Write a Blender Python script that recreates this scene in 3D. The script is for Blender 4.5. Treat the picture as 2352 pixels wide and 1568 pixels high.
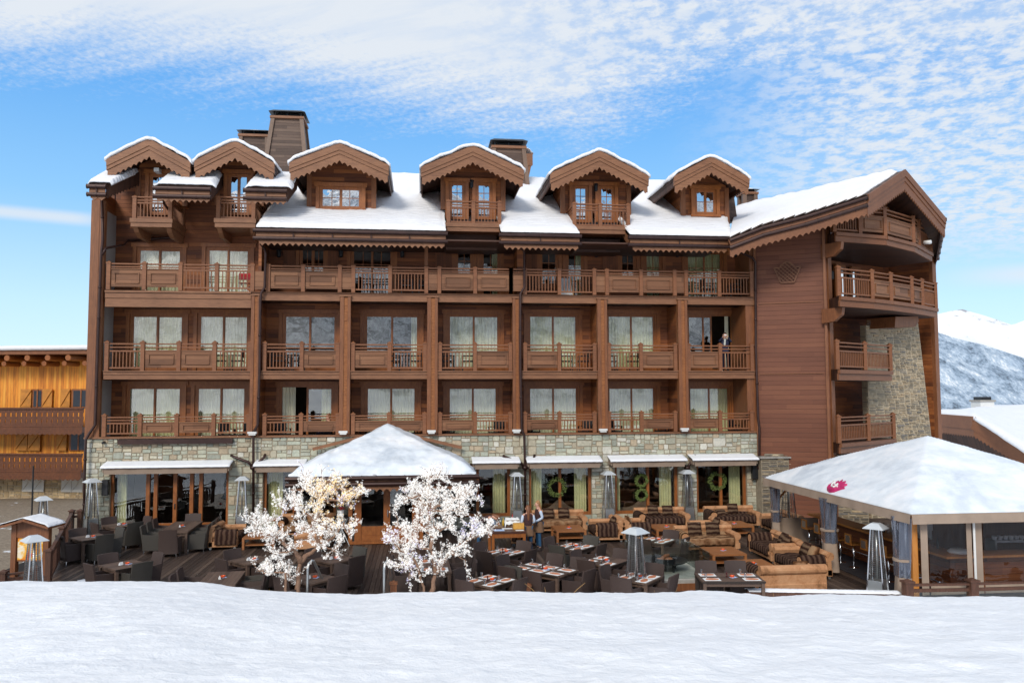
import bpy, math, random
from mathutils import Vector as V, Matrix, noise
random.seed(7)
D2R = math.radians
sc = bpy.context.scene
COL = sc.collection
for o in list(bpy.data.objects): bpy.data.objects.remove(o, do_unlink=True)
# ------------------------------------------------------------------ camera
FL, PIT, ROL, YAW = 1830.0, .0635, -.0031, .113
CP = V((0, -33, 5.55))
FW = V((math.sin(YAW)*math.cos(PIT), math.cos(YAW)*math.cos(PIT), math.sin(PIT)))
_r = V((math.cos(YAW), -math.sin(YAW), 0)); _u = _r.cross(FW)
RT = _r*math.cos(ROL) + _u*math.sin(ROL); UP = -_r*math.sin(ROL) + _u*math.cos(ROL)
cam = bpy.data.objects.new('camera', bpy.data.cameras.new('camera')); COL.objects.link(cam)
cam.matrix_world = Matrix(((RT.x, UP.x, -FW.x, CP.x), (RT.y, UP.y, -FW.y, CP.y), (RT.z, UP.z, -FW.z, CP.z), (0, 0, 0, 1)))
cam.data.sensor_width = 36; cam.data.lens = 36*FL/2352; cam.data.clip_end = 20000; cam.data.clip_start = .1
sc.camera = cam
# points of the place measured along sight lines, each taken at its own real depth
def ray(u, v): return FW + RT*((u-1176)/FL) - UP*((v-784)/FL)
def PY(u, v, Y=0):
    d = ray(u, v); return CP + d*((Y-CP.y)/d.y)
def PZ(u, v, z=0):
    d = ray(u, v); return CP + d*((z-CP.z)/d.z)
def PW(u, v, w): return CP + ray(u, v)*w
def XY(u, Y=0, v=860): return PY(u, v, Y).x
def ZY(v, Y=0, u=1100): return PY(u, v, Y).z
# ------------------------------------------------------------------ world, sun, exposure
SKYSTR, EXPO = .15, .75
SUN_EL, SUN_AZ = 33, 205     # azimuth clockwise from +Y; the sun stands behind the camera to the left
w = bpy.data.worlds.new('World'); sc.world = w; w.use_nodes = True
def build_world():
    nt = w.node_tree; N = nt.nodes; L = nt.links; N.clear()
    def nd(t, **k):
        n = N.new(t)
        for a, b in k.items(): setattr(n, a, b)
        return n
    def mth(op, a, b=None, c=None, clamp=False):
        n = nd('ShaderNodeMath', operation=op, use_clamp=clamp)
        for i, x in enumerate((a, b, c)):
            if x is None: continue
            if isinstance(x, (int, float)): n.inputs[i].default_value = x
            else: L.new(x, n.inputs[i])
        return n.outputs[0]
    tc = nd('ShaderNodeTexCoord'); sep = nd('ShaderNodeSeparateXYZ'); L.new(tc.outputs['Generated'], sep.inputs[0])
    x, y, z = sep.outputs
    sky = nd('ShaderNodeTexSky', sky_type='NISHITA'); sky.sun_disc = False
    sky.sun_elevation = D2R(SUN_EL); sky.sun_rotation = D2R(SUN_AZ); sky.altitude = 1850; sky.air_density = 1.0; sky.dust_density = .6; sky.ozone_density = 1.6
    bg = nd('ShaderNodeBackground'); bg.inputs[1].default_value = SKYSTR
    # tangent coordinates of the sky about +Y
    ya = mth('MAXIMUM', mth('ABSOLUTE', y), .15)
    gx = mth('DIVIDE', x, ya); gz = mth('DIVIDE', z, ya)
    # a flat cloud sheet overhead gives patches that shrink towards the horizon
    zz = mth('ADD', mth('MAXIMUM', z, 0.0), .12)
    cv = nd('ShaderNodeCombineXYZ'); L.new(mth('DIVIDE', x, zz), cv.inputs[0]); L.new(mth('DIVIDE', y, zz), cv.inputs[1])
    mp = nd('ShaderNodeMapping'); L.new(cv.outputs[0], mp.inputs[0]); mp.inputs['Rotation'].default_value = (0, 0, .45)
    def nz(scale, detail, rough, vec, dist=0):
        n = nd('ShaderNodeTexNoise'); n.inputs['Scale'].default_value = scale; n.inputs['Detail'].default_value = detail
        n.inputs['Roughness'].default_value = rough; n.inputs['Distortion'].default_value = dist; L.new(vec, n.inputs['Vector']); return n.outputs['Fac']
    big = nz(1.0, 5, .55, mp.outputs[0], .3)
    st = nd('ShaderNodeMapping'); L.new(mp.outputs[0], st.inputs[0]); st.inputs['Scale'].default_value = (1.0, 5.0, 1)
    streak = nz(2.0, 6, .6, st.outputs[0], .4)
    puff = nz(17.0, 4, .55, mp.outputs[0], .15)
    fine = nz(55.0, 4, .65, mp.outputs[0], .2)
    def sm(v, a, b):
        n = nd('ShaderNodeMapRange', interpolation_type='SMOOTHSTEP'); n.inputs['From Min'].default_value = a; n.inputs['From Max'].default_value = b
        L.new(v, n.inputs['Value']); return n.outputs[0]
    # bank lower edge line in tangent space: three joined slopes
    wob = mth('MULTIPLY', mth('SUBTRACT', big, .5), .10)
    e1 = mth('ADD', mth('MULTIPLY', gx, -.115), .358)     # left and centre: the edge falls to the right
    e2 = mth('ADD', mth('MULTIPLY', gx, .50), .235)      # centre right: it rises again
    edge = mth('MINIMUM', mth('MAXIMUM', e1, e2), .43)
    dist = mth('SUBTRACT', mth('ADD', gz, wob), edge)
    bank = mth('MULTIPLY', sm(mth('ADD', dist, mth('ADD', mth('MULTIPLY', mth('SUBTRACT', streak, .5), .10), mth('MULTIPLY', mth('SUBTRACT', fine, .5), .10))), -.045, .07), mth('ADD', .86, mth('MULTIPLY', sm(streak, .36, .60), .14)))
    # right hand field of small puffs, reaching far down
    fld = mth('MULTIPLY', sm(gx, .30, .62), sm(mth('ADD', gz, wob), .145, .24))
    pf = sm(mth('ADD', mth('MULTIPLY', puff, .68), mth('MULTIPLY', fine, .32)), .38, .60)
    field = mth('MULTIPLY', fld, mth('ADD', mth('MULTIPLY', pf, .72), .2))
    pf2 = mth('MULTIPLY', sm(gx, -.05, .35), mth('SUBTRACT', 1.0, pf))
    bank = mth('MULTIPLY', bank, mth('SUBTRACT', 1.0, mth('MULTIPLY', pf2, .6)))
    # thin streak low on the left
    sl = mth('ADD', mth('MULTIPLY', gx, -.075), .179)
    sd = mth('ABSOLUTE', mth('SUBTRACT', gz, sl))
    s1 = mth('MULTIPLY', mth('SUBTRACT', 1.0, sm(sd, .001, .012)), mth('SUBTRACT', 1.0, sm(gx, -.42, -.36)))
    # low lens of cloud on the right
    c1 = mth('MULTIPLY', mth('SUBTRACT', 1.0, sm(mth('ABSOLUTE', mth('SUBTRACT', gz, mth('ADD', mth('MULTIPLY', gx, .05), .118))), .0, .024)), sm(gx, .66, .85))
    # a general scatter for the part of the sky nobody looks at directly
    m = mth('MAXIMUM', mth('MAXIMUM', bank, field), mth('MAXIMUM', mth('MULTIPLY', s1, .75), mth('MULTIPLY', c1, .75)))
    m = mth('MINIMUM', m, .96)
    gr = nd('ShaderNodeValToRGB'); el = gr.color_ramp.elements
    while len(el) < 5: el.new(.5)
    for i_, (p_, c_) in enumerate(((0, (.74, .90, .98)), (.10, (.58, .82, .98)), (.22, (.29, .60, .95)), (.34, (.15, .44, .90)), (1, (.08, .28, .70)))):
        el[i_].position = p_; el[i_].color = (*[q/(SKYSTR*2**EXPO) for q in c_], 1)
    L.new(mth('MAXIMUM', z, 0.0), gr.inputs[0])
    tint = nd('ShaderNodeMixRGB', blend_type='MULTIPLY'); tint.inputs[0].default_value = 1; tint.inputs[2].default_value = SKYTINT
    L.new(sky.outputs[0], tint.inputs[1])
    sk = nd('ShaderNodeMixRGB'); sk.inputs[0].default_value = .92; L.new(tint.outputs[0], sk.inputs[1]); L.new(gr.outputs[0], sk.inputs[2])
    mx = nd('ShaderNodeMixRGB'); L.new(m, mx.inputs[0]); L.new(sk.outputs[0], mx.inputs[1]); mx.inputs[2].default_value = CLOUDCOL
    L.new(mx.outputs[0], bg.inputs[0])
    out = nd('ShaderNodeOutputWorld'); L.new(bg.outputs[0], out.inputs[0])
SKYTINT = (.80, 1.12, 1.34, 1)
CLOUDCOL = tuple(q/(SKYSTR*2**EXPO) for q in (.80, .85, .91))+(1,)
build_world()
sun = bpy.data.objects.new('sun', bpy.data.lights.new('sun', 'SUN')); COL.objects.link(sun)
sun.data.energy = 1.3; sun.data.angle = D2R(16); sun.data.color = (1, .93, .83)
sd = V((math.sin(D2R(SUN_AZ))*math.cos(D2R(SUN_EL)), math.cos(D2R(SUN_AZ))*math.cos(D2R(SUN_EL)), math.sin(D2R(SUN_EL))))
sun.rotation_euler = sd.to_track_quat('Z', 'Y').to_euler()
sc.view_settings.view_transform = 'Standard'; sc.view_settings.look = 'None'; sc.view_settings.exposure = EXPO; sc.view_settings.gamma = 1
sc.cycles.use_denoising = True
sc.cycles.max_bounces = 8; sc.cycles.transparent_max_bounces = 16
# ------------------------------------------------------------------ helpers
def tag(o, label=None, cat=None, group=None, kind=None):
    if label: o['label'] = label
    if cat: o['category'] = cat
    if group: o['group'] = group
    if kind: o['kind'] = kind
    return o
def empty(name, loc=(0, 0, 0), rz=0, label=None, cat=None, group=None):
    o = bpy.data.objects.new(name, None); COL.objects.link(o); o.location = loc; o.rotation_euler = (0, 0, rz); o.empty_display_size = .1
    return tag(o, label, cat, group)
def copy_tree(o, parent=None, loc=None, rz=None, label=None, group=None):
    c = o.copy(); COL.objects.link(c)
    if parent is not None: c.parent = parent
    if loc is not None: c.location = loc
    if rz is not None: c.rotation_euler = (0, 0, rz)
    if label: c['label'] = label
    if group: c['group'] = group
    for ch in o.children: copy_tree(ch, c)
    return c
class MB:
    def __init__(s): s.v = []; s.f = []; s.c = []
    def add(s, vs, fs):
        n = len(s.v); s.v += [tuple(x) for x in vs]; s.f += [tuple(n+i for i in f) for f in fs]; return s
    def box(s, x0, x1, y0, y1, z0, z1, m=None):
        vs = [V((x, y, z)) for z in (z0, z1) for y in (y0, y1) for x in (x0, x1)]
        if m is not None: vs = [m @ p for p in vs]
        return s.add(vs, [(0, 2, 3, 1), (4, 5, 7, 6), (0, 1, 5, 4), (2, 6, 7, 3), (1, 3, 7, 5), (0, 4, 6, 2)])
    def bar(s, a, b, wd, ht, up=V((0, 0, 1))):
        a = V(a); b = V(b); d = (b-a).normalized(); sd = d.cross(up)
        if sd.length < 1e-4: sd = d.cross(V((0, 1, 0)))
        sd.normalize(); u2 = sd.cross(d)
        vs = [p + sd*(wd/2*i) + u2*(ht/2*j) for p in (a, b) for i, j in ((-1, -1), (1, -1), (1, 1), (-1, 1))]
        return s.add(vs, [(0, 1, 2, 3)[::-1], (4, 5, 6, 7), (0, 1, 5, 4), (1, 2, 6, 5), (2, 3, 7, 6), (3, 0, 4, 7)])
    def tube(s, pts, r, n=8, cap=True):
        pts = [V(p) for p in pts]; rs = r if isinstance(r, (list, tuple)) else [r]*len(pts)
        base = len(s.v); up = V((0, 0, 1)); prev = None
        for i, p in enumerate(pts):
            d = (pts[min(i+1, len(pts)-1)] - pts[max(i-1, 0)])
            if d.length < 1e-7: d = V((0, 0, 1))
            d.normalize()
            if prev is None:
                a = d.cross(V((1, 0, 0)) if abs(d.x) < .8 else up)
            else:
                a = prev - d*prev.dot(d)
                if a.length < 1e-5: a = d.cross(V((1, 0, 0)))
            a.normalize(); prev = a; b = d.cross(a)
            for k in range(n):
                t = 2*math.pi*k/n; s.v.append(tuple(p + (a*math.cos(t) + b*math.sin(t))*rs[i]))
        for i in range(len(pts)-1):
            for k in range(n):
                k2 = (k+1) % n
                s.f.append((base+i*n+k, base+i*n+k2, base+(i+1)*n+k2, base+(i+1)*n+k))
        if cap:
            s.f.append(tuple(base+k for k in range(n))[::-1]); e = base+(len(pts)-1)*n; s.f.append(tuple(e+k for k in range(n)))
        return s
    def lathe(s, prof, c=(0, 0, 0), n=16):
        base = len(s.v)
        for r, z in prof:
            for k in range(n):
                t = 2*math.pi*k/n; s.v.append((c[0]+r*math.cos(t), c[1]+r*math.sin(t), c[2]+z))
        for i in range(len(prof)-1):
            for k in range(n):
                k2 = (k+1) % n; s.f.append((base+i*n+k, base+i*n+k2, base+(i+1)*n+k2, base+(i+1)*n+k))
        s.f.append(tuple(base+k for k in range(n))[::-1]); e = base+(len(prof)-1)*n; s.f.append(tuple(e+k for k in range(n)))
        return s
    def prism(s, poly, ext):
        n = len(poly); ext = V(ext); P = [V(p) for p in poly]
        return s.add(P + [p+ext for p in P], [tuple(range(n))[::-1], tuple(range(n, 2*n))] + [(i, (i+1) % n, n+(i+1) % n, n+i) for i in range(n)])
    def grid(s, fn, nu, nv):
        b = len(s.v)
        for i in range(nu+1):
            for j in range(nv+1): s.v.append(tuple(fn(i/nu, j/nv)))
        for i in range(nu):
            for j in range(nv):
                a = b+i*(nv+1)+j; s.f.append((a, a+nv+1, a+nv+2, a+1))
        return s
    def shell(s, fn, nu, nv, th):
        """a sheet fn(u,v) with thickness th (vector), closed round its edge"""
        th = V(th); b = len(s.v); W = nv+1
        for k in (0, 1):
            for i in range(nu+1):
                for j in range(nv+1): s.v.append(tuple(V(fn(i/nu, j/nv)) + th*k))
        o = (nu+1)*W
        for i in range(nu):
            for j in range(nv):
                a = b+i*W+j; s.f.append((a, a+W, a+W+1, a+1)); s.f.append((a+o, a+o+1, a+o+W+1, a+o+W))
        for i in range(nu):
            for j in (0, nv):
                a = b+i*W+j; s.f.append((a, a+o, a+o+W, a+W) if j == 0 else (a, a+W, a+W+o, a+o))
        for j in range(nv):
            for i in (0, nu):
                a = b+i*W+j; s.f.append((a, a+1, a+1+o, a+o) if i == 0 else (a, a+o, a+1+o, a+1))
        return s
    def scallop(s, a, b, h, th, tooth=.2, depth=.07, down=V((0, 0, -1))):
        """a board hung from the line a-b with a scalloped lower edge"""
        a = V(a); b = V(b); th = V(th); Ln = (b-a).length; nt = max(1, round(Ln/tooth)); K = 6; n = nt*K
        bs = len(s.v)
        for i in range(n+1):
            t = i/n; ph = (i % K)/K; q = abs(math.cos(math.pi*ph)); off = h - depth*(q**1.2 if (i % K) else 1)
            p = a.lerp(b, t)
            for e in (V((0, 0, 0)), th): s.v.append(tuple(p+e)); s.v.append(tuple(p+e+down*off))
        for i in range(n):
            k = bs+4*i
            s.f += [(k, k+1, k+5, k+4), (k+2, k+6, k+7, k+3), (k+1, k+3, k+7, k+5), (k, k+4, k+6, k+2)]
        k = bs+4*n; s.f += [(bs, bs+2, bs+3, bs+1), (k, k+1, k+3, k+2)]
        return s
    def build(s, name, mat, parent=None, smooth=False, bevel=0, label=None, cols=None):
        me = bpy.data.meshes.new(name); off = V((0, 0, 0)); q = parent
        while q is not None: off += q.location; q = q.parent
        me.from_pydata([(x-off.x, y-off.y, z-off.z) for x, y, z in s.v], [], s.f); me.update()
        me.materials.append(mat)
        if cols is not None:
            at = me.color_attributes.new('tone', 'FLOAT_COLOR', 'POINT')
            for i, c in enumerate(cols): at.data[i].color = (*c, 1)
        if smooth:
            for p in me.polygons: p.use_smooth = True
        o = bpy.data.objects.new(name, me); COL.objects.link(o)
        if parent is not None: o.parent = parent
        if bevel:
            m = o.modifiers.new('Bevel', 'BEVEL'); m.width = bevel; m.segments = 1; m.limit_method = 'ANGLE'
        if label: o['label'] = label
        return o
def fbm(x, y, z=0, sc_=1, oc=4): return noise.fractal(V((x*sc_, y*sc_, z*sc_)), 1.0, 2.0, oc)
# ------------------------------------------------------------------ materials
class NT:
    def __init__(s, name):
        s.m = bpy.data.materials.new(name); s.m.use_nodes = True; s.t = s.m.node_tree; s.b = s.t.nodes['Principled BSDF']
        s.o = s.t.nodes['Material Output']
    def n(s, t, **k):
        n = s.t.nodes.new(t)
        for a, b in k.items(): setattr(n, a, b)
        return n
    def l(s, a, b): s.t.links.new(a, b)
    def coord(s, scale=(1, 1, 1), rot=(0, 0, 0), kind='Object'):
        c = s.n('ShaderNodeTexCoord'); m = s.n('ShaderNodeMapping'); m.inputs['Scale'].default_value = scale; m.inputs['Rotation'].default_value = rot
        s.l(c.outputs[kind], m.inputs[0]); return m.outputs[0]
    def noise(s, vec, scale=5, detail=4, rough=.55, dist=0):
        n = s.n('ShaderNodeTexNoise'); n.inputs['Scale'].default_value = scale; n.inputs['Detail'].default_value = detail
        n.inputs['Roughness'].default_value = rough; n.inputs['Distortion'].default_value = dist; s.l(vec, n.inputs['Vector']); return n.outputs['Fac']
    def ramp(s, fac, stops):
        r = s.n('ShaderNodeValToRGB'); e = r.color_ramp.elements
        while len(e) < len(stops): e.new(.5)
        for i, (p, c) in enumerate(stops): e[i].position = p; e[i].color = (*c, 1)
        s.l(fac, r.inputs[0]); return r.outputs[0]
    def mth(s, op, a, b=None, clamp=False):
        n = s.n('ShaderNodeMath', operation=op, use_clamp=clamp)
        for i, x in enumerate((a, b)):
            if x is None: continue
            if isinstance(x, (int, float)): n.inputs[i].default_value = x
            else: s.l(x, n.inputs[i])
        return n.outputs[0]
    def mix(s, fac, a, b, mode='MIX'):
        n = s.n('ShaderNodeMixRGB', blend_type=mode)
        for i, x in enumerate((fac, a, b)):
            if isinstance(x, (int, float)): n.inputs[i].default_value = x
            elif isinstance(x, tuple): n.inputs[i].default_value = (*x, 1)
            else: s.l(x, n.inputs[i])
        return n.outputs[0]
    def bump(s, h, st=.4, d=.02):
        b = s.n('ShaderNodeBump'); b.inputs['Strength'].default_value = st; b.inputs['Distance'].default_value = d
        s.l(h, b.inputs['Height']); s.l(b.outputs[0], s.b.inputs['Normal'])
    def col(s, c):
        if isinstance(c, tuple): s.b.inputs['Base Color'].default_value = (*c, 1)
        else: s.l(c, s.b.inputs['Base Color'])
    def rough(s, r): s.b.inputs['Roughness'].default_value = r
    def sep(s, vec):
        n = s.n('ShaderNodeSeparateXYZ'); s.l(vec, n.inputs[0]); return n.outputs
def plain(name, c, rough=.6, metal=0, var=.12, scale=6, bump=0, bs=60):
    t = NT(name); v = t.coord(); f = t.noise(v, scale, 4)
    a = tuple(x*(1-var) for x in c); b = tuple(min(1, x*(1+var)) for x in c)
    t.col(t.ramp(f, [(.3, a), (.7, b)])); t.rough(rough); t.b.inputs['Metallic'].default_value = metal
    if bump: t.bump(t.noise(v, bs, 3), bump, .01)
    return t.m
def planks(name, c0, c1, c2, pitch=.17, axis='z', groove=.05, grain=(1, 1, 1), rough=.62, off=0.0):
    """boards: a tone of its own for each board, grain along it and a dark joint"""
    t = NT(name); o = t.coord(); s = t.sep(o); ax = {'x': 0, 'y': 1, 'z': 2}[axis]
    q = t.mth('DIVIDE', t.mth('ADD', s[ax], off), pitch); fl = t.mth('FLOOR', q); fr = t.mth('SUBTRACT', q, fl)
    cm = t.n('ShaderNodeCombineXYZ'); t.l(fl, cm.inputs[0])
    lg = {'z': 0, 'x': 2, 'y': 0}[axis]
    seg = t.mth('FLOOR', t.mth('DIVIDE', t.mth('ADD', s[lg], t.mth('MULTIPLY', fl, 1.37)), 2.3)); t.l(seg, cm.inputs[1])
    wn = t.n('ShaderNodeTexWhiteNoise'); t.l(cm.outputs[0], wn.inputs[0])
    g = t.noise(t.coord(grain), 3.2, 6, .62, .6); big = t.noise(o, .55, 3)
    k = t.mth('ADD', t.mth('MULTIPLY', wn.outputs[0], .32), t.mth('ADD', t.mth('MULTIPLY', g, .5), t.mth('MULTIPLY', big, .22)))
    col = t.ramp(k, [(.32, c0), (.52, c1), (.74, c2)])
    e = t.mth('MINIMUM', fr, t.mth('SUBTRACT', 1.0, fr)); jm = t.n('ShaderNodeMapRange'); t.l(e, jm.inputs[0]); jm.inputs[1].default_value = 0; jm.inputs[2].default_value = groove
    t.col(t.mix(jm.outputs[0], tuple(x*.35 for x in c0), col)); t.rough(rough)
    h = t.mth('ADD', t.mth('MULTIPLY', jm.outputs[0], 1.0), t.mth('MULTIPLY', g, .35)); t.bump(h, .55, .012)
    return t.m
def grainwood(name, c0, c1, scale=(1, 1, 1), rough=.55, blot=.3):
    t = NT(name); g = t.noise(t.coord(scale), 4, 6, .6, .7); b = t.noise(t.coord(), .9, 3)
    k = t.mth('ADD', t.mth('MULTIPLY', g, 1-blot), t.mth('MULTIPLY', b, blot))
    t.col(t.ramp(k, [(.32, c0), (.66, c1)])); t.rough(rough); t.bump(g, .25, .006); return t.m
M = {}
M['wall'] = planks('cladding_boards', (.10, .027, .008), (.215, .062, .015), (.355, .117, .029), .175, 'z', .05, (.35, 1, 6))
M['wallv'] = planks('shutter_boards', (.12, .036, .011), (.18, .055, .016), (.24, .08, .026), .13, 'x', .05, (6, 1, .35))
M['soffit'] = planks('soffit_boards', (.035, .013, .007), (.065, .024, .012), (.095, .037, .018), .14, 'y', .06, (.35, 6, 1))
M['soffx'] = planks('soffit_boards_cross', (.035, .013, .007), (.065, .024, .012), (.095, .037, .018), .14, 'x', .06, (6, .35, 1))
M['trim'] = grainwood('weathered_trim', (.145, .056, .023), (.30, .133, .060), (.7, 5, 9))
M['rail'] = grainwood('balcony_wood', (.145, .049, .017), (.28, .108, .042), (.8, 5, 8))
M['panel'] = planks('balcony_panel', (.13, .053, .022), (.21, .088, .039), (.28, .128, .059), .21, 'z', .03, (.5, 4, 8), off=.04)
M['frame'] = grainwood('window_frame', (.20, .058, .012), (.36, .120, .026), (3, 3, 1), .45)
M['rustic'] = grainwood('rough_log', (.15, .045, .012), (.40, .15, .045), (2, 2, 14), .7, .15)
M['pillar'] = grainwood('column_board', (.133, .043, .014), (.27, .10, .035), (6, 6, .5))
M['gutter'] = plain('gutter_copper', (.045, .020, .016), .38, .35, .25, 3)
M['metal'] = plain('steel', (.52, .54, .54), .28, .85, .08, 3)
M['meshm'] = plain('heater_mesh', (.20, .20, .20), .4, .6, .05)
M['chrome'] = plain('chrome', (.75, .76, .78), .15, 1, .03)
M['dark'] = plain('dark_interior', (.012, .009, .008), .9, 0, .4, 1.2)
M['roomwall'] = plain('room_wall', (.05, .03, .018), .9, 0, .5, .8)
M['render'] = plain('grey_render', (.36, .33, .30), .9, 0, .06, 2, .2)
M['mortarl'] = plain('light_mortar', (.52, .43, .30), .95, 0, .15, 7, .5, 40)
M['mortar'] = plain('mortar', (.30, .25, .18), .95, 0, .18, 7, .5, 40)
M['white'] = plain('white_plastic', (.72, .72, .70), .5, 0, .04)
M['black'] = plain('black_plastic', (.012, .012, .014), .45, 0, .2)
M['awn'] = plain('awning_cloth', (.30, .22, .165), .85, 0, .08, 3, .2, 90)
M['awnt'] = plain('pavilion_valance', (.33, .245, .185), .8, 0, .1, 2.5, .3, 25)
M['tile'] = planks('roof_tiles', (.05, .03, .022), (.085, .05, .035), (.13, .08, .055), .33, 'x', .05, (2, 2, 2))
M['steelcap'] = plain('chimney_cowl', (.02, .022, .024), .4, .5, .2)
M['concrete'] = plain('concrete', (.34, .32, .29), .85, 0, .2, 4, .4, 30)
def m_snow(name, c=(.86, .88, .92), s1=1.2, st=.5, lines=0):
    t = NT(name); o = t.coord(); a = t.noise(o, s1, 7, .62); b = t.noise(o, s1*9, 5, .6)
    d = tuple(x*.93 for x in c)
    t.col(t.ramp(t.mth('ADD', t.mth('MULTIPLY', a, .6), t.mth('MULTIPLY', b, .4)), [(.35, d), (.6, c)])); t.rough(.7)
    h = t.mth('ADD', a, t.mth('MULTIPLY', b, .3))
    if lines:
        w2 = t.n('ShaderNodeTexWave', wave_type='BANDS', bands_direction='Y'); w2.inputs['Scale'].default_value = lines; w2.inputs['Distortion'].default_value = 2.5
        w2.inputs['Detail'].default_value = 3; t.l(o, w2.inputs['Vector']); h = t.mth('ADD', h, t.mth('MULTIPLY', w2.outputs['Fac'], .45))
    t.bump(h, st, .12); t.b.inputs['Subsurface Weight'].default_value = 0
    return t.m
M['snow'] = m_snow('snow_cover', (.87, .88, .91), 1.4, .35)
M['rsnow'] = m_snow('roof_snow', (.88, .88, .90), 1.3, .42, 1.6)
def m_stone(name, ramp, rough=.85):
    t = NT(name); a = t.n('ShaderNodeVertexColor'); a.layer_name = 'tone'; o = t.coord()
    n1 = t.noise(o, 9, 6, .65); n2 = t.noise(o, 2.2, 3)
    k = t.mth('ADD', t.mth('MULTIPLY', n1, .75), t.mth('MULTIPLY', n2, .25))
    t.col(t.mix(.8, a.outputs[0], t.ramp(k, [(.3, (.62, .62, .60)), (.55, (1, 1, 1)), (.75, (1.25, 1.2, 1.1))]), 'MULTIPLY'))
    t.rough(rough); t.bump(n1, .5, .03); return t.m
M['stone'] = m_stone('ashlar_stone', None)
def m_glass(name, base=.24, tint=(.80, .86, .90), rough=.01):
    t = NT(name); g = t.n('ShaderNodeBsdfGlossy'); g.inputs[0].default_value = (1, 1, 1, 1); g.inputs[1].default_value = rough
    tr = t.n('ShaderNodeBsdfTransparent'); tr.inputs[0].default_value = (*tint, 1)
    lw = t.n('ShaderNodeLayerWeight'); lw.inputs[0].default_value = .25
    f = t.mth('ADD', t.mth('MULTIPLY', lw.outputs['Fresnel'], .8), base, True)
    mx = t.n('ShaderNodeMixShader'); t.l(f, mx.inputs[0]); t.l(tr.outputs[0], mx.inputs[1]); t.l(g.outputs[0], mx.inputs[2]); t.l(mx.outputs[0], t.o.inputs[0])
    o = t.coord(); n = t.noise(o, .9, 3); b = t.n('ShaderNodeBump'); b.inputs['Strength'].default_value = .10; b.inputs['Distance'].default_value = .05
    t.l(n, b.inputs['Height']); t.l(b.outputs[0], g.inputs['Normal'])
    return t.m
M['glass'] = m_glass('window_glass', .12, (.93, .95, .93))
M['glassd'] = m_glass('shop_glass', .08, (.90, .92, .90))
M['gglass'] = m_glass('green_glass', .02, (.93, .97, .95))
M['pvc'] = m_glass('clear_plastic', .02, (.60, .60, .63), .05)
M['tumbler'] = m_glass('tumbler', .12, (.9, .93, .95))
M['glassr'] = m_glass('bright_dormer_glass', .62, (.5, .55, .6))
def m_curtain(name, c, e=0):
    t = NT(name); o = t.coord(); n = t.noise(o, 3, 3); a = tuple(x*.85 for x in c); t.col(t.ramp(n, [(.3, a), (.7, c)])); t.rough(.9); return t.m
M['curg'] = m_curtain('green_curtain', (.86, .82, .50)); M['curw'] = m_curtain('white_curtain', (.90, .86, .64))
def m_wicker(name, c):
    t = NT(name); o = t.coord()
    w1 = t.n('ShaderNodeTexWave', wave_type='BANDS', bands_direction='Z'); w1.inputs['Scale'].default_value = 22; t.l(o, w1.inputs[0])
    w2 = t.n('ShaderNodeTexWave', wave_type='BANDS', bands_direction='X'); w2.inputs['Scale'].default_value = 14; t.l(o, w2.inputs[0])
    k = t.mth('MULTIPLY', w1.outputs['Fac'], w2.outputs['Fac']); t.col(t.ramp(k, [(0, tuple(x*.7 for x in c)), (1, tuple(x*1.25 for x in c))]))
    t.rough(.6); t.bump(k, .5, .006); return t.m
M['wickb'] = m_wicker('brown_wicker', (.066, .040, .033)); M['wickg'] = m_wicker('grey_wicker', (.066, .058, .048))
M['slat'] = planks('table_slats', (.062, .036, .024), (.100, .060, .042), (.145, .092, .066), .10, 'y', .05, (.5, 4, 4))
M['teak'] = grainwood('teak', (.22, .075, .022), (.38, .15, .05), (1.5, 5, 5), .5)
def m_suede():
    t = NT('suede'); o = t.coord(); a = t.noise(o, 2.6, 6, .68, .4); b = t.noise(o, 18, 3)
    k = t.mth('ADD', t.mth('MULTIPLY', a, .8), t.mth('MULTIPLY', b, .2))
    t.col(t.ramp(k, [(.34, (.24, .11, .045)), (.46, (.46, .22, .10)), (.7, (.60, .34, .18))])); t.rough(.85); t.bump(b, .2, .01); return t.m
M['suede'] = m_suede()
def m_fur(name, c0, c1, c2, ax='X', sc_=1.9):
    t = NT(name); o = t.coord()
    w_ = t.n('ShaderNodeTexWave', wave_type='BANDS', bands_direction=ax); w_.inputs['Scale'].default_value = sc_; w_.inputs['Distortion'].default_value = 2.6
    w_.inputs['Detail'].default_value = 3; w_.inputs['Detail Scale'].default_value = 2.5; t.l(o, w_.inputs[0]); n = t.noise(o, 60, 3, .7)
    k = t.mth('ADD', t.mth('MULTIPLY', w_.outputs['Fac'], .8), t.mth('MULTIPLY', n, .2))
    t.col(t.ramp(k, [(.2, c0), (.5, c1), (.85, c2)])); t.rough(1.0); t.b.inputs['Specular IOR Level'].default_value = .1; t.bump(t.mth('ADD', n, w_.outputs['Fac']), .8, .02); return t.m
M['furd'] = m_fur('dark_fur', (.028, .014, .011), (.062, .032, .023), (.105, .062, .042))
M['furdy'] = m_fur('dark_fur_lengthwise', (.028, .014, .011), (.062, .032, .023), (.105, .062, .042), 'Y')
M['furb'] = m_fur('tawny_fur', (.10, .045, .02), (.24, .12, .06), (.36, .22, .12), 'Y', 1.6)
M['furz'] = m_fur('pillow_fur', (.030, .014, .010), (.085, .045, .028), (.155, .100, .062), 'Z', 1.9)
M['paper'] = plain('paper', (.78, .78, .76), .8, 0, .03)
M['terra'] = plain('terracotta', (.50, .18, .085), .7, 0, .15, 20)
M['orange'] = plain('orange_ashtray', (.75, .10, .015), .35, 0, .1)
M['blue'] = plain('blue_napkin', (.45, .58, .82), .8, 0, .05)
M['yel'] = grainwood('yellow_pine', (.55, .26, .04), (.80, .44, .09), (4, 4, 1), .5)
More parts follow.
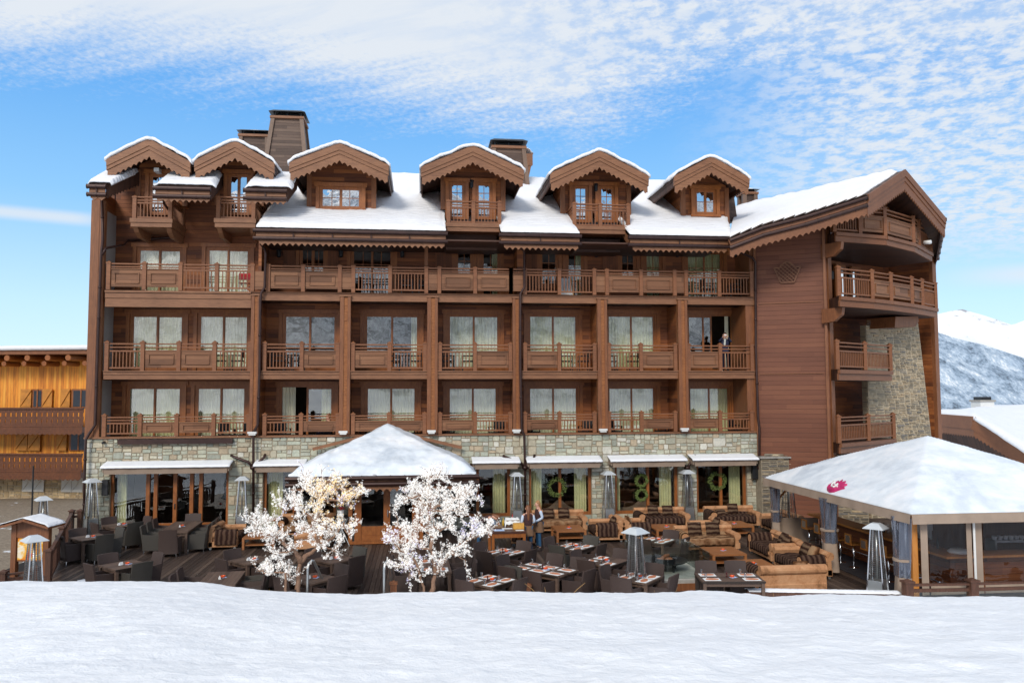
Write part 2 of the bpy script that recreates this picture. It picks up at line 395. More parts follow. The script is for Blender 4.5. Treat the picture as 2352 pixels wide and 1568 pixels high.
M['teakd'] = grainwood('dark_red_tabletop', (.05, .018, .012), (.10, .038, .026), (1.5, 5, 5), .4)
M['ash'] = plain('wood_ash', (.45, .45, .42), .95, 0, .4, 12)
def m_icy():
    t = NT('icy_roof_snow'); o = t.coord(); a = t.noise(o, .55, 5, .6, .6); b = t.noise(o, 2.2, 5, .6)
    t.col(t.ramp(t.mth('ADD', t.mth('MULTIPLY', a, .7), t.mth('MULTIPLY', b, .3)), [(.38, (.58, .64, .71)), (.51, (.76, .81, .86)), (.62, (.90, .91, .93))])); t.rough(.5); t.bump(b, .4, .05); return t.m
M['icy'] = m_icy()
# ------------------------------------------------------------------ ground
def lerp(a, b, t): return a+(b-a)*t
def sstep(a, b, x):
    t = max(0, min(1, (x-a)/(b-a))); return t*t*(3-2*t)
def interp(tab, x):
    if x <= tab[0][0]: return tab[0][1]
    for (a, p), (b, q) in zip(tab, tab[1:]):
        if x <= b: return lerp(p, q, (x-a)/(b-a))
    return tab[-1][1]
CREST = [(-400, 1330), (0, 1331), (150, 1327), (300, 1325), (400, 1329), (500, 1334), (560, 1341), (700, 1352), (820, 1358), (900, 1354), (1100, 1351), (1400, 1353), (1500, 1351), (1600, 1348), (1680, 1354), (1760, 1360), (1870, 1354), (2000, 1357), (2150, 1361), (2352, 1364), (2800, 1366)]
WC = 12.6     # distance of the bank's crest in front of the camera
def ground_z(x, y):
    dx, dy = x-CP.x, y-CP.y
    wd = dy*math.cos(YAW)+dx*math.sin(YAW); lat = dx*math.cos(YAW)-dy*math.sin(YAW)
    if wd > .5: u = 1176+FL*lat/max(wd, 4)
    else: u = 1176
    u = max(-500, min(2900, u))
    zc = CP.z - (interp(CREST, u)-902+.0032*(u-1176))/FL*WC
    rise = fbm(x*.35, y*.35, 3)*.06 + fbm(x*1.6, y*1.6, 9)*.022 + max(0, fbm(x*4.5, y*4.5, 5))*.022
    near = 3.88 + fbm(x*.12, y*.12)*.05
    low = -.45 - sstep(-12, -19, x)*.5 - .9*sstep(40, 90, max(abs(x), y)) - 14*sstep(25, 160, y) - 16*sstep(28, 120, x)
    if wd < 4: z = near
    elif wd < WC: z = lerp(near, zc, (wd-4)/(WC-4)) + .05*math.sin((wd-4)/(WC-4)*math.pi)
    elif wd < 19.2:
        t = (wd-WC)/(19.2-WC); z = lerp(zc, low, t**1.0*(2-t) if t < 1 else 1) - .0
    else: z = low
    if wd < WC+2: z += rise*(1 if wd < WC-1.2 else .75)
    # hillside behind the photographer
    if y < -34:
        q = -34-y; z += q*.17 + sstep(10, 120, q)*q*.12 + fbm(x*.02, y*.02)*min(q*.08, 14)
    return z
def axis(pts):
    out = []
    for a, b, n in pts:
        out += [lerp(a, b, i/n) for i in range(n)]
    return out+[pts[-1][1]]
gx_ = axis([(-400, -60, 12), (-60, -16, 22), (-16, -9, 50), (-9, 12, 330), (12, 26, 100), (26, 60, 18), (60, 400, 12)])
gy_ = axis([(-420, -60, 30), (-60, -34, 20), (-34, -29, 30), (-29, -17, 230), (-17, -12, 50), (-12, 6, 26), (6, 60, 14), (60, 300, 8)])
g = MB(); nx, ny = len(gx_), len(gy_)
g.v = [(x, y, ground_z(x, y)) for x in gx_ for y in gy_]
g.f = [(i*ny+j, (i+1)*ny+j, (i+1)*ny+j+1, i*ny+j+1) for i in range(nx-1) for j in range(ny-1)]
def m_ground():
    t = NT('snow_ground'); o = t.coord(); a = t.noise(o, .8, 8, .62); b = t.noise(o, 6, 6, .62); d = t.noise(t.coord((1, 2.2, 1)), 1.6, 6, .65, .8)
    base = t.ramp(t.mth('ADD', t.mth('MULTIPLY', a, .5), t.mth('MULTIPLY', b, .5)), [(.36, (.88, .885, .905)), (.6, (.94, .94, .945))])
    # grey smears: some grit, and mottled shading painted into the snow colour
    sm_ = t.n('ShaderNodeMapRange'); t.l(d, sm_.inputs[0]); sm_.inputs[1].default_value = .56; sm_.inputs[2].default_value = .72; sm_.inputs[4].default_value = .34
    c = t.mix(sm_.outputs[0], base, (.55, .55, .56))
    # scrub and rock on the hillside behind, darkened to paint in its shade
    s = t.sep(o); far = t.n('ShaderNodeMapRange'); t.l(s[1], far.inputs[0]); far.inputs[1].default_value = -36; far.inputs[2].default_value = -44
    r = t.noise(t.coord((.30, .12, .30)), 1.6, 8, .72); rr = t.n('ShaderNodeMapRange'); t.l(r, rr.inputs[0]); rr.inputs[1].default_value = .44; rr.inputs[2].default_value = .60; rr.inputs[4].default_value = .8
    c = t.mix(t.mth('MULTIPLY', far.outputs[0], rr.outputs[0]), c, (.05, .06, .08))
    t.col(c); t.rough(.6); e = t.noise(o, 22, 4, .6)
    t.bump(t.mth('ADD', t.mth('ADD', b, t.mth('MULTIPLY', a, 1.5)), t.mth('MULTIPLY', e, .12)), .42, .10); return t.m
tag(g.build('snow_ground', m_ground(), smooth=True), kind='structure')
# muddy yard between the terrace and the chalet on the left
def m_yard():
    t = NT('wet_gravel'); o = t.coord(); a = t.noise(o, .5, 5, .6); b = t.noise(o, 9, 5, .7)
    c = t.ramp(b, [(.3, (.14, .105, .075)), (.55, (.26, .205, .145)), (.75, (.38, .32, .24))])
    m_ = t.n('ShaderNodeMapRange'); t.l(a, m_.inputs[0]); m_.inputs[1].default_value = .66; m_.inputs[2].default_value = .69
    t.col(t.mix(m_.outputs[0], c, (.75, .77, .8))); t.rough(.85); t.bump(b, .6, .03); return t.m
yd = MB(); yd.grid(lambda a, b: V((lerp(-45, -13.35, a), lerp(-8, 24, b), -.82+.06*fbm(a*9, b*9)+.25*a)), 40, 40)
tag(yd.build('gravel_yard', m_yard(), smooth=True), kind='structure')
# far mountains
def ridge(name, tab, w0, w1, z0, mat, seed, nu=150, nv=50, rough=.5):
    m = MB(); u0, u1 = tab[0][0], tab[-1][0]
    def f(a, b):
        u = lerp(u0, u1, a); wv = lerp(w0, w1, b); top = PW(u, interp(tab, u), w1)
        p = PW(u, interp(tab, u), wv); z = lerp(z0, top.z, b**1.25)
        n = fbm(p.x*.004, p.y*.004, seed, 1, 7)*rough*w1*.02*math.sin(min(1, b*1.02)*math.pi)
        return V((p.x, p.y, z+n))
    m.grid(f, nu, nv); return tag(m.build(name, mat, smooth=True), kind='structure')
def m_mount(forest):
    t = NT('mountain_forest' if forest else 'mountain_snow'); o = t.coord()
    if forest:
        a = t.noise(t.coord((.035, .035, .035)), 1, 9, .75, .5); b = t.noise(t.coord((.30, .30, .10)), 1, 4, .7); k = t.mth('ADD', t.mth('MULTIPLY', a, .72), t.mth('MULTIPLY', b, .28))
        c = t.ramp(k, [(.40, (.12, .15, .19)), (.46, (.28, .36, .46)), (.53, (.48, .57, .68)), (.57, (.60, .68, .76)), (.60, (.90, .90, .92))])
    else:
        a = t.noise(t.coord((.006, .006, .012)), 1, 9, .7); c = t.ramp(a, [(.36, (.30, .28, .30)), (.42, (.82, .83, .85)), (1, (.92, .92, .93))])
    t.col(c); t.rough(.9); t.bump(a, .6, 14); return t.m
ridge('mountain_range', [(1500, 760), (2000, 740), (2150, 722), (2185, 714), (2210, 710), (2260, 724), (2325, 746), (2352, 736), (2420, 700), (2550, 640), (2800, 600)], 2000, 2700, -60, m_mount(False), 3)
ridge('forest_slope', [(1600, 690), (2100, 755), (2150, 762), (2200, 778), (2260, 792), (2352, 822), (2500, 880), (2800, 930)], 620, 900, -90, m_mount(True), 8, 160, 70)
ridge('snow_slope', [(-900, 1000), (-300, 985), (100, 950), (400, 930), (1300, 925), (1800, 925), (2352, 960), (2900, 1000)], 60, 500, -16, M['snow'], 5, 80, 20, .3)
# ------------------------------------------------------------------ terrace
dk = MB(); x = -13.2
while x < 24:
    b = x+.134; y0 = -13.2 if x > -11.2 else lerp(-1, -13.2, min(1, (x+13.4)/2.4)); z = random.uniform(-.004, .003)
    y1 = .3
    dk.box(x, b, y0, lerp(y0, y1, .5)-.002+random.uniform(-1, 1), -.04, z) if False else dk.box(x, b, y0, y1, -.04, z)
    x += .145
def m_deck():
    t = NT('wet_deck'); o = t.coord(); s = t.sep(o); fl = t.mth('FLOOR', t.mth('DIVIDE', t.mth('ADD', s[0], 13.2), .145)); wn = t.n('ShaderNodeTexWhiteNoise', noise_dimensions='1D'); t.l(fl, wn.inputs['W'])
    g_ = t.noise(t.coord((7, .6, 1)), 3, 6, .65, .4); k = t.mth('ADD', t.mth('MULTIPLY', wn.outputs[0], .4), t.mth('MULTIPLY', g_, .6))
    c = t.ramp(k, [(.25, (.020, .012, .009)), (.5, (.055, .034, .025)), (.75, (.125, .085, .062))])
    sn = t.noise(o, .55, 7, .72); mr = t.n('ShaderNodeMapRange'); t.l(sn, mr.inputs[0]); mr.inputs[1].default_value = .665; mr.inputs[2].default_value = .69
    t.col(t.mix(mr.outputs[0], c, (.75, .77, .8))); t.rough(.55); t.bump(g_, .3, .01); return t.m
tag(dk.build('terrace_deck', m_deck()), kind='structure')
tag(MB().box(-13.2, 24, -13.3, .3, -.44, -.06).build('terrace_base', M['dark']), kind='structure')
for i, (x, y, a, s_) in enumerate([(-9.3, -8.1, .7, .3), (-7.9, -8.4, .3, .17), (-9.9, -7.6, .5, .2), (-6.4, -8.6, .45, .15), (-7.3, -9.8, .5, .2)]):
    m = MB(); pr = []
    m.grid(lambda p, q: V((x+a*(p-.5)*(1+.5*noise.noise(V((p*6, q*6, i))))*math.sin(q*math.pi), y+s_*2*(q-.5), .006+.03*max(0, math.sin(p*math.pi)*math.sin(q*math.pi)))), 10, 10)
    tag(m.build('snow_patch', M['snow'], smooth=True), kind='stuff')
# ------------------------------------------------------------------ the hotel
H = empty('hotel_building', label='large brown timber chalet hotel with six snowy gabled dormers on a pale stone ground floor', cat='hotel')
def ZF(v, u=694, Y=0): return PY(u, v, Y).z
XL, XR = XY(226, 0, 600), XY(1733, 0, 860)
zst = ZF(1003); YB = 1.6
z1 = dict(post=ZF(947.1), rail=ZF(955.4), rail2=ZF(962.1), pt=ZF(968.8), pb=zst+.16)
z2 = dict(post=ZF(783.8), rail=ZF(791.1), rail2=ZF(798.8), pt=ZF(807.1), pb=ZF(847.1))
z3 = dict(post=ZF(606.3), rail=ZF(612.4), rail2=ZF(618.9), pt=ZF(624.9), pb=ZF(666.2))
fl2, lb2 = ZF(851.4), ZF(870.4); fl3, lb3 = ZF(672.3), ZF(690.9); fl1 = zst-.35
ZE = ZF(526, 800, -1.2)                      # main eave
def wall_holes(m, x0, x1, za, zb, y0, y1, holes):
    xs = sorted({x0, x1} | {h[0] for h in holes} | {h[1] for h in holes})
    for a, b in zip(xs, xs[1:]):
        if b-a < 1e-4: continue
        mid = (a+b)/2; hs = sorted([(h[2], h[3]) for h in holes if h[0] <= mid <= h[1]]); z = za
        for p, q in hs:
            if p > z+1e-4: m.box(a, b, y0, y1, z, p)
            z = max(z, q)
        if z < zb-1e-4: m.box(a, b, y0, y1, z, zb)
# ---- ground floor stone wall
def lay_stones(rects, ax, kind, seed, mat_name, plane=None):
    """irregular coursed stones as real blocks standing a little proud of the mortar"""
    rnd = random.Random(seed); m = MB(); cols = []
    pal = {'green': [(.44, .44, .34), (.48, .47, .37), (.40, .42, .34), (.52, .49, .38), (.47, .41, .30), (.45, .36, .25), (.60, .58, .50), (.38, .39, .32), (.52, .47, .35), (.46, .46, .36)],
           'slate': [(.42, .33, .22), (.26, .22, .17), (.16, .15, .14), (.50, .40, .27), (.33, .27, .20), (.46, .34, .21), (.20, .18, .165)],
           'tan': [(.58, .42, .22), (.50, .36, .2), (.62, .46, .26), (.44, .32, .19)]}[kind]
    def stone(a, b, c, d):
        if b-a < .05 or d-c < .03: return
        gp = .011 if kind != 'slate' else .021
        cen = V(((a+b)/2, (c+d)/2)); j = min(b-a, d-c)*.12
        P = [(a+gp, c+gp), ((a+b)/2, c+gp), (b-gp, c+gp), (b-gp, (c+d)/2), (b-gp, d-gp), ((a+b)/2, d-gp), (a+gp, d-gp), (a+gp, (c+d)/2)]
        P = [(p[0]+rnd.uniform(-j, j)*.5, p[1]+rnd.uniform(-j, j)*.5) for p in P]
        P = [(cen.x+(p[0]-cen.x)*(.93 if i % 2 == 0 else 1), cen.y+(p[1]-cen.y)*(.93 if i % 2 == 0 else 1)) for i, p in enumerate(P)]
        pr = rnd.uniform(.012, .035)*(1.6 if kind == 'slate' else 1); col = rnd.choice(pal); k = rnd.uniform(.82, 1.16); col = tuple(min(.8, q*k) for q in col)
        n = len(m.v)
        for s_, dd in ((1, .0), (.94, pr)):
            for p in P: m.v.append(plane(cen.x+(p[0]-cen.x)*s_, cen.y+(p[1]-cen.y)*s_, dd)); cols.append(col)
        m.f.append(tuple(n+8+i for i in range(8)))
        for i in range(8): m.f.append((n+i, n+(i+1) % 8, n+8+(i+1) % 8, n+8+i))
    def split(a, b, c, d):
        W, Hh = b-a, d-c
        if kind == 'slate': big = W > rnd.uniform(.35, .95) or Hh > rnd.uniform(.05, .125)
        else: big = W > rnd.uniform(.22, .72) or Hh > rnd.uniform(.11, .50)
        if not big or (W < .14 and Hh < .1): return stone(a, b, c, d)
        asp = 1.7 if kind != 'slate' else 5.5
        if W > Hh*asp:
            t = rnd.uniform(.35, .65); split(a, a+W*t, c, d); split(a+W*t, b, c, d)
        else:
            t = rnd.uniform(.33, .67); split(a, b, c, c+Hh*t); split(a, b, c+Hh*t, d)
    for r in rects: split(*r)
    return m, cols
sillz = ZY(1183, 0, 1290)
ops = []   # x0,x1,z0,z1
for ua, ub, sill in ((252, 524, 'deck'), (604, 772, 'sill'), (985, 1172, 'sill'), (1215, 1359, 'sill'), (1413, 1558, 'sill'), (1601, 1716, 'sill')):
    ops.append((XY(ua, 0, 1140), XY(ub, 0, 1140), .04 if sill == 'deck' else sillz, 2.62))
VX0, VX1, VY = XY(800, -3.0, 1200), XY(972, -3.0, 1200), -3.0
SX0, SX1 = XY(195, 0, 1100), XY(1741, 0, 1100)
hol = ops + [(VX0+.15, VX1-.15, .02, 2.55)]
m = MB(); wall_holes(m, SX0, SX1, -.4, zst, .0, .45, hol); m.build('stone_wall_core', M['mortar'], H)
rects = []; xs = sorted({SX0, SX1} | {h[0] for h in hol} | {h[1] for h in hol})
for a, b in zip(xs, xs[1:]):
    mid = (a+b)/2; h = [q for q in hol if q[0] <= mid <= q[1]]
    if h:
        if h[0][2] > .1: rects.append((a, b, 0, h[0][2]))
    else: rects.append((a, b, 0, 2.62))
rects.append((SX0, SX1, 2.62, zst))
m, cols = lay_stones(rects, 0, 'green', 5, 'stone', lambda a, b, d: (a, -.002-d, b)); m.build('stone_facing', M['stone'], H, cols=cols)
m, cols = lay_stones([(.0, .45, -.3, zst)], 1, 'green', 8, 'stone', lambda a, b, d: (SX0-.002-d, a, b)); m.build('stone_facing', M['stone'], H, cols=cols)
m = MB(); m.box(SX0-.06, SX1+.06, -.10, .5, zst, zst+.07); m.build('ledge', M['trim'], H)
m = MB(); m.box(XY(272, -.12, 1005), XY(535, -.12, 1005), -.2, -.04, zst-.22, zst-.03); m.build('gutter', M['gutter'], H)
# ---- upper walls behind the balconies, with window openings
def zB(v, u=1100): return PY(u, v, YB).z
wins = []   # (x0,x1,z0,z1,kind,curtain, left)
def W(ua, ub, vt, zb, kind, cur='g', **k):
    wins.append(dict(x0=XY(ua, YB, 800), x1=XY(ub, YB, 800), z0=zb, z1=zB(vt, (ua+ub)/2), kind=kind, cur=cur, **k))
for a, b, c in ((297, 423, 'g'), (452, 573, 'w'), (648, 775, 'n'), (835, 965, 'r'), (1026, 1150, 'w'), (1211, 1330, 'g'), (1392, 1509, 'g')): W(a, b, 720, fl2+.05, 'slide', c)
W(1577, 1684, 722, fl2+.05, 'open2', 'n')
for a, b, c in ((293, 422, 'g'), (450, 570, 'w')): W(a, b, 885, fl1+.05, 'slide', c)
W(645, 770, 885, fl1+.05, 'open1', 'n')
for a, b, c in ((838, 960, 'w'), (1026, 1146, 'w'), (1210, 1330, 'w'), (1392, 1507, 'w'), (1577, 1677, 'g')): W(a, b, 885, fl1+.05, 'slide', c)
for a, b in ((308, 415), (468, 572)): W(a, b, 568, fl3+.05, 'slide', 'w')
zsh = zB(640)
W(685, 747, 567, fl3+.7, 'case', 'n', rows=2); W(803, 903, 567, fl3+.05, 'grid', 'n')
W(1045, 1087, 569, fl3+.6, 'single', 'n'); W(1104, 1150, 572, fl3+.05, 'single', 'h')
W(1240, 1284, 574, fl3+.6, 'single', 'n'); W(1301, 1343, 574, fl3+.05, 'single', 'h')
W(1425, 1464, 574, fl3+.6, 'single', 'n'); W(1482, 1524, 576, fl3+.05, 'single', 'g'); W(1577, 1666, 576, fl3+.05, 'grid', 'g')
XA = XY(592, 0, 500)          # right end of the attic storey on the left
zat = ZF(400, 500, 1.6)
for (za, zb, xa, xb) in ((fl1, lb2, XL, XR), (lb2, lb3, XL, XR), (lb3, ZE+.4, XL, XR+1.2)):
    m = MB(); wall_holes(m, xa, xb, za, zb, YB, YB+.25, [(q['x0'], q['x1'], q['z0'], q['z1']) for q in wins if za <= q['z0'] < zb]); m.build('wall', M['wall'], H)
m = MB(); m.box(XL, XA, YB, YB+.25, ZE+.4, zat+.2); m.build('wall', M['wall'], H)
# sides, floors, partitions
m = MB(); m.box(XL-.28, XL, .02, YB+.25, zst, ZF(470, 226)); m.build('corner_pillar', M['pillar'], H)
m = MB(); m.box(XL-.3, XL+.02, -.06, .02, zst+.02, ZF(460, 226)); m.build('corner_board', M['pillar'], H)
m = MB(); m.box(XL+.04, XL+.24, -.08, .12, zst+.02, ZF(462, 240)); m.build('corner_board', M['pillar'], H)
for a, b in ((fl1, lb2-.02), (fl2, lb3-.05), (fl3, ZF(478, 270))): MB().box(XL+.002, XL+.05, .12, YB-.01, a, b).build('render_panel', M['render'], H)
for k, (zf, zb_, xa, xb) in enumerate(((fl2, lb2, XL, XR), (fl3, lb3, XL, XR))):
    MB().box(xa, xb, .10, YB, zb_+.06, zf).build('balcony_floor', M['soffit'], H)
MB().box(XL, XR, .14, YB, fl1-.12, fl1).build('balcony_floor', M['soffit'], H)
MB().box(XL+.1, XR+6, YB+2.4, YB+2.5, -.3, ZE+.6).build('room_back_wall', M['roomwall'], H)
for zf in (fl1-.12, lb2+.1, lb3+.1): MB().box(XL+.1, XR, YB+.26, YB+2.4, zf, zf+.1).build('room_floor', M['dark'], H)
# columns
COLS = [(577, 597), (781, 805), (981, 1005), (1177, 1194), (1371, 1393), (1556, 1577)]
ctop = ZF(681)
for i, (a, b) in enumerate(COLS):
    xa, xb = XY(a, 0, 840), XY(b, 0, 840); wd = xb-xa
    p = MB(); p.box(xa, xa+wd*.36, -.20, .1, zst+.1, ctop); p.box(xb-wd*.27, xb, -.20, .1, zst+.1, ctop); col_ = p.build('column', M['pillar'], H)
    q = MB(); K = 46
    for s_ in range(K):
        z0_ = lerp(zst+.1, ctop-.02, s_/K); z1_ = lerp(zst+.1, ctop-.02, (s_+1)/K); r = random.uniform(0, .02)
        q.box(xa+wd*.36, xb-wd*.27, -.155-r, .05, z0_, z1_-.002)
    q.build('rough_log', M['rustic'], col_)
    MB().box(xa-.03, xb+.03, -.23, .1, ctop, ctop+.05).build('column_cap', M['trim'], col_)
    # partition wall behind each column and boxed beam ends
    MB().box(xa+.08, xb-.08, .1, YB, fl1, lb3).build('partition_wall', M['wall'], H)
    f = MB(); xm = (xa+xb)/2 if i != 1 else (xa+xb)/2; f.box(xm-.2, xm+.14, -.36, -.2, zst+.16, zst+.24); f.box(xm-.16, xm+.10, -.34, -.22, zst+.10, zst+.165)
    fo = f.build('floodlight', M['white'], H)
MB().box(XR-.35, XR+.06, -.02, YB, zst+.07, lb3).build('end_wall', M['pillar'], H)
MB().box(XR-.12, XR+.06, .0, YB, lb3, ZE+.1).build('end_wall', M['pillar'], H)
# ledges (balcony edge beams)
def beam(xa, xb, zb_, zt, nm='balcony_beam'):
    m = MB(); h = zt-zb_; m.box(xa, xb, -.10, .10, zb_, zb_+h*.52); m.box(xa, xb, -.13, .10, zb_+h*.54, zb_+h*.86); m.box(xa, xb, -.18, .10, zb_+h*.88, zt)
    return m.build(nm, M['trim'], H)
bays2 = [(240, 577), (597, 781), (805, 981), (1005, 1177), (1194, 1371), (1393, 1556), (1577, 1731)]
for a, b in bays2: beam(XY(a, 0, 860), XY(b, 0, 860), lb2, fl2)
beam(XY(244, 0, 680), XY(578, 0, 680), ZF(706, 400), fl3); beam(XY(579, 0, 680), XR, ctop+.055, fl3)
for a, b in bays2[1:]: MB().box(XY(a, 0, 690), XY(b, 0, 690), -.08, .1, lb3, ctop+.053).build('balcony_beam', M['trim'], H)
# ---- balconies
def post(m, x, y, z0, z1, r=.075):
    m.box(x-r, x+r, y-r, y+r, z0, z1-.1); m.box(x-r-.02, x+r+.02, y-r-.02, y+r+.02, z1-.1, z1-.05)
    m.add([(x-r, y-r, z1-.05), (x+r, y-r, z1-.05), (x+r, y+r, z1-.05), (x-r, y+r, z1-.05), (x, y, z1+.02)], [(0, 1, 4), (1, 2, 4), (2, 3, 4), (3, 0, 4), (3, 2, 1, 0)])
def railing(P, kinds, z, parent, y0=-.02, name='balcony_railing', posts=True):
    """P: list of plan points (x,y); kinds: 'p' panel, 'b' balusters, 'n' plain board for each span"""
    tr = MB()
    for (a, b) in zip(P, P[1:]):
        A = V((*a, 0)); B = V((*b, 0)); d = (B-A).normalized()*.07; A2 = A+d; B2 = B-d
        for zz, wd_, ht in ((z['rail'], .12, .05), (z['rail2'], .06, .045)): tr.bar(A2+V((0, 0, zz)), B2+V((0, 0, zz)), wd_, ht)
    R = tr.build(name, M['rail'], parent)
    for (a, b), k in zip(zip(P, P[1:]), kinds):
        A = V((*a, 0)); B = V((*b, 0)); L_ = (B-A).length; d = (B-A)/L_; nrm = V((d.y, -d.x, 0))
        A2 = A+d*.08; B2 = B-d*.08; zb_, zt = z['pb'], z['pt']
        if k == 'b':
            m = MB(); n = max(2, round((L_-.16)/.135))
            m.bar(A2+V((0, 0, zb_+.04)), B2+V((0, 0, zb_+.04)), .05, .06); m.bar(A2+V((0, 0, zt)), B2+V((0, 0, zt)), .06, .06)
            for i in range(1, n): p = A2.lerp(B2, i/n); m.bar(p+V((0, 0, zb_+.07)), p+V((0, 0, zt-.03)), .034, .034, d)
            m.build('baluster_row', M['rail'], R)
        else:
            m = MB(); c0 = zb_+.05
            m.bar(A2+V((0, 0, (c0+zt)/2)), B2+V((0, 0, (c0+zt)/2)), .05, zt-c0)
            if k == 'p':
                h = zt-c0; i0, i1 = c0+h*.22, zt-h*.2; q0 = A2+d*.13*(B2-A2).length; q1 = B2-d*.10*(B2-A2).length; o = nrm*.045
                if i1-i0 > .1:
                    for zz in (i0, i1): m.bar(q0+o+V((0, 0, zz)), q1+o+V((0, 0, zz)), .05, .035)
                    for q in (q0, q1): m.bar(q+o+V((0, 0, i0)), q+o+V((0, 0, i1)), .05, .035, d)
            m.bar(A2+nrm*.01+V((0, 0, zt+.02)), B2+nrm*.01+V((0, 0, zt+.02)), .1, .04)
            m.build('panel', M['panel'], R)
    if posts:
        for a in P: m = MB(); post(m, a[0], a[1]-.01, z['pb']-.08, z['post']); m.build('post', M['rail'], R)
    return R
def rl(us, kinds, z, v, y=-.04): return railing([(XY(u, 0, v), y) for u in us], kinds, z, H)
rl([251, 333, 416, 499, 581], 'ppbb', z3, 640); rl([617, 697, 781, 812, 896, 979, 1009, 1091, 1173], 'ppnbbnpp', z3, 640)
rl([1173, 1205, 1284, 1364, 1393, 1471, 1548, 1574, 1650, 1724], 'nbbnppnbb', z3, 640)
rl([247, 329, 412, 494, 575], 'bppb', z2, 815)
for us, k in (([608.6, 693.6, 776], 'bp'), ([811, 894.6, 976], 'pb'), ([1010.6, 1090.6, 1172], 'bp'), ([1205.6, 1283.7, 1365], 'pb'), ([1398, 1471, 1550], 'bp'), ([1580, 1652.7, 1725], 'pb')): rl(us, k, z2, 815)
rl([241, 323, 407, 491.7, 572], 'bppb', z1, 975)
for us, k in (([608.6, 692, 776], 'bp'), ([811, 893, 975], 'pp'), ([1010.6, 1091, 1172], 'pb'), ([1205.6, 1284.7, 1365], 'pb'), ([1398, 1472.7, 1550], 'bp'), ([1580, 1653, 1725], 'pb')): rl(us, k, z1, 975)
MB().box(XY(581, 0, 640), XY(617, 0, 640), -.08, -.02, z3['pb'], z3['pt']).build('panel', M['panel'], H)
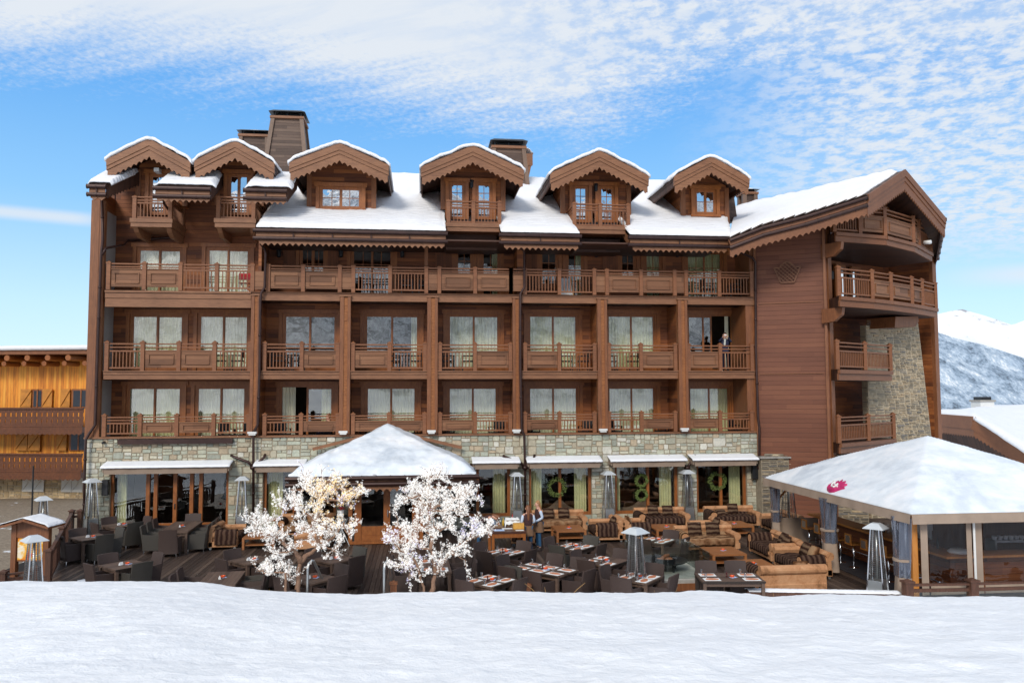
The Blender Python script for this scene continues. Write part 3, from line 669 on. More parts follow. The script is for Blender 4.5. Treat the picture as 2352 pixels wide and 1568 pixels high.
# ---- windows
def curtain(parent, x0, x1, y, z0, z1, mat, folds=.14, nm='curtain'):
    m = MB(); ph = random.uniform(0, 6)
    m.grid(lambda a, b: V((lerp(x0, x1, a), y+.035*math.sin(ph+a*(x1-x0)/folds*6.28)+.012*math.sin(a*37+b*3), lerp(z0, z1, b))), max(8, int((x1-x0)/.02)), 3)
    return m.build(nm, M[mat], parent, smooth=True)
def frame(m, x0, x1, z0, z1, y0, y1, t=.08, tb=None):
    tb = tb or t
    m.box(x0, x0+t, y0, y1, z0, z1); m.box(x1-t, x1, y0, y1, z0, z1); m.box(x0+t, x1-t, y0+.002, y1-.002, z1-t, z1); m.box(x0+t, x1-t, y0+.002, y1-.002, z0, z0+tb)
def window(q, y=YB, parent=H, surround=True, gl='glass'):
    x0, x1, za, zb = q['x0'], q['x1'], q['z0'], q['z1']; k = q['kind']; xm = (x0+x1)/2
    m = MB(); frame(m, x0, x1, za, zb, y+.02, y+.14, .07); pn = MB()
    if k in ('slide', 'grid'):
        frame(m, x0+.07, xm+.03, za+.07, zb-.07, y+.03, y+.075, .075, .1); frame(m, xm-.03, x1-.07, za+.07, zb-.07, y+.08, y+.125, .075, .1)
        pn.box(x0+.145, xm-.045, y+.048, y+.056, za+.17, zb-.145); pn.box(xm+.045, x1-.145, y+.098, y+.106, za+.17, zb-.145)
    elif k == 'open1':      # left leaf slid away, dark room and a loose curtain
        frame(m, xm-.05, x1-.07, za+.07, zb-.07, y+.08, y+.125, .085, .1); pn.box(xm+.035, x1-.155, y+.098, y+.106, za+.17, zb-.155)
    elif k == 'open2':
        a1 = lerp(x0, x1, .36); frame(m, x0+.07, a1+.04, za+.07, zb-.07, y+.03, y+.075, .07, .1); frame(m, a1, lerp(x0, x1, .56), za+.07, zb-.07, y+.08, y+.125, .07, .1)
        pn.box(x0+.14, a1-.03, y+.048, y+.056, za+.17, zb-.14); pn.box(a1+.07, lerp(x0, x1, .56)-.07, y+.098, y+.106, za+.17, zb-.14)
    elif k == 'case':
        frame(m, x0+.07, xm+.002, za+.07, zb-.07, y+.03, y+.085, .06); frame(m, xm+.003, x1-.07, za+.07, zb-.07, y+.03, y+.085, .06)
        pn.box(x0+.13, xm-.058, y+.05, y+.058, za+.13, zb-.13); pn.box(xm+.063, x1-.13, y+.05, y+.058, za+.13, zb-.13)
    else:
        frame(m, x0+.07, x1-.07, za+.07, zb-.07, y+.03, y+.085, .065); pn.box(x0+.135, x1-.135, y+.05, y+.058, za+.135, zb-.135)
    if k in ('grid', 'case', 'single'):
        cols_ = {'grid': [x0+(x1-x0)*t for t in (.29, .71)], 'case': [x0+(x1-x0)*t for t in (.29, .71)], 'single': [xm]}[k]
        if k == 'case' and not q.get('vbar', 1): cols_ = []
        for c in cols_: m.box(c-.014, c+.014, y+.036, y+.07, za+.13, zb-.13)
        n = q.get('rows', 3 if (zb-za) > 1.4 else 2)
        for i in range(1, n): zz = lerp(za+.12, zb-.12, i/n); m.box(x0+.12, x1-.12, y+.037, y+.071, zz-.014, zz+.014)
    if surround:
        t = .15; m.box(x0-t, x0-.002, y-.045, y-.002, za, zb); m.box(x1+.002, x1+t, y-.045, y-.002, za, zb); m.box(x0-t-.06, x1+t+.06, y-.06, y-.003, zb+.002, zb+.17)
        if za > fl1+.2 and k in ('case', 'single') and q.get('sill', 1): m.box(x0-t-.03, x1+t+.03, y-.075, y-.003, za-.1, za-.002)
    fr = m.build('window', M['frame'], parent)
    if pn.v: pn.build('pane', M[gl], fr)
    c = q['cur']; yc = y+.32
    if c == 'g': curtain(fr, x0+.05, x1-.05, yc, za, zb, 'curg')
    elif c == 'w': curtain(fr, x0+.05, x1-.05, yc, za, zb, 'curw')
    elif c == 'r': curtain(fr, lerp(x0, x1, .84), x1-.03, yc, za, zb, 'curw')
    elif c == 'h': curtain(fr, lerp(x0, x1, .6), x1-.03, yc, za, zb, 'curg')
    if k == 'open1': curtain(fr, x0+.06, lerp(x0, x1, .27), y+.16, za, zb, 'curw'); curtain(fr, lerp(x0, x1, .74), x1-.1, yc, za, zb, 'curg')
    if k == 'open2': curtain(fr, lerp(x0, x1, .86), lerp(x0, x1, .94), y+.2, za, zb, 'curw', .07)
    if c == 'n' or k.startswith('open'):
        pass
    return fr
for q in wins: window(q)
# shutters and lanterns of the top gallery
def shutter(ua, ub, vt, zb, y=YB):
    m = MB(); a, b = XY(ua, y, 590), XY(ub, y, 590); zt = zB(vt, ua); m.box(a, b, y-.05, y-.004, zb, zt)
    m.box(a+.03, b-.03, y-.07, y-.051, zb+.2, zb+.3); m.box(a+.03, b-.03, y-.07, y-.051, zt-.35, zt-.25); m.build('shutter', M['wallv'], H)
shutter(651, 678, 569, fl3+.6); shutter(753, 778, 569, fl3+.6); shutter(1000, 1038, 571, fl3+.5); shutter(1208, 1233, 575, fl3+.5); shutter(1383, 1419, 574, fl3+.5)
def lantern(x, y, z, parent=H):
    m = MB(); m.lathe([(.02, .22), (.10, .20), (.12, .14), (.09, .12), (.085, -.1), (.06, -.14), (.01, -.15)], (x, y-.16, z), 10); m.box(x-.02, x+.02, y-.16, y, z+.16, z+.2); m.box(x-.05, x+.05, y-.03, y-.002, z-.05, z+.25)
    o = m.build('wall_lantern', M['black'], parent, smooth=False)
    MB().lathe([(.062, -.02), (.074, .0), (.074, .09), (.06, .1)], (x, y-.172, z-.03), 8).build('lantern_glass', M['tumbler'], o)
for u in (642, 784, 924, 1368, 1553, 1688): lantern(XY(u, YB, 582), YB, zB(585, u))
MB().box(XY(975, .3, 600), XY(983, .3, 600), .2, .36, fl3, ZE+.1).build('gallery_post', M['pillar'], H)
MB().box(XY(1186, .6, 600), XY(1200, .6, 600), .3, YB, fl3, ZE+.1).build('partition_wall', M['wall'], H)
MB().box(XY(596, .2, 600), XY(603, .2, 600), .0, YB, fl3, ZE+.05).build('partition_wall', M['wall'], H)
# ------------------------------------------------------------------ roofs
SL = .53; YE = -1.25
def zr(y): return ZE + (y-YE)*SL
YR = 7.2
def snow_lump(x, y): return .05*fbm(x*.9, y*.9, 2)+.02*fbm(x*4, y*4, 5)
def vall(y): return lerp(XY(1680, YE, 545), 15.6, (y-YE)/(YR-YE))
def roof_patch(x0, x1, y0, y1=YR, th=.13):
    m = MB(); X1 = (lambda y: vall(y)) if x1 is None else (lambda y: x1)
    def f(a, b):
        y = lerp(y0, y1, b); x = lerp(x0, X1(y), a); e = min(a*(X1(y)-x0), (1-a)*(X1(y)-x0) if x1 else 9, b*(y1-y0))
        return V((x+(.05*fbm(3.0, y*3) if a in (0, 1) else 0), y+(.05*fbm(x*3, 7.0) if b == 0 else 0), zr(y)+.02+th*(.25+.75*sstep(0, .18, e))+snow_lump(x, y)*sstep(0, .3, e)))
    m.grid(f, max(6, int(abs((x1 or 12)-x0)/.14)), 56)
    # front lip
    n = len(m.v); K = max(6, int(abs((x1 or 12)-x0)/.14))
    for i in range(K+1):
        p = V(m.v[i*57]); m.v.append((p.x, p.y, zr(y0)+.0))
    for i in range(K): m.f.append((n+i, n+i+1, (i+1)*57, i*57))
    for side in (0, K):
        n = len(m.v)
        for j in range(57):
            p = V(m.v[side*57+j]); m.v.append((p.x, p.y, zr(p.y)))
        for j in range(56): m.f.append((side*57+j, side*57+j+1, n+j+1, n+j))
    return m.build('roof_snow', M['rsnow'], H, smooth=True)
def slab(x0, x1, y0, y1=YR, nm='roof_deck'):
    m = MB(); vs = []
    xb = vall(y1) if x1 is None else x1; xa = vall(y0) if x1 is None else x1
    P = [(x0, y0), (xa, y0), (xb, y1), (x0, y1)]
    for dz in (-.16, .0): vs += [(p[0], p[1], zr(p[1])+dz) for p in P]
    m.add(vs, [(3, 2, 1, 0), (4, 5, 6, 7), (0, 1, 5, 4), (1, 2, 6, 5), (2, 3, 7, 6), (3, 0, 4, 7)]); return m.build(nm, M['soffx'], H)
xe = [(XY(588, YE, 530), XY(1024, YE, 530)), (XY(1151, YE, 535), XY(1331, YE, 540)), (XY(1447, YE, 545), None)]
gp1 = (xe[0][1], xe[1][0]); gp2 = (xe[1][1], xe[2][0])
for (a, b) in xe: roof_patch(a, b, YE); slab(a, b, YE)
for (a, b) in (gp1, gp2): roof_patch(a+.0, b, 1.35); slab(a+.001, b-.001, 1.3)
MB().box(xe[0][0], 12.6, YR-.1, YR+.2, ZE, zr(YR)).build('wall', M['wall'], H)
def gutters(A, B, nrm, mat='gutter', y2=.0):
    """a pair of half-round gutters with straps, hung one above the other"""
    A = V(A); B = V(B); nrm = V(nrm); m = MB(); n = max(2, int((B-A).length/.5))
    m.tube([A, B], .085, 10); m.tube([A+V((0, 0, -.30))+nrm*.04, B+V((0, 0, -.30))+nrm*.04], .08, 10)
    for i in range(n+1):
        p = A.lerp(B, i/n)
        d = (B-A).normalized()*.012
        for q, r in ((p, .098), (p+V((0, 0, -.3))+nrm*.04, .093)): m.tube([q-d, q+d], r, 10)
    for i in range(1, max(2, n//3)): p = A.lerp(B, i/(max(2, n//3))); m.box(p.x-.02, p.x+.02, p.y-.02, p.y+.02, p.z-.28, p.z-.05)
    return m.build('gutter', M[mat], H)
zx = XY(1672, YE, 548)
for i, (a, b) in enumerate(xe):
    b2 = zx if b is None else b
    gutters((a-.08, YE-.06, ZE-.14), (b2+.06, YE-.06, ZE-.14), (0, 1, 0))
    f = MB(); f.box(a, b2, YE, YE+.04, ZE-.36, ZE-.01); f.build('fascia', M['trim'], H)
    s = MB(); s.scallop((a+.12, YE+.03, ZE-.36), (b2-.05, YE+.03, ZE-.36), .36, (0, .04, 0), .235, .1); s.build('scalloped_board', M['trim'], H)
    if i: 
        m = MB(); m.add([(a, YE+.02, ZE-.55), (a, YE+.02, ZE), (a, YE+1.6, zr(YE+1.6)), (a, YE+1.6, zr(YE+1.6)-.5)], [(0, 1, 2, 3)]); m.build('fascia', M['trim'], H)
# soffit
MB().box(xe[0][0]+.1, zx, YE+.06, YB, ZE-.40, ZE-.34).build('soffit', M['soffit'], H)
# small eaves of the left attic storey
ZA = ZF(428, 420, -.9)
XRt = XY(600, YB, 480)
MB().box(XL-.35, XL-.05, YB, 7, zst, ZA+.8).build('end_wall', M['wall'], H)
def vl(v, u): return PY(u, v, -.95).z
for j, (ua, ub, uc) in enumerate(((203, 320, 240), (355, 510, 480), (562, 681, 655))):
    y0, y1 = -1.0, .95; xa = XY(ua+2, y0, 425); xb = XY(uc+2, y0, 425); s_ = .53
    zf_ = lambda y: ZA+(y-y0)*s_
    xr = lambda y: lerp(xb, XY(ub-2, y1, 410), sstep(0, 1, (y-y0)/(y1-y0)))
    # the eave piece widens up the slope on its right-hand side
    m = MB(); m.shell(lambda a, b: V((lerp(xa, lerp(xb, XY(ub, y1, 410), b), a), lerp(y0, y1, b), zf_(lerp(y0, y1, b)))), 2, 2, (0, 0, -.1)); R = m.build('eave_roof', M['soffx'], H)
    m = MB()
    def f(a, b):
        y = lerp(y0-.03, y1, b); x = lerp(xa-.03, lerp(xb+.25, XY(ub, y1, 410), b), a); e = min(a, 1-a)*3
        return V((x+.04*fbm(x*3, y*3, j), y, zf_(y)+.005+(.17*sstep(0, .25, min(e, b*3+.15)))+.02*fbm(x*3, y*3)))
    m.shell(f, 30, 16, (0, 0, -.06)); m.build('snow', M['rsnow'], R, smooth=True)
    gutters((xa-.06, y0-.05, ZA-.13), (xb+.04, y0-.05, ZA-.13), (0, 1, 0))
    s = MB(); s.box(xa, xb, y0, y0+.04, ZA-.34, ZA-.01); s.scallop((xa+.05, y0+.02, ZA-.34), (xb, y0+.02, ZA-.34), .32, (0, .04, 0), .22, .1); s.build('scalloped_board', M['trim'], H)
    s = MB(); P0 = V((xb, y0+.06, ZA)); P1 = V((XY(ub, y1, 410), y1, zf_(y1))); s.scallop(P0, P1, .58, (.04, 0, 0), .2, .09); s.build('side_board', M['soffit'], H)
MB().box(XL-.28, XRt, .0, YB, ZA-.75, ZA-.7).build('soffit', M['soffit'], H) if False else None
# attic storey wall behind the small eaves
MB().box(XL-.28, XL-.001, -.02, YB+.1, ZF(470, 226)+.002, ZA-.02).build('wall', M['wall'], H)
# ---- dormers
def dormer(uL, vL, uA, vA, uR, vR, yb, wuL, wuR, yw, vbot, lab, deep=5.2, thick=.80):
    A = PY(uA, vA, yb); Lp = PY(uL, vL, yb); Rp = PY(uR, vR, yb)
    zl = (Lp.z+Rp.z)/2; hw = (Rp.x-Lp.x)/2; cx_ = A.x; Lp = V((cx_-hw, yb, zl)); Rp = V((cx_+hw, yb, zl))
    wx0, wx1 = XY(wuL, yw, 450), XY(wuR, yw, 450); zb_ = PY((wuL+wuR)/2, vbot, yw).z
    sl = (A.z-zl)/hw; zw0 = A.z-(cx_-wx0)*sl-.2; zw1 = A.z-(wx1-cx_)*sl-.2
    yback = yw+4.6
    m = MB()
    # walls as a box with a pitched head
    prof = [(wx0, zb_), (wx1, zb_), (wx1, zw1), (cx_, A.z-.2), (wx0, zw0)]
    m.prism([(p[0], yw, p[1]) for p in prof], (0, yback-yw, 0)); D = m.build('dormer', M['wall'], H, label=lab)
    for x in (wx0, wx1): MB().box(x-.11 if x == wx0 else x-.09, x+.09 if x == wx0 else x+.11, yw-.05, yw+.12, zb_-.05, min(zw0, zw1)-.1).build('corner_board', M['pillar'], D)
    # roof slabs
    m = MB()
    for P in (Lp, Rp):
        e = V((P.x, 0, P.z)); a = V((cx_, 0, A.z)); vs = []
        for yy in (yb+.1, yback):
            for q in (a, e):
                for dz in (0, -.16): vs.append((q.x, yy, q.z+dz))
        m.add(vs, [(0, 2, 3, 1), (4, 5, 7, 6), (0, 4, 6, 2), (1, 3, 7, 5), (2, 6, 7, 3), (0, 1, 5, 4)])
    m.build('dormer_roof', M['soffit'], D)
    # barge boards, three tiers, the lowest scalloped
    for P, s_ in ((Lp, -1), (Rp, 1)):
        m = MB(); a = V((cx_, yb, A.z+.03)); e = V((P.x, yb, P.z+.03)); d = (e-a)
        for (h0, h1, dy) in ((0, thick*.34, -.03), (thick*.345, thick*.53, .0)):
            m.add([a+V((0, dy, -h0)), e+V((0, dy, -h0)), e+V((0, dy, -h1)), a+V((0, dy, -h1)), a+V((0, .12, -h0)), e+V((0, .12, -h0)), e+V((0, .12, -h1)), a+V((0, .12, -h1))], [(0, 1, 2, 3), (4, 7, 6, 5), (0, 4, 5, 1), (3, 2, 6, 7), (1, 5, 6, 2)])
        m.build('barge_board', M['trim'], D)
        m = MB(); m.scallop(a+V((0, .03, -thick*.535)), e+V((-s_*.04, .03, -thick*.535)), thick*.46, (0, .04, 0), .235, .1); m.build('scalloped_board', M['trim'], D)
        # eave fascia running back
        m = MB(); m.scallop((P.x-s_*.02, yb+.1, P.z-.02), (P.x-s_*.02, yback-1.2, P.z-.02), .42, (-s_*.04, 0, 0), .2, .08); m.build('side_board', M['soffit'], D)
    # snow
    m = MB()
    def f(a, b):
        x = lerp(Lp.x-.07, Rp.x+.07, a); y = lerp(yb-.06, yback+1.2, b); t = abs(x-cx_); z = A.z-t*sl if t < hw else zl-(t-hw)*sl
        z = A.z-math.sqrt(t*t+.03)*sl+.09
        e = min(a, 1-a)*2*hw; return V((x, y+.04*fbm(x*4, 1.0), z+.03+.14*sstep(0, .22, e)*(.75+.25*sstep(0, .25, b*6))+.045*fbm(x*2.2, y*2.2, uA)+.02*fbm(x*7, y*5, uA)))
    m.shell(f, 56, 30, (0, 0, -.13)); m.build('snow', M['rsnow'], D, smooth=True)
    return D, wx0, wx1, zb_, cx_
def dz(v, y, u): return PY(u, v, y).z
Ld = lambda s: 'snow capped gabled dormer ' + s
YDB = -.40
D1 = dormer(247, 372, 343, 321, 440, 370, YDB, 318, 425, .95, 470, Ld('at the far left end'))
D2 = dormer(448, 374, 540, 325, 632, 374, YDB, 500, 600, .95, 470, Ld('beside the small chimney'))
D3 = dormer(672, 376, 780, 331, 900, 380, YDB, 711, 858, 1.05, 487, Ld('with two wide low windows'))
D4 = dormer(969, 388, 1086, 336, 1205, 389, YDB, 1018, 1155, .95, 480, Ld('with the balcony beside the square chimney'))
D5 = dormer(1262, 402, 1377, 348, 1488, 404, YDB, 1293, 1443, .95, 490, Ld('with a balcony, fifth from the left'))
D6 = dormer(1536, 408, 1634, 361, 1709, 408, YDB, 1569, 1668, 1.05, 512, Ld('with one small window near the wing'))
# dormer windows
def dwin(ua, ub, va, vb, y, kind='single', cur='n', rows=None, **k):
    q = dict(x0=XY(ua, y, 450), x1=XY(ub, y, 450), z0=dz(vb, y, ua), z1=dz(va, y, ua), kind=kind, cur=cur, **k)
    if rows: q['rows'] = rows
    window(q, y-.16, gl='glassr')
dwin(735, 832, 430, 481, 1.05, 'case', 'n', 2); dwin(1592, 1642, 436, 494, 1.05, 'case', 'n', 2, vbar=0)
dwin(1031, 1068, 420, 505, .95, rows=4, sill=0); dwin(1092, 1130, 421, 505, .95, rows=4, sill=0)
dwin(1314, 1350, 428, 512, .95, rows=4, sill=0); dwin(1373, 1410, 429, 512, .95, rows=4, sill=0)
dwin(345, 385, 401, 495, .95, rows=2, sill=0); dwin(525, 575, 401, 495, .95, 'case', rows=2, sill=0, vbar=0)
lantern(XY(1083, .95, 425), .95, dz(427, .95, 1083)); lantern(XY(1367, .95, 430), .95, dz(435, .95, 1367))
m = MB(); p = PY(361, 392, .5); m.box(p.x-.1, p.x+.1, .4, .9, p.z-.06, p.z+.09); m.build('floodlight', M['white'], H)
# dormer balconies
def dbal(us, y, v_top, v_rail, v_bot, kinds, yb_, floor_v, lab=None):
    z = dict(post=dz(v_top, y, us[0]), rail=dz(v_rail, y, us[0]), rail2=dz(v_rail+7, y, us[0]), pb=dz(v_bot, y, us[0])+.03, pt=dz(v_rail+13, y, us[0]))
    P = [(XY(u, y, 480), y) for u in us]
    P = [(P[0][0], yb_)]+P+[(P[-1][0], yb_)]
    railing(P, ['b']+kinds+['b'], z, H)
    zf = dz(v_bot, y, us[0]); zl_ = dz(floor_v, y, us[0]); m = MB(); m.box(P[0][0]-.1, P[-1][0]+.1, y-.14, yb_+.3, zl_, lerp(zl_, zf, .5)); m.box(P[0][0]-.13, P[-1][0]+.13, y-.18, yb_+.3, lerp(zl_, zf, .52), zf)
    m.build('balcony_floor', M['trim'], H); return P, zf, zl_
dbal([1030, 1087, 1147], -.35, 458, 463, 513, ['b', 'b'], 1.3, 532)
dbal([1319, 1378, 1442], -.35, 464, 469, 520, ['b', 'b'], 1.3, 537)
def brackets(P, zl_, y):
    for x in (P[0][0]+.05, P[-1][0]-.05):
        m = MB(); m.prism([(x-.08, y-.1, zl_-.002), (x-.08, YB-.01, zl_-.002), (x-.08, YB-.01, zl_-.34), (x-.08, y+.45, zl_-.34), (x-.08, y+.1, zl_-.18)], (.18, 0, 0)); m.build('bracket', M['trim'], H)
for us, fv in (([310, 392], 522), ([502, 583], 523)):
    P, a, b = dbal(us, -.1, 449, 453, 503, ['b'], YB-.02, fv); brackets(P, b, -.1)
# the front walls under dormer balconies 4 and 5 close the gap in the eave
for (a, b), vb_ in ((gp1, 532), (gp2, 537)): 
    MB().box(a+.05, b-.05, .2, 1.2, ZE-.50, dz(vb_, -.35, 1087)-.01).build('wall', M['soffit'], H)
# ---- chimneys
def chimney(uc, w_, half_top, v_cap, v_shaft, half_bot, v_bot, lab, legs=True):
    c = PW(uc, 700, w_); k = w_/FL; zt = PW(uc, v_shaft, w_).z; zb_ = PW(uc, v_bot, w_).z; zc = PW(uc, v_cap, w_).z
    a, b = half_top*k, half_bot*k; m = MB()
    def ring(h, z): return [(c.x-h, c.y-h, z), (c.x+h, c.y-h, z), (c.x+h, c.y+h, z), (c.x-h, c.y+h, z)]
    m.add(ring(b, zb_)+ring(a, zt), [(3, 2, 1, 0), (4, 5, 6, 7), (0, 1, 5, 4), (1, 2, 6, 5), (2, 3, 7, 6), (3, 0, 4, 7)])
    R = m.build('chimney', M['chim'], H, label=lab)
    for sx in (-1, 1):
        for sy in (-1, 1): MB().bar((c.x+sx*b, c.y+sy*b, zb_), (c.x+sx*a, c.y+sy*a, zt), .2, .2, V((0, 1, 0))).build('corner_board', M['chimt'], R)
    MB().box(c.x-a-.14, c.x+a+.14, c.y-a-.14, c.y+a+.14, zt, zt+.12).build('chimney_ledge', M['trim'], R)
    cp = MB(); zo = zt+.12; h = zc-zo
    for sx in (-1, 0, 1):
        for sy in (-1, 0, 1):
            if sx or sy: cp.box(c.x+sx*(a-.05)-.03, c.x+sx*(a-.05)+.03, c.y+sy*(a-.05)-.03, c.y+sy*(a-.05)+.03, zo, zo+h*.75)
    cp.box(c.x-a*.75, c.x+a*.75, c.y-a*.75, c.y+a*.75, zo, zo+h*.55)
    cp.add(ring(a+.2, zo+h*.62)+ring(a-.02, zo+h), [(3, 2, 1, 0), (4, 5, 6, 7), (0, 1, 5, 4), (1, 2, 6, 5), (2, 3, 7, 6), (3, 0, 4, 7)]); cp.build('cowl', M['steelcap'], R)
    s = MB(); s.grid(lambda p, q: V((c.x+(p-.5)*2*a*.95, c.y+(q-.5)*2*a*.95, zo+h-.01+.10*(math.sin(p*math.pi)*math.sin(q*math.pi))**.4)), 10, 10); s.build('snow', M['rsnow'], R, smooth=True)
    return R
M['chim'] = planks('chimney_boards', (.06, .033, .022), (.10, .058, .040), (.155, .098, .068), .16, 'z', .05, (.4, .4, 7)); M['chimt'] = grainwood('chimney_trim', (.12, .07, .045), (.2, .125, .085), (6, 6, .5))
chimney(659, 42, 32, 254, 275, 54, 470, 'tall tapered timber chimney with dark metal cowl')
chimney(583, 42.5, 29, 299, 316, 31, 420, 'short timber chimney with dark cowl behind the second dormer')
chimney(1166, 40, 34, 322, 345, 44, 460, 'broad timber chimney with dark cowl behind the fourth dormer')
chimney(1722, 41, 13, 432, 446, 14, 520, 'small chimney with dark cowl by the roof valley')
# roof peak seen past the broad chimney
m = MB(); a = PW(1190, 352, 44); b = PW(1224, 352, 44); m.box(a.x-1.5, b.x, a.y, a.y+3, a.z-.45, a.z); m.scallop((a.x-1.5, a.y-.01, a.z-.44), (b.x, a.y-.01, a.z-.44), .3, (0, .04, 0), .2, .09); m.prism([(b.x-.3, a.y+.02, a.z-.4), (b.x-.02, a.y+.02, a.z-.4), (b.x-.5, a.y+.02, a.z-2.6)], (0, 3, 0)); R = m.build('rear_gable', M['trim'], H)
m = MB(); m.shell(lambda p, q: V((lerp(a.x-1.6, b.x+.04, p), lerp(a.y-.05, a.y+3, q), a.z+.02+.28*sstep(0, .12, min(p, 1-p))+.03*fbm(p*6, q*3))), 24, 8, (0, 0, -.02)); m.build('snow', M['rsnow'], R, smooth=True)
# slanting wooden wall beside dormer six
m = MB(); q0 = PW(1672, 508, 37); q1 = PW(1694, 508, 37); q2 = PW(1683, 430, 37); q3 = PW(1668, 430, 37)
m.add([q0, q1, q2, q3]+[p+V((0, 2.5, .2)) for p in (q0, q1, q2, q3)], [(0, 1, 2, 3), (4, 7, 6, 5), (0, 4, 5, 1), (1, 5, 6, 2), (2, 6, 7, 3), (3, 7, 4, 0)]); m.build('chimney_side', M['chim'], H)
# ---- downpipes
def pipe(pts, r=.052, nm='downpipe', par=H):
    m = MB(); P = [V(p) for p in pts]; m.tube(P, r, 10)
    for a, b in zip(P, P[1:]):
        d = (b-a)
        if d.length > 1.4:
            n = int(d.length/1.5)+1
            for i in range(1, n): q = a+d*(i/n); dd = d.normalized()*.04; m.tube([q-dd, q+dd], r+.014, 10)
    return m.build(nm, M['gutter'], par, smooth=True)
def pp(*l): return [PY(u, v, y) for u, v, y in l]
pipe(pp((234, 447, -.2), (236, 550, -.18), (232, 590, -.2), (224, 800, -.2), (219, 975, -.2), (206, 994, -.22), (197, 1010, -.25), (194, 1100, -.25), (193, 1215, -.25)))
pipe(pp((374, 440, -.9), (377, 468, -.4), (412, 515, YB-.15), (412, 535, YB-.15), (403, 545, YB-.15), (293, 553, YB-.15), (285, 562, .9), (243, 570, -.1), (234, 585, -.2)))
pipe(pp((598, 543, -1.15), (599, 560, -.9), (607, 571, -.35), (610, 583, -.27), (608, 660, -.27), (600, 672, -.27), (598, 690, -.27), (596, 850, -.27), (592, 975, -.27), (582, 993, -.27), (582, 1065, -.27), (582, 1200, -.27)))
pipe(pp((1190, 548, -1.15), (1192, 565, -.8), (1204, 577, -.3), (1204, 660, -.27), (1195, 675, -.27), (1195, 840, -.27), (1198, 985, -.27), (1204, 1000, -.27), (1206, 1070, -.27), (1206, 1200, -.27)))
pipe(pp((1680, 562, -1.1), (1684, 572, -.8), (1728, 592, -.2), (1735, 602, -.16), (1736, 800, -.16), (1741, 960, -.16), (1744, 980, -.2), (1744, 1200, -.2)))
for uc, s_ in ((582, 1), (1206, 1), (1578, 0), (1744, 2)):
    z0_ = ZY(1072, 0, uc); x = XY(uc, -.27, 1072); m = MB(); m.lathe([(.05, -.14), (.07, -.08), (.13, -.05), (.14, .06)], (x, -.27, z0_), 10)
    if s_ < 2:
        m.tube([V((x-.9 if s_ else x-.75, -.12, z0_+.48)), V((x-.75 if s_ else x-.6, -.2, z0_+.42)), V((x-.2, -.27, z0_+.22)), V((x, -.27, z0_))], .055, 8)
        m.tube([V((x+.42, -.1, z0_+.5)), V((x+.38, -.2, z0_+.38)), V((x+.1, -.27, z0_+.12)), V((x, -.27, z0_))], .055, 8)
    m.build('hopper', M['gutter'], H, smooth=True)
pipe(pp((1578, 1080, -.27), (1580, 1200, -.27)))
# ---- wing: walls laid out from measured sight lines, each corner at its own distance
def cw(xc, wd, z=0): return V((CP.x+wd*math.sin(YAW)+xc*math.cos(YAW), CP.y+wd*math.cos(YAW)-xc*math.sin(YAW), z))
K11 = 1.1
def wz(v, wd, u=2000): return PW(u, v, wd*K11).z
P1 = V((XY(1736, 0, 860), 0, 0)); P2 = cw(12.08*K11, 30.35*K11)
def vwall(m, a, b, z0, z1, th=.2, zt2=None):
    d = (b-a); d.z = 0; n = V((d.y, -d.x, 0)).normalized()*-th; zt2 = z1 if zt2 is None else zt2
    vs = [V((a.x, a.y, z0)), V((b.x, b.y, z0)), V((b.x, b.y, zt2)), V((a.x, a.y, z1))]
    return m.add(vs+[p+n for p in vs], [(0, 1, 2, 3), (7, 6, 5, 4), (0, 4, 5, 1), (1, 5, 6, 2), (2, 6, 7, 3), (3, 7, 4, 0)])
zA1, zA2 = PW(1740, 545, 33.2).z, PW(1900, 480, 33.2).z
M['trimr'] = grainwood('reddish_trim', (.135, .046, .017), (.245, .095, .037), (3, 3, 9))
def m_wing():
    return planks('wing_boards', (.135, .041, .018), (.166, .053, .024), (.20, .069, .031), .20, 'z', .05, (.35, .35, 6))
M['wing'] = m_wing()
m = MB(); vwall(m, P1, P2, -.3, zA1, .25, zA2); wA = m.build('wing_wall', M['wing'], H)
nA = V((P2-P1).y, 0) if False else None
dA = (P2-P1).normalized(); nA = V((dA.y, -dA.x, 0))
for t in (0.02, .97): q = P1.lerp(P2, t)+nA*.04; MB().bar(q+V((0, 0, -.3)), q+V((0, 0, lerp(zA1, zA2, t)-.05)), .10, .26 if t > .5 else .16, nA).build('corner_board', M['pillar'], H)
for v_ in (690, 857): z_ = PW(1820, v_, 33.2).z; m = MB(); m.bar(P1.lerp(P2, .06)+nA*.02+V((0, 0, z_)), P1.lerp(P2, .92)+nA*.02+V((0, 0, z_)), .05, .03); m.build('trim_board', M['pillar'], H)
# emblem: basket outline with lattice
ec = P1.lerp(P2, .47)+nA*.06; zc_ = PW(1813, 617, 33.0).z; sx = (P2-P1).length/170*33*.95
def ep(a, b): return ec+dA*a+V((0, 0, zc_+b))
m = MB(); OL = [(-.27, -.42), (.27, -.42), (.54, .24), (.30, .22), (.24, .34), (.10, .46), (-.08, .46), (-.24, .36), (-.30, .22), (-.54, .24), (-.27, -.42)]
for a, b in zip(OL, OL[1:]): m.bar(ep(*a), ep(*b), .05, .07, nA)
def inside(x, y):
    P = OL[:-1]; c = False
    for i in range(len(P)):
        x1, y1 = P[i]; x2, y2 = P[i-1]
        if (y1 > y) != (y2 > y) and x < (x2-x1)*(y-y1)/(y2-y1)+x1: c = not c
    return c
for k in range(-8, 9):
    for sgn in ((1), (-1)):
        seg = []; 
        for i in range(81):
            t = -1+i*.025; x, y = t, sgn*-t*1.0+k*.17
            if inside(x, y): seg.append((x, y))
        if len(seg) > 2: m.bar(ep(*seg[0]), ep(*seg[-1]), .035 if sgn == 1 else .02, .05 if sgn == 1 else .03, nA)
m.build('emblem', M['trimr'], H)
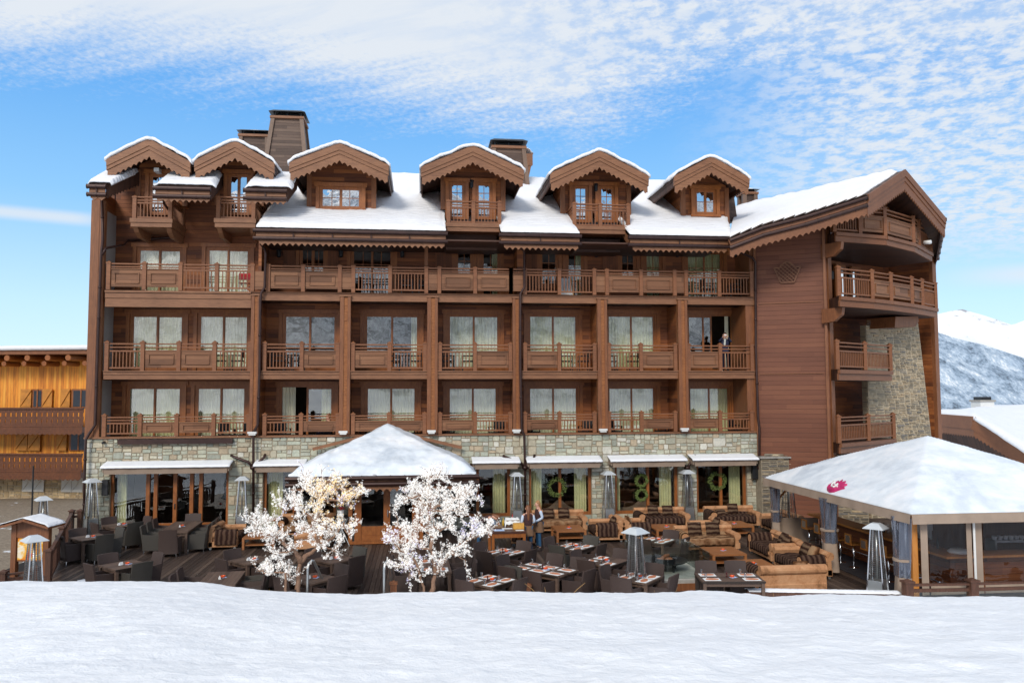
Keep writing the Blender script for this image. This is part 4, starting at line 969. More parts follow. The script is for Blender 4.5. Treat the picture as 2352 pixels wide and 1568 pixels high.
# gable side of the wing
G0 = cw(12.2*K11, 30.6*K11); G1 = cw(18.75*K11, 35.4*K11)       # front plane of the loggias, between corner posts
dG = (G1-G0).normalized(); nG = V((dG.y, -dG.x, 0)); back = -nG*2.0
zl1b, zl2b, zl3b = wz(1022, 31, 1990), wz(868, 31, 1990), wz(700, 31, 2000)
st = wz(552, 31.5, 2030)
m = MB(); vwall(m, G0+back, G1+back*1.0, -.5, PW(2032, 541, 33.9).z, .2); m.build('wing_back_wall', M['wall'], H)
m = MB(); vwall(m, G1, G1+back, -.5, PW(2140, 510, 38).z, .2); m.build('wing_side_wall', M['wall'], H)
q = G1; MB().bar(q+V((0, 0, -.5)), q+V((0, 0, PW(2140, 585, 38.5).z)), .35, .35, nG).build('corner_pillar', M['pillar'], H); MB().bar(G0+V((0, 0, -.3)), G0+V((0, 0, PW(1915, 500, 33.6).z)), .26, .26, nG).build('corner_pillar', M['pillar'], H)
m = MB(); vwall(m, G0+back+nG*.01, G0, -.5, PW(1915, 500, 33.6).z, .1); m.build('wing_side_wall', M['wall'], H)
# attic gable wall, dark and set back
Lg, Ag, Rg = PW(1990, 450, 31.9), PW(2075, 392, 34.1), PW(2168, 503, 36.4)
m = MB(); b_ = back*.9; gb = [Lg+b_*.9, Rg+b_*.9, Rg+b_*.9, Ag+b_*.9, Lg+b_*.9]; gb[0].z = gb[1].z = PW(2032, 541, 33.9).z; m.add(gb, [(0, 1, 2, 3, 4)]); m.build('gable_wall', M['wall'], H)
def wing_balcony(pts, z, kinds, nm_, zb_, zt, deep=2.3):
    P = [(p.x, p.y) for p in pts]
    R = railing(P, kinds, z, H)
    m = MB(); Q = [V((p.x, p.y, zb_)) for p in pts]; bk = [Q[-1]-nG*deep, V((G0.x, G0.y, zb_))-nG*deep, V((G0.x, G0.y, zb_))]
    m.prism(Q+bk, (0, 0, zt-zb_-.02)); m.build('balcony_floor', M['soffit'], H)
    for a, b in zip(Q, Q[1:]):
        d = (b-a).normalized(); n_ = V((d.y, -d.x, 0)); h = zt-zb_
        mm = MB(); mm.bar(a+n_*.03+V((0, 0, h*.28)), b+n_*.03+V((0, 0, h*.28)), .08, h*.55); mm.bar(a+n_*.08+V((0, 0, h*.75)), b+n_*.08+V((0, 0, h*.75)), .12, h*.34); mm.build('balcony_beam', M['trimr'], H)
def zz(base, h=1.0): return dict(pb=base+.06, pt=base+h*.68, rail2=base+h*.86, rail=base+h, post=base+h*1.12)
# top loggia balcony (polygon)
T = [PW(1916, 540, 33.0), PW(1966, 540, 33.2), PW(2032, 545, 33.9), PW(2097, 560, 35.6), PW(2137, 585, 38.2)]
ztp = PW(2032, 541, 33.9).z; zbt = PW(2032, 552, 33.9).z-.05
Tm = [T[0], T[0].lerp(T[2], .56), T[2], T[2].lerp(T[3], .12), T[3], T[3].lerp(T[4], .25), T[4]]
wing_balcony([T[0], T[0].lerp(T[2], .50), T[2], T[3], T[3].lerp(T[4], .3), T[4]], zz(ztp, 1.12), 'bpppb', 'top', ztp-.42, ztp)
Mi = [PW(1926, 690, 32.4), PW(2003, 694, 33.4), PW(2046, 700, 34.2), PW(2094, 708, 35.4), PW(2118, 714, 36.2), PW(2149, 720, 37.4)]
zmt = PW(1960, 681, 32.8).z; wing_balcony(Mi, zz(zmt, 1.1), 'bpppb', 'mid', zmt-.45, zmt)
L2 = [PW(1923, 860, 32.6), PW(1987, 860, 34.0), PW(2045, 860, 35.6)]; z_ = zmt-2.84*1.1
wing_balcony(L2, zz(fl2+.03, 1.08), 'bb', 'l2', fl2-.44, fl2+.03, 1.6)
L1 = [PW(1926, 1000, 32.6), PW(1994, 1000, 34.2), PW(2052, 1000, 35.8)]; zq = PW(1990, 1011, 34).z
wing_balcony(L1, zz(zq, 1.02), 'bb', 'l1', zq-.45, zq, 1.6)
for p, z_ in ((PW(1932, 700, 32.7), zmt-.45), (PW(1930, 555, 33.0), ztp-.42)):
    m = MB(); a = p+V((0, 0, 0)); a.z = 0
    m.prism([a+nG*.05+V((0, 0, z_)), a-nG*.9+V((0, 0, z_)), a-nG*.9+V((0, 0, z_-.6)), a-nG*.35+V((0, 0, z_-.55)), a+nG*.0+V((0, 0, z_-.3))], dG*.2); m.build('bracket', M['pillar'], H)
# big carved bracket above the stone stack
p = PW(2052, 735, 35.6); p.z = 0; z_ = zmt-.44
m = MB(); m.prism([p+dG*.2+V((0, 0, z_-.12)), p+dG*2.2+V((0, 0, z_+.0)), p+dG*2.25+V((0, 0, z_-.22)), p+dG*1.9+V((0, 0, z_-.5)), p+dG*.1+V((0, 0, z_-.6))], -nG*1.4); m.build('bracket', M['pillar'], H)
# loggia windows of the wing
def gwin(t0, t1, z0, z1, cur='curg'):
    a = G0.lerp(G1, t0)+back*.97; b = G0.lerp(G1, t1)+back*.97; m = MB(); a.z = b.z = 0
    n_ = nG*.06
    for q in (a, b): m.bar(q+n_+V((0, 0, z0)), q+n_+V((0, 0, z1)), .12, .12, nG)
    m.bar(a+n_+V((0, 0, z1)), b+n_+V((0, 0, z1)), .14, .14); m.bar(a.lerp(b, .5)+n_+V((0, 0, z0)), a.lerp(b, .5)+n_+V((0, 0, z1)), .08, .07, nG)
    o = m.build('window', M['frame'], H)
    m = MB(); m.bar(a+n_*1.1+V((0, 0, (z0+z1)/2)), b+n_*1.1+V((0, 0, (z0+z1)/2)), .01, z1-z0-.06); m.build('pane', M['glass'], o)
    m = MB(); m.grid(lambda p, q: a.lerp(b, p)+nG*(.02+.012*math.sin(p*40))+V((0, 0, lerp(z0, z1, q))), 40, 2); m.build('curtain', M[cur], o, smooth=True)
gwin(.22, .32, zmt, zmt+2.05); gwin(.41, .50, zmt, zmt+2.05, 'dark'); gwin(.56, .65, zmt, zmt+2.05, 'dark')
gwin(.20, .345, fl2, fl2+2.1, 'curg'); gwin(.20, .345, zq, zq+2.1, 'curg')
for t in (.365, .53): q = G0.lerp(G1, t)+back*.97; m = MB(); m.bar(q+nG*.1+V((0, 0, zmt+1.35)), q+nG*.1+V((0, 0, zmt+1.72)), .18, .18, nG); m.build('wall_lantern', M['black'], H)
# stone stack on the wing
SA, SB = PW(1993, 860, 36.4), PW(2141, 860, 38.0); SA.z = SB.z = 0; zs0, zs1 = -.5, PW(2050, 736, 37).z
dS = (SB-SA).normalized(); nS = V((dS.y, -dS.x, 0)); LS = (SB-SA).length
def splane(a, b, d):
    k = 1-.145*sstep(zs0, zs1, b)*(b-zs0)/(zs1-zs0) if True else 1
    zt_ = b
    return SA+dS*(a*(1-.20*(b-1.5)/(zs1-1.5) if b > 1.5 else a) if False else a*(1-max(0, .20*(b-1.6)/(zs1-1.6))))+nS*d+V((0, 0, zt_))
m = MB(); e0 = LS*.80; vs = [splane(0, zs0, 0), splane(LS, zs0, 0), splane(LS, 1.6, 0), splane(LS, zs1, 0), splane(0, zs1-.25, 0), ]
m.prism(vs, -nS*.35); core = m.build('stone_stack', M['mortarl'], H)
m, cols = lay_stones([(0, LS, zs0, zs1-.02)], 0, 'slate', 13, 'stone', splane); m.build('stone_facing', M['stone'], core, cols=cols)
m, cols = lay_stones([(0, .35, zs0, zs1-.3)], 0, 'slate', 14, 'stone', lambda a, b, d: SA-nS*(.35-a)-dS*(.002+d)+V((0, 0, b))); m.build('stone_facing', M['stone'], core, cols=cols)
# ---- wing roof
eave = [V(PW(1676, 546, 32.3)), V(PW(1752, 517, 32.25)), V(PW(1850, 492, 32.1)), V(PW(1990, 448, 31.9))]
def eline(t):
    t = t*3; i = min(2, int(t)); return eave[i].lerp(eave[i+1], t-i)
Rb = PW(1690, 478, 41.5); Rf = Ag.copy()
def wroof(a, b, off=0):   # a along (0 front .. 1 back), b from eave to ridge
    e = eline(1-a); r = Rf.lerp(Rb, a); p = e.lerp(r, b); sag = -.14*math.sin(b*math.pi)*0; p.z += sag+off; return p
m = MB(); m.shell(lambda a, b: wroof(a, b), 30, 10, (0, 0, -.16)); WR = m.build('wing_roof', M['tile'], H)
m = MB()
def ws(a, b):
    b2 = lerp(.015, 1.0, b); e = min((1-b)*1+.3, b*5, 1); front = sstep(0, .04, a-.025*(1-b)); p = wroof(lerp(.03, 1, a) if b > .0 else lerp(.03, 1, a), b2); d = p.x*2.1+p.y*1.3
    p.z += .02+.13*min(1, sstep(0, .05, b)+.2)*(.3+.7*front)+.05*fbm(p.x*.9, p.y*.9, 4)+.03*abs(math.sin(a*38))*sstep(.9, 1, b); return p
m.shell(ws, 110, 40, (0, 0, -.08)); m.build('snow', M['rsnow'], WR, smooth=True)
# right-hand slope with its own drooping eave
R2 = PW(2152, 592, 39.6); R2b = cw(17.5, 45, R2.z)
m = MB(); m.shell(lambda a, b: (Rf.lerp(Rb, a)).lerp(Rg.lerp(R2, min(1, a*1.2)) if True else 0, b), 12, 10, (0, 0, -.2)); m.build('wing_roof', M['tile'], H)
m = MB(); m.tube([Rg+V((0, 0, -.08)), Rg.lerp(R2, .5)+V((.03, 0, -.03)), R2], .1, 10)
for i in range(7): q = Rg.lerp(R2, i/6); m.tube([q+V((0, 0, .05)), q+V((.02, .05, -.1))], .13, 8)
m.build('gutter', M['gutter'], H)
m = MB(); m.scallop(Rg.lerp(R2, 0)+V((-.1, 0, -.1)), R2+V((-.1, 0, -.1)), .45, (-.04, 0, 0), .2, .08); m.build('side_board', M['soffit'], H)
for s_, (a, e) in enumerate(((Ag, Lg), (Ag, Rg))):
    m = MB(); n_ = nG*.08
    for (h0, h1, dy) in ((0, .30, .10), (.305, .50, .06)):
        A_ = a+nG*dy; E_ = e+nG*dy; m.add([A_+V((0, 0, .04-h0)), E_+V((0, 0, .04-h0)), E_+V((0, 0, .04-h1)), A_+V((0, 0, .04-h1))]+[A_-n_+V((0, 0, .04-h0)), E_-n_+V((0, 0, .04-h0)), E_-n_+V((0, 0, .04-h1)), A_-n_+V((0, 0, .04-h1))], [(0, 1, 2, 3), (4, 7, 6, 5), (0, 4, 5, 1), (3, 2, 6, 7), (1, 5, 6, 2)])
    m.build('barge_board', M['trimr'], WR)
    m = MB(); m.scallop(a+nG*.03+V((0, 0, -.46)), e+nG*.03+V((0, 0, -.46)), .46, -n_*.5, .19, .11); m.build('scalloped_board', M['trimr'], WR)
# eave of the wing: tiles, gutters, scalloped board following the rising line
for a, b in zip(eave, eave[1:]):
    d = (b-a).normalized(); n_ = V((d.y, -d.x, 0)).normalized()
    m = MB(); m.tube([a+n_*.08+V((0, 0, -.12)), b+n_*.08+V((0, 0, -.12))], .085, 10); m.tube([a+n_*.05+V((0, 0, -.42)), b+n_*.05+V((0, 0, -.42))], .08, 10)
    k = int((b-a).length/.45)
    for i in range(k+1): q = a.lerp(b, i/k); m.tube([q+n_*.08+V((0, 0, -.12))-d*.012, q+n_*.08+V((0, 0, -.12))+d*.012], .1, 10); m.tube([q+n_*.05+V((0, 0, -.42))-d*.012, q+n_*.05+V((0, 0, -.42))+d*.012], .094, 10)
    m.build('gutter', M['gutter'], H)
    m = MB(); m.scallop(a+V((0, 0, -.44)), b+V((0, 0, -.44)), .42, -n_*.04, .235, .1); m.bar(a+V((0, 0, -.26)), b+V((0, 0, -.26)), .04, .36); m.build('scalloped_board', M['trimr'], H)
    k = max(2, int((b-a).length/.38)); m = MB()
    for i in range(k):
        q = a.lerp(b, (i+.5)/k); e2 = d*.2; m.bar(q-e2+V((0, 0, .0)), q+e2+V((0, 0, .05)), .3, .035)
    m.build('tile_edge', M['tile'], H)
# soffit of the wing between wall top and eave
m = MB(); Q = [P1+V((0, 0, zA1)), P2+V((0, 0, zA2))]; m.shell(lambda a, b: eline(a).lerp(Q[0].lerp(Q[1], a), b)+V((0, 0, -.30*(1-b)-.1)), 12, 4, (0, 0, -.03)); m.build('soffit', M['soffx'], H)
m = MB(); m.shell(lambda a, b: Lg.lerp(Ag, a).lerp(Lg.lerp(Ag, a)+back*1.2, b)+V((0, 0, -.22)), 8, 4, (0, 0, -.03)); m.shell(lambda a, b: Ag.lerp(Rg, a).lerp(Ag.lerp(Rg, a)+back*1.2, b)+V((0, 0, -.22)), 8, 4, (0, 0, -.03)); m.build('soffit', M['soffx'], H)
m = MB(); q = PW(2123, 557, 36.2); m.tube([q, q+nG*.3+V((0, 0, -.02))], .09, 10); m.build('floodlight', M['white'], H, smooth=True)
# dark block closing the wing at the back
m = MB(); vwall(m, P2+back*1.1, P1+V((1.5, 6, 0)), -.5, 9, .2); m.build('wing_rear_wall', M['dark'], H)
# ---- low stone pier with slab beside the wing, and grey flashing
a = PY(1752, 1045, -.55); m = MB(); x0, x1 = XY(1748, -.6, 1060), XY(1812, -.6, 1060); zt = PY(1780, 1052, -.6).z; m.box(x0, x1, -.6, .3, -.3, zt); PR = m.build('stone_pier', M['mortar'], H)
m, cols = lay_stones([(x0, x1, -.3, zt)], 0, 'slate', 21, 'stone', lambda p, q, d: (p, -.602-d, q)); m.build('stone_facing', M['stone'], PR, cols=cols)
MB().box(x0-.06, x1+.06, -.7, .3, zt, zt+.06).build('slab', M['concrete'], PR)
# wing base wall seen inside the pavilion
m = MB(); b0 = P1+V((.2, -.25, 0)); b1 = P2+V((1.5, -.1, 0))
wb = [(0, (b1-b0).length, -.3, 2.9)]; dB = (b1-b0).normalized(); nB = V((dB.y, -dB.x, 0)); vwall(m, b0, b1, -.3, 2.9, .1); PB_ = m.build('stone_base', M['mortar'], H)
m, cols = lay_stones(wb, 0, 'slate', 22, 'stone', lambda p, q, d: tuple(b0+dB*p+nB*(.002+d)+V((0, 0, q)))); m.build('stone_facing', M['stone'], PB_, cols=cols)
# ---- awnings
for i, (ua, ub) in enumerate(((236, 528), (585, 700), (1086, 1193), (1211, 1381), (1402, 1575), (1590, 1739))):
    xa, xb = XY(ua, -.5, 1080), XY(ub, -.5, 1080); zt = ZY(1073 if i < 2 else 1066, -.5, 500 if i < 2 else 1400); zt = 2.72
    m = MB(); m.box(xa+.06, xb-.06, -.62, -.04, zt-.12, zt-.02); m.box(xa+.02, xa+.06, -.6, -.03, zt-.2, zt-.01); m.box(xb-.06, xb-.02, -.6, -.03, zt-.2, zt-.01); A_ = m.build('awning', M['awn'], H)
    n = int((xb-xa)/.12); m = MB(); m.shell(lambda a, b: V((lerp(xa+.08, xb-.08, a), -.63+.012*math.sin(a*n*.9)+.01*b, lerp(zt-.03, zt-.27, b))), n, 4, (0, .01, 0)); m.build('valance', M['awn'], A_)
    m = MB(); m.shell(lambda a, b: V((lerp(xa-.03, xb+.03, a), lerp(-.70, -.0, b), zt+lerp(.0, .16, b)+.035*sstep(0, .1, b)+.008*fbm(a*30, b*3, i))), 50, 8, (0, 0, -.045)); m.build('snow', M['snow'], A_, smooth=True)
# ---- ground floor glazing
def shopwin(x0, x1, z0, z1, mull, cur=(1, 1), y=.12):
    m = MB(); frame(m, x0, x1, z0, z1, y, y+.12, .11, .12)
    for f_ in mull: x = lerp(x0, x1, f_); m.box(x-.055, x+.055, y-.01, y+.12, z0, z1)
    fr = m.build('shop_window', M['frame'], H); MB().box(x0+.1, x1-.1, y+.06, y+.068, z0+.1, z1-.1).build('pane', M['glassd'], fr)
    if cur[0]: curtain(fr, x0+.1, x0+.1+cur[0]*.6, y+.3, z0, z1-.1, 'curg', .11)
    if cur[1]: curtain(fr, x1-.15-cur[1]*.6, x1-.15, y+.3, z0, z1-.1, 'curg', .11)
    return fr
o = ops
shopwin(*o[1], [.42], (1, 0)); shopwin(*o[2], [.6], (0, .9)); shopwin(*o[3], [.5], (.8, .85)); shopwin(*o[4], [.53], (.35, .9)); shopwin(*o[5], [.5], (.0, .8))
# terrace doors at the left: fixed light, double door, fixed light
x0, x1, z0, z1 = o[0]; y = .1
m = MB(); frame(m, x0, x1, z0, z1, y, y+.14, .1, .4)
for f_ in (.31, .375, .54, .68, .76): x = lerp(x0, x1, f_); m.box(x-.07, x+.07, y-.012, y+.13, z0, z1)
fr = m.build('glazed_doors', M['frame'], H); MB().box(x0+.1, x1-.1, y+.06, y+.068, z0+.35, z1-.1).build('pane', M['glassd'], fr)
m = MB(); m.box(lerp(x0, x1, .54)-.01, lerp(x0, x1, .54)+.02, y-.06, y-.013, 1.0, 1.22); m.build('handle', M['chrome'], fr); curtain(fr, x0+.12, x0+.5, y+.3, z0, z1-.1, 'curg', .1)
# room behind the ground floor
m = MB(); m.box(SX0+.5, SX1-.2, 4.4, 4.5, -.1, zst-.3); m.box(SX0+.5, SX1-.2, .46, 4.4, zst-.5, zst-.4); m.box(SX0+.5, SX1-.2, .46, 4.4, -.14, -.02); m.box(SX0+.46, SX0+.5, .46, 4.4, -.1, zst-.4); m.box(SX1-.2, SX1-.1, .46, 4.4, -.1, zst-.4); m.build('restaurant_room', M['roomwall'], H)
for i in range(4):
    x = lerp(XY(1235, 1.5, 1180), XY(1690, 1.5, 1180), i/3)
# hump-backed banquettes seen through the windows
for j, (ua, ub) in enumerate(((1232, 1340), (1425, 1535))):
    xa, xb = XY(ua, 1.0, 1170), XY(ub, 1.0, 1170); m = MB()
    P = [(lerp(xa, xb, t/20), 1.0, sillz+.12+.38*math.exp(-((t/20-.5)/.17)**2)) for t in range(21)]
    m.prism([(xa, 1.0, 0)]+P+[(xb, 1.0, 0)], (0, .18, 0)); tag(m.build('banquette', plain('banquette_cloth%d' % j, (.30, .21, .16), .9)), ('grey brown hump backed banquette behind the third window from the right', 'grey brown hump backed banquette behind the second window from the right')[j], 'banquette', 'banquettes inside the restaurant')
# wreaths hanging in the windows
def wreath(u, v, r, lab):
    c = PY(u, v, .09); m = MB(); rnd = random.Random(u)
    for i in range(420):
        t = rnd.uniform(0, 6.283); ph = rnd.uniform(0, 6.283); rr = r*.24*math.sqrt(rnd.random()); q = V((c.x+(r*.78+rr*math.cos(ph))*math.cos(t), .05+rr*.4*math.sin(ph), c.z+(r*.78+rr*math.cos(ph))*math.sin(t)))
        d = V((rnd.uniform(-1, 1), rnd.uniform(-1, 1), rnd.uniform(-1, 1))).normalized()*.035; e = d.orthogonal().normalized()*.02
        m.add([q-d, q+e, q+d, q-e], [(0, 1, 2, 3)])
    tag(m.build('wreath', M['moss']), lab, 'wreath', 'green wreaths hanging in the restaurant windows')
M['moss'] = plain('wreath_leaves', (.15, .20, .05), .8, 0, .35, 30)
wreath(1279, 1118, .42, 'green leaf wreath in the window just right of the third downpipe'); wreath(1473, 1103, .30, 'upper of two green wreaths in the same window'); wreath(1473, 1136, .28, 'lower of two green wreaths in the same window'); wreath(1647, 1104, .42, 'green leaf wreath in the rightmost restaurant window')
# ---- entrance vestibule with its own hipped snowy canopy
m = MB(); frame(m, VX0, VX1, .02, 2.5, VY, VY+.12, .14, .1)
xa, xb = XY(822, VY, 1200), XY(954, VY, 1200); xm = (xa+xb)/2
for x in (xa, xm, xb): m.box(x-.12, x+.12, VY-.01, VY+.1, .02, 2.45)
m.box(VX0, VX0+.12, VY+.12, -.0, .02, 2.5); m.box(VX1-.12, VX1, VY+.12, -.0, .02, 2.5)
ves = m.build('entrance_porch', M['frame'], H)
for a, b in ((xa+.12, xm-.12), (xm+.12, xb-.12)):
    m = MB(); m.box(a, b, VY+.02, VY+.07, .1, .66); m.box(a+.1, b-.1, VY+.005, VY+.02, .34, .56); m.box(a+.1, b-.1, VY+.005, VY+.02, .14, .26); m.build('door_panel', M['frame'], ves); MB().box(a, b, VY+.05, VY+.058, .66, 2.45).build('pane', M['glassd'], ves)
MB().box(xm+.02, xm+.05, VY-.07, VY-.02, 1.0, 1.25).build('handle', M['chrome'], ves)
for a, b in ((VX0+.14, xa-.12), (xb+.12, VX1-.14)):
    if b-a > .05: MB().box(a, b, VY+.05, VY+.058, .1, 2.45).build('pane', M['glassd'], ves)
MB().box(VX0+.03, VX0+.04, VY+.12, 0, .4, 2.45).build('pane', M['glassd'], ves); MB().box(VX1-.04, VX1-.03, VY+.12, 0, .4, 2.45).build('pane', M['glassd'], ves)
CY = -4.1
ca, cb_, cc, cd = PY(697, 1053, -.05), PY(1087, 1052, -.05), PY(1092, 1090, CY), PY(664, 1090, CY); ap = PY(890, 985, -.9); rg = PY(890, 985, -.2)
ze_ = (cc.z+cd.z)/2; cc.z = cd.z = ze_; ca.z = cb_.z = ze_+.02; ca.x = cd.x+.05; cb_.x = cc.x-.05
pa = V((ap.x, -.12, ap.z)); pf = V((ap.x, -1.0, ap.z))
def canopy(off=0, grow=0):
    o = V((0, 0, off)); return [ca+o, cd+o+V((-grow, -grow, 0)), cc+o+V((grow, -grow, 0)), cb_+o, pa+o, pf+o]
m = MB(); c0 = canopy(-.12); c1 = canopy(0)
m.add(c1+[p for p in c0], [(0, 1, 5, 4), (1, 2, 5), (2, 3, 4, 5), (6, 10, 11, 7), (7, 11, 8), (8, 11, 10, 9), (0, 6, 7, 1), (1, 7, 8, 2), (2, 8, 9, 3)]); CN = m.build('porch_roof', M['tile'], ves)
m = MB()
def cs(a, b):
    # a across the width, b from eave to ridge, rounding over the hips
    x = lerp(cd.x-.02, cc.x+.02, a); y = lerp(CY-.05, -.06, b)
    hx = min(x-cd.x, cc.x-x)/((cc.x-cd.x)/2); hy = (y-CY)/(-1.0-CY); h = max(0, min(hx, hy, 1)); s_ = 1-(1-h)**1.0
    e = min((x-cd.x+.02), (cc.x+.02-x), (y-CY+.05)); z = ze_+(ap.z-ze_)*h
    return V((x, y, z+.03+.14*sstep(0, .35, e)+.09*fbm(x*.8, y*.8, 1)+.03*fbm(x*3, y*3, 2)))
m.shell(cs, 110, 60, (0, 0, -.1)); m.build('snow', M['icy'], CN, smooth=True)
gutters_ = MB()
for zz_, dy in ((ze_-.10, -.06), (ze_-.32, -.0)):
    gutters_.tube([(cd.x-.12, CY+dy, zz_), (cc.x+.12, CY+dy, zz_)], .085, 10)
    for i in range(14): q = lerp(cd.x, cc.x, i/13); gutters_.tube([(q-.012, CY+dy, zz_), (q+.012, CY+dy, zz_)], .1, 10)
gutters_.build('gutter', M['gutter'], ves)
m = MB(); m.box(cd.x, cc.x, CY+.03, CY+.08, ze_-.34, ze_-.02); m.scallop((cd.x+.05, CY+.04, ze_-.34), (cc.x-.05, CY+.04, ze_-.34), .26, (0, .04, 0), .24, .1)
for x in (cd.x+.02, cc.x-.06): m.scallop((x, CY+.1, ze_-.1), (x, -.1, ze_-.1), .4, (.04, 0, 0), .24, .1)
m.build('scalloped_board', M['trim'], ves)
for (a, b) in ((V((cd.x+.3, -.3, ze_+.55)), V((pa.x-.5, -.14, ap.z-.2))), (V((cc.x-.3, -.3, ze_+.55)), V((pa.x+.5, -.14, ap.z-.2)))): MB().bar(a+V((0, 0, .12)), b, .12, .12).build('hip_board', M['trim'], ves)
MB().box(cd.x+.2, cc.x-.2, CY+.1, -.02, ze_-.5, ze_-.44).build('soffit', M['soffit'], ves)
# speakers on the wall
for u, v, h in ((664*.0+361, 0, 0),): pass
for u, v in ((362, 1115), (1742, 1085)):
    p = PY(u*.0+(362 if u == 362 else 1733), v, -.2)
for (u, v) in ((243, 1119), (1733, 1083)):
    p = PY(u, v, -.2); m = MB(); m.box(p.x-.12, p.x+.12, p.y-.12, p.y+.1, p.z-.3, p.z+.3); m.box(p.x-.03, p.x+.03, p.y+.1, -.01, p.z-.05, p.z+.05); m.build('loudspeaker', M['black'], H, bevel=.02)
MB().tube(pp((240, 1015, -.02), (236, 1017, -.2)), .05, 8).build('vent_pipe', M['black'], H)
# ------------------------------------------------------------------ furniture kinds
def make_chair(mat, label):
    t = empty('wicker_armchair', label=label, cat='armchair')
    m = MB(); m.box(-.27, .27, -.26, .24, .14, .43); m.build('seat', mat, t, bevel=.02)
    m = MB(); m.grid(lambda a, b: V((lerp(-.29, .29, a), .24+.11*b**1.4-.02*math.sin(a*math.pi), lerp(.12, .93+.02*math.sin(a*math.pi), b))), 8, 8)
    q = MB(); q.shell(lambda a, b: V((lerp(-.29, .29, a), .23+.12*b**1.4+.03*math.sin(a*math.pi), lerp(.12, .93+.015*math.sin(a*math.pi), b))), 8, 8, (0, .05, 0)); q.build('backrest', mat, t)
    for s in (-1, 1):
        q = MB(); q.shell(lambda a, b: V((s*.26, lerp(-.30+.02*(1-b), .26+.06*b, a), lerp(.12, .63+.04*a*a, b))), 6, 4, (s*.055, 0, 0)); q.build('arm', mat, t)
    for s in (-1, 1):
        for y in (-.26, .24): MB().tube([(s*.25, y, .13), (s*.26, y*1.04, 0)], [.016, .013], 8).build('leg', M['chrome'], t)
    return t
PROTO = {}
used = set()
def proto(key, fn):
    """the first use takes the prototype itself, every later one a copy of it and its parts"""
    if key not in PROTO: PROTO[key] = fn()
    o = PROTO[key]
    if key in used: return copy_tree(o)
    used.add(key); return o
def place(o, x, y, z=0, rz=0, label=None, cat=None, group=None):
    o.location = (x, y, z); o.rotation_euler = (0, 0, rz)
    if label: o['label'] = label
    if cat: o['category'] = cat
    if group: o['group'] = group
    return o
def chair(kind, x, y, rz, label): return place(proto('chair'+kind, lambda: make_chair(M['wick'+kind], '')), x, y, 0, rz, label, 'armchair', 'wicker armchairs on the terrace')
def make_table(L_, W_, mat, h=.75):
    t = empty('dining_table', cat='table')
    m = MB(); m.box(-L_/2, L_/2, -W_/2, W_/2, h-.045, h); m.build('tabletop', mat, t)
    for s in (-1, 1): MB().box(-L_/2+.1, L_/2-.1, s*(W_/2-.08)-.015, s*(W_/2-.08)+.015, h-.14, h-.047).build('apron', mat, t); MB().box(s*(L_/2-.08)-.015, s*(L_/2-.08)+.015, -W_/2+.1, W_/2-.1, h-.14, h-.047).build('apron', mat, t)
    for sx in (-1, 1):
        for sy in (-1, 1): MB().box(sx*(L_/2-.06)-.04, sx*(L_/2-.06)+.04, sy*(W_/2-.06)-.04, sy*(W_/2-.06)+.04, 0, h-.047).build('leg', mat, t)
    return t
def loc(cx_, cy_, a, x, y): return cx_+x*math.cos(a)-y*math.sin(a), cy_+x*math.sin(a)+y*math.cos(a)
def small(key, fn, x, y, z, rz, label, cat, group): return place(proto(key, fn), x, y, z, rz, label, cat, group)
def mk(nm, m, mat, cat, **k): return tag(m.build(nm, mat, **k), '', cat)
def f_mat(): return mk('placemat', MB().box(-.21, .21, -.15, .15, 0, .003), M['paper'], 'placemat')
def f_nap():
    P = [(.17*math.copysign(abs(math.cos(t))**1.25, math.cos(t)), .085*math.copysign(abs(math.sin(t))**1.1, math.sin(t)), 0) for t in [i*math.pi/12 for i in range(24)]]
    return mk('terracotta_napkin', MB().prism(P, (0, 0, .012)), M['terra'], 'napkin')
def f_glass(): return mk('tumbler', MB().lathe([(.026, 0), (.032, .11), (.036, .115), (.033, .118), (.028, .012), (.004, .01)], n=14), M['tumbler'], 'glass', smooth=False)
def f_ash(): return mk('ashtray', MB().lathe([(.05, 0), (.065, .04), (.055, .042), (.045, .012), (.002, .012)], n=14), M['orange'], 'ashtray')
def f_bluen(): return mk('blue_napkin', MB().box(-.09, .09, -.06, .06, 0, .004).box(-.05, .07, -.04, .03, .004, .008), M['blue'], 'napkin')
def f_card(): return mk('menu_card', MB().prism([(-.06, -.03, 0), (-.06, .03, 0), (-.06, 0, .08)], (.12, 0, 0)), M['paper'], 'card')
def f_mill(): return mk('pepper_mill', MB().lathe([(.02, 0), (.024, .03), (.014, .06), (.022, .09), (.018, .12), (.004, .13)], n=10), M['millred'], 'pepper mill')
M['millred'] = plain('dark_red_wood', (.07, .012, .012), .35, 0, .1)
SIDES = {'n': 'nearest end', 'f': 'far end', 'l': 'left', 'r': 'right'}
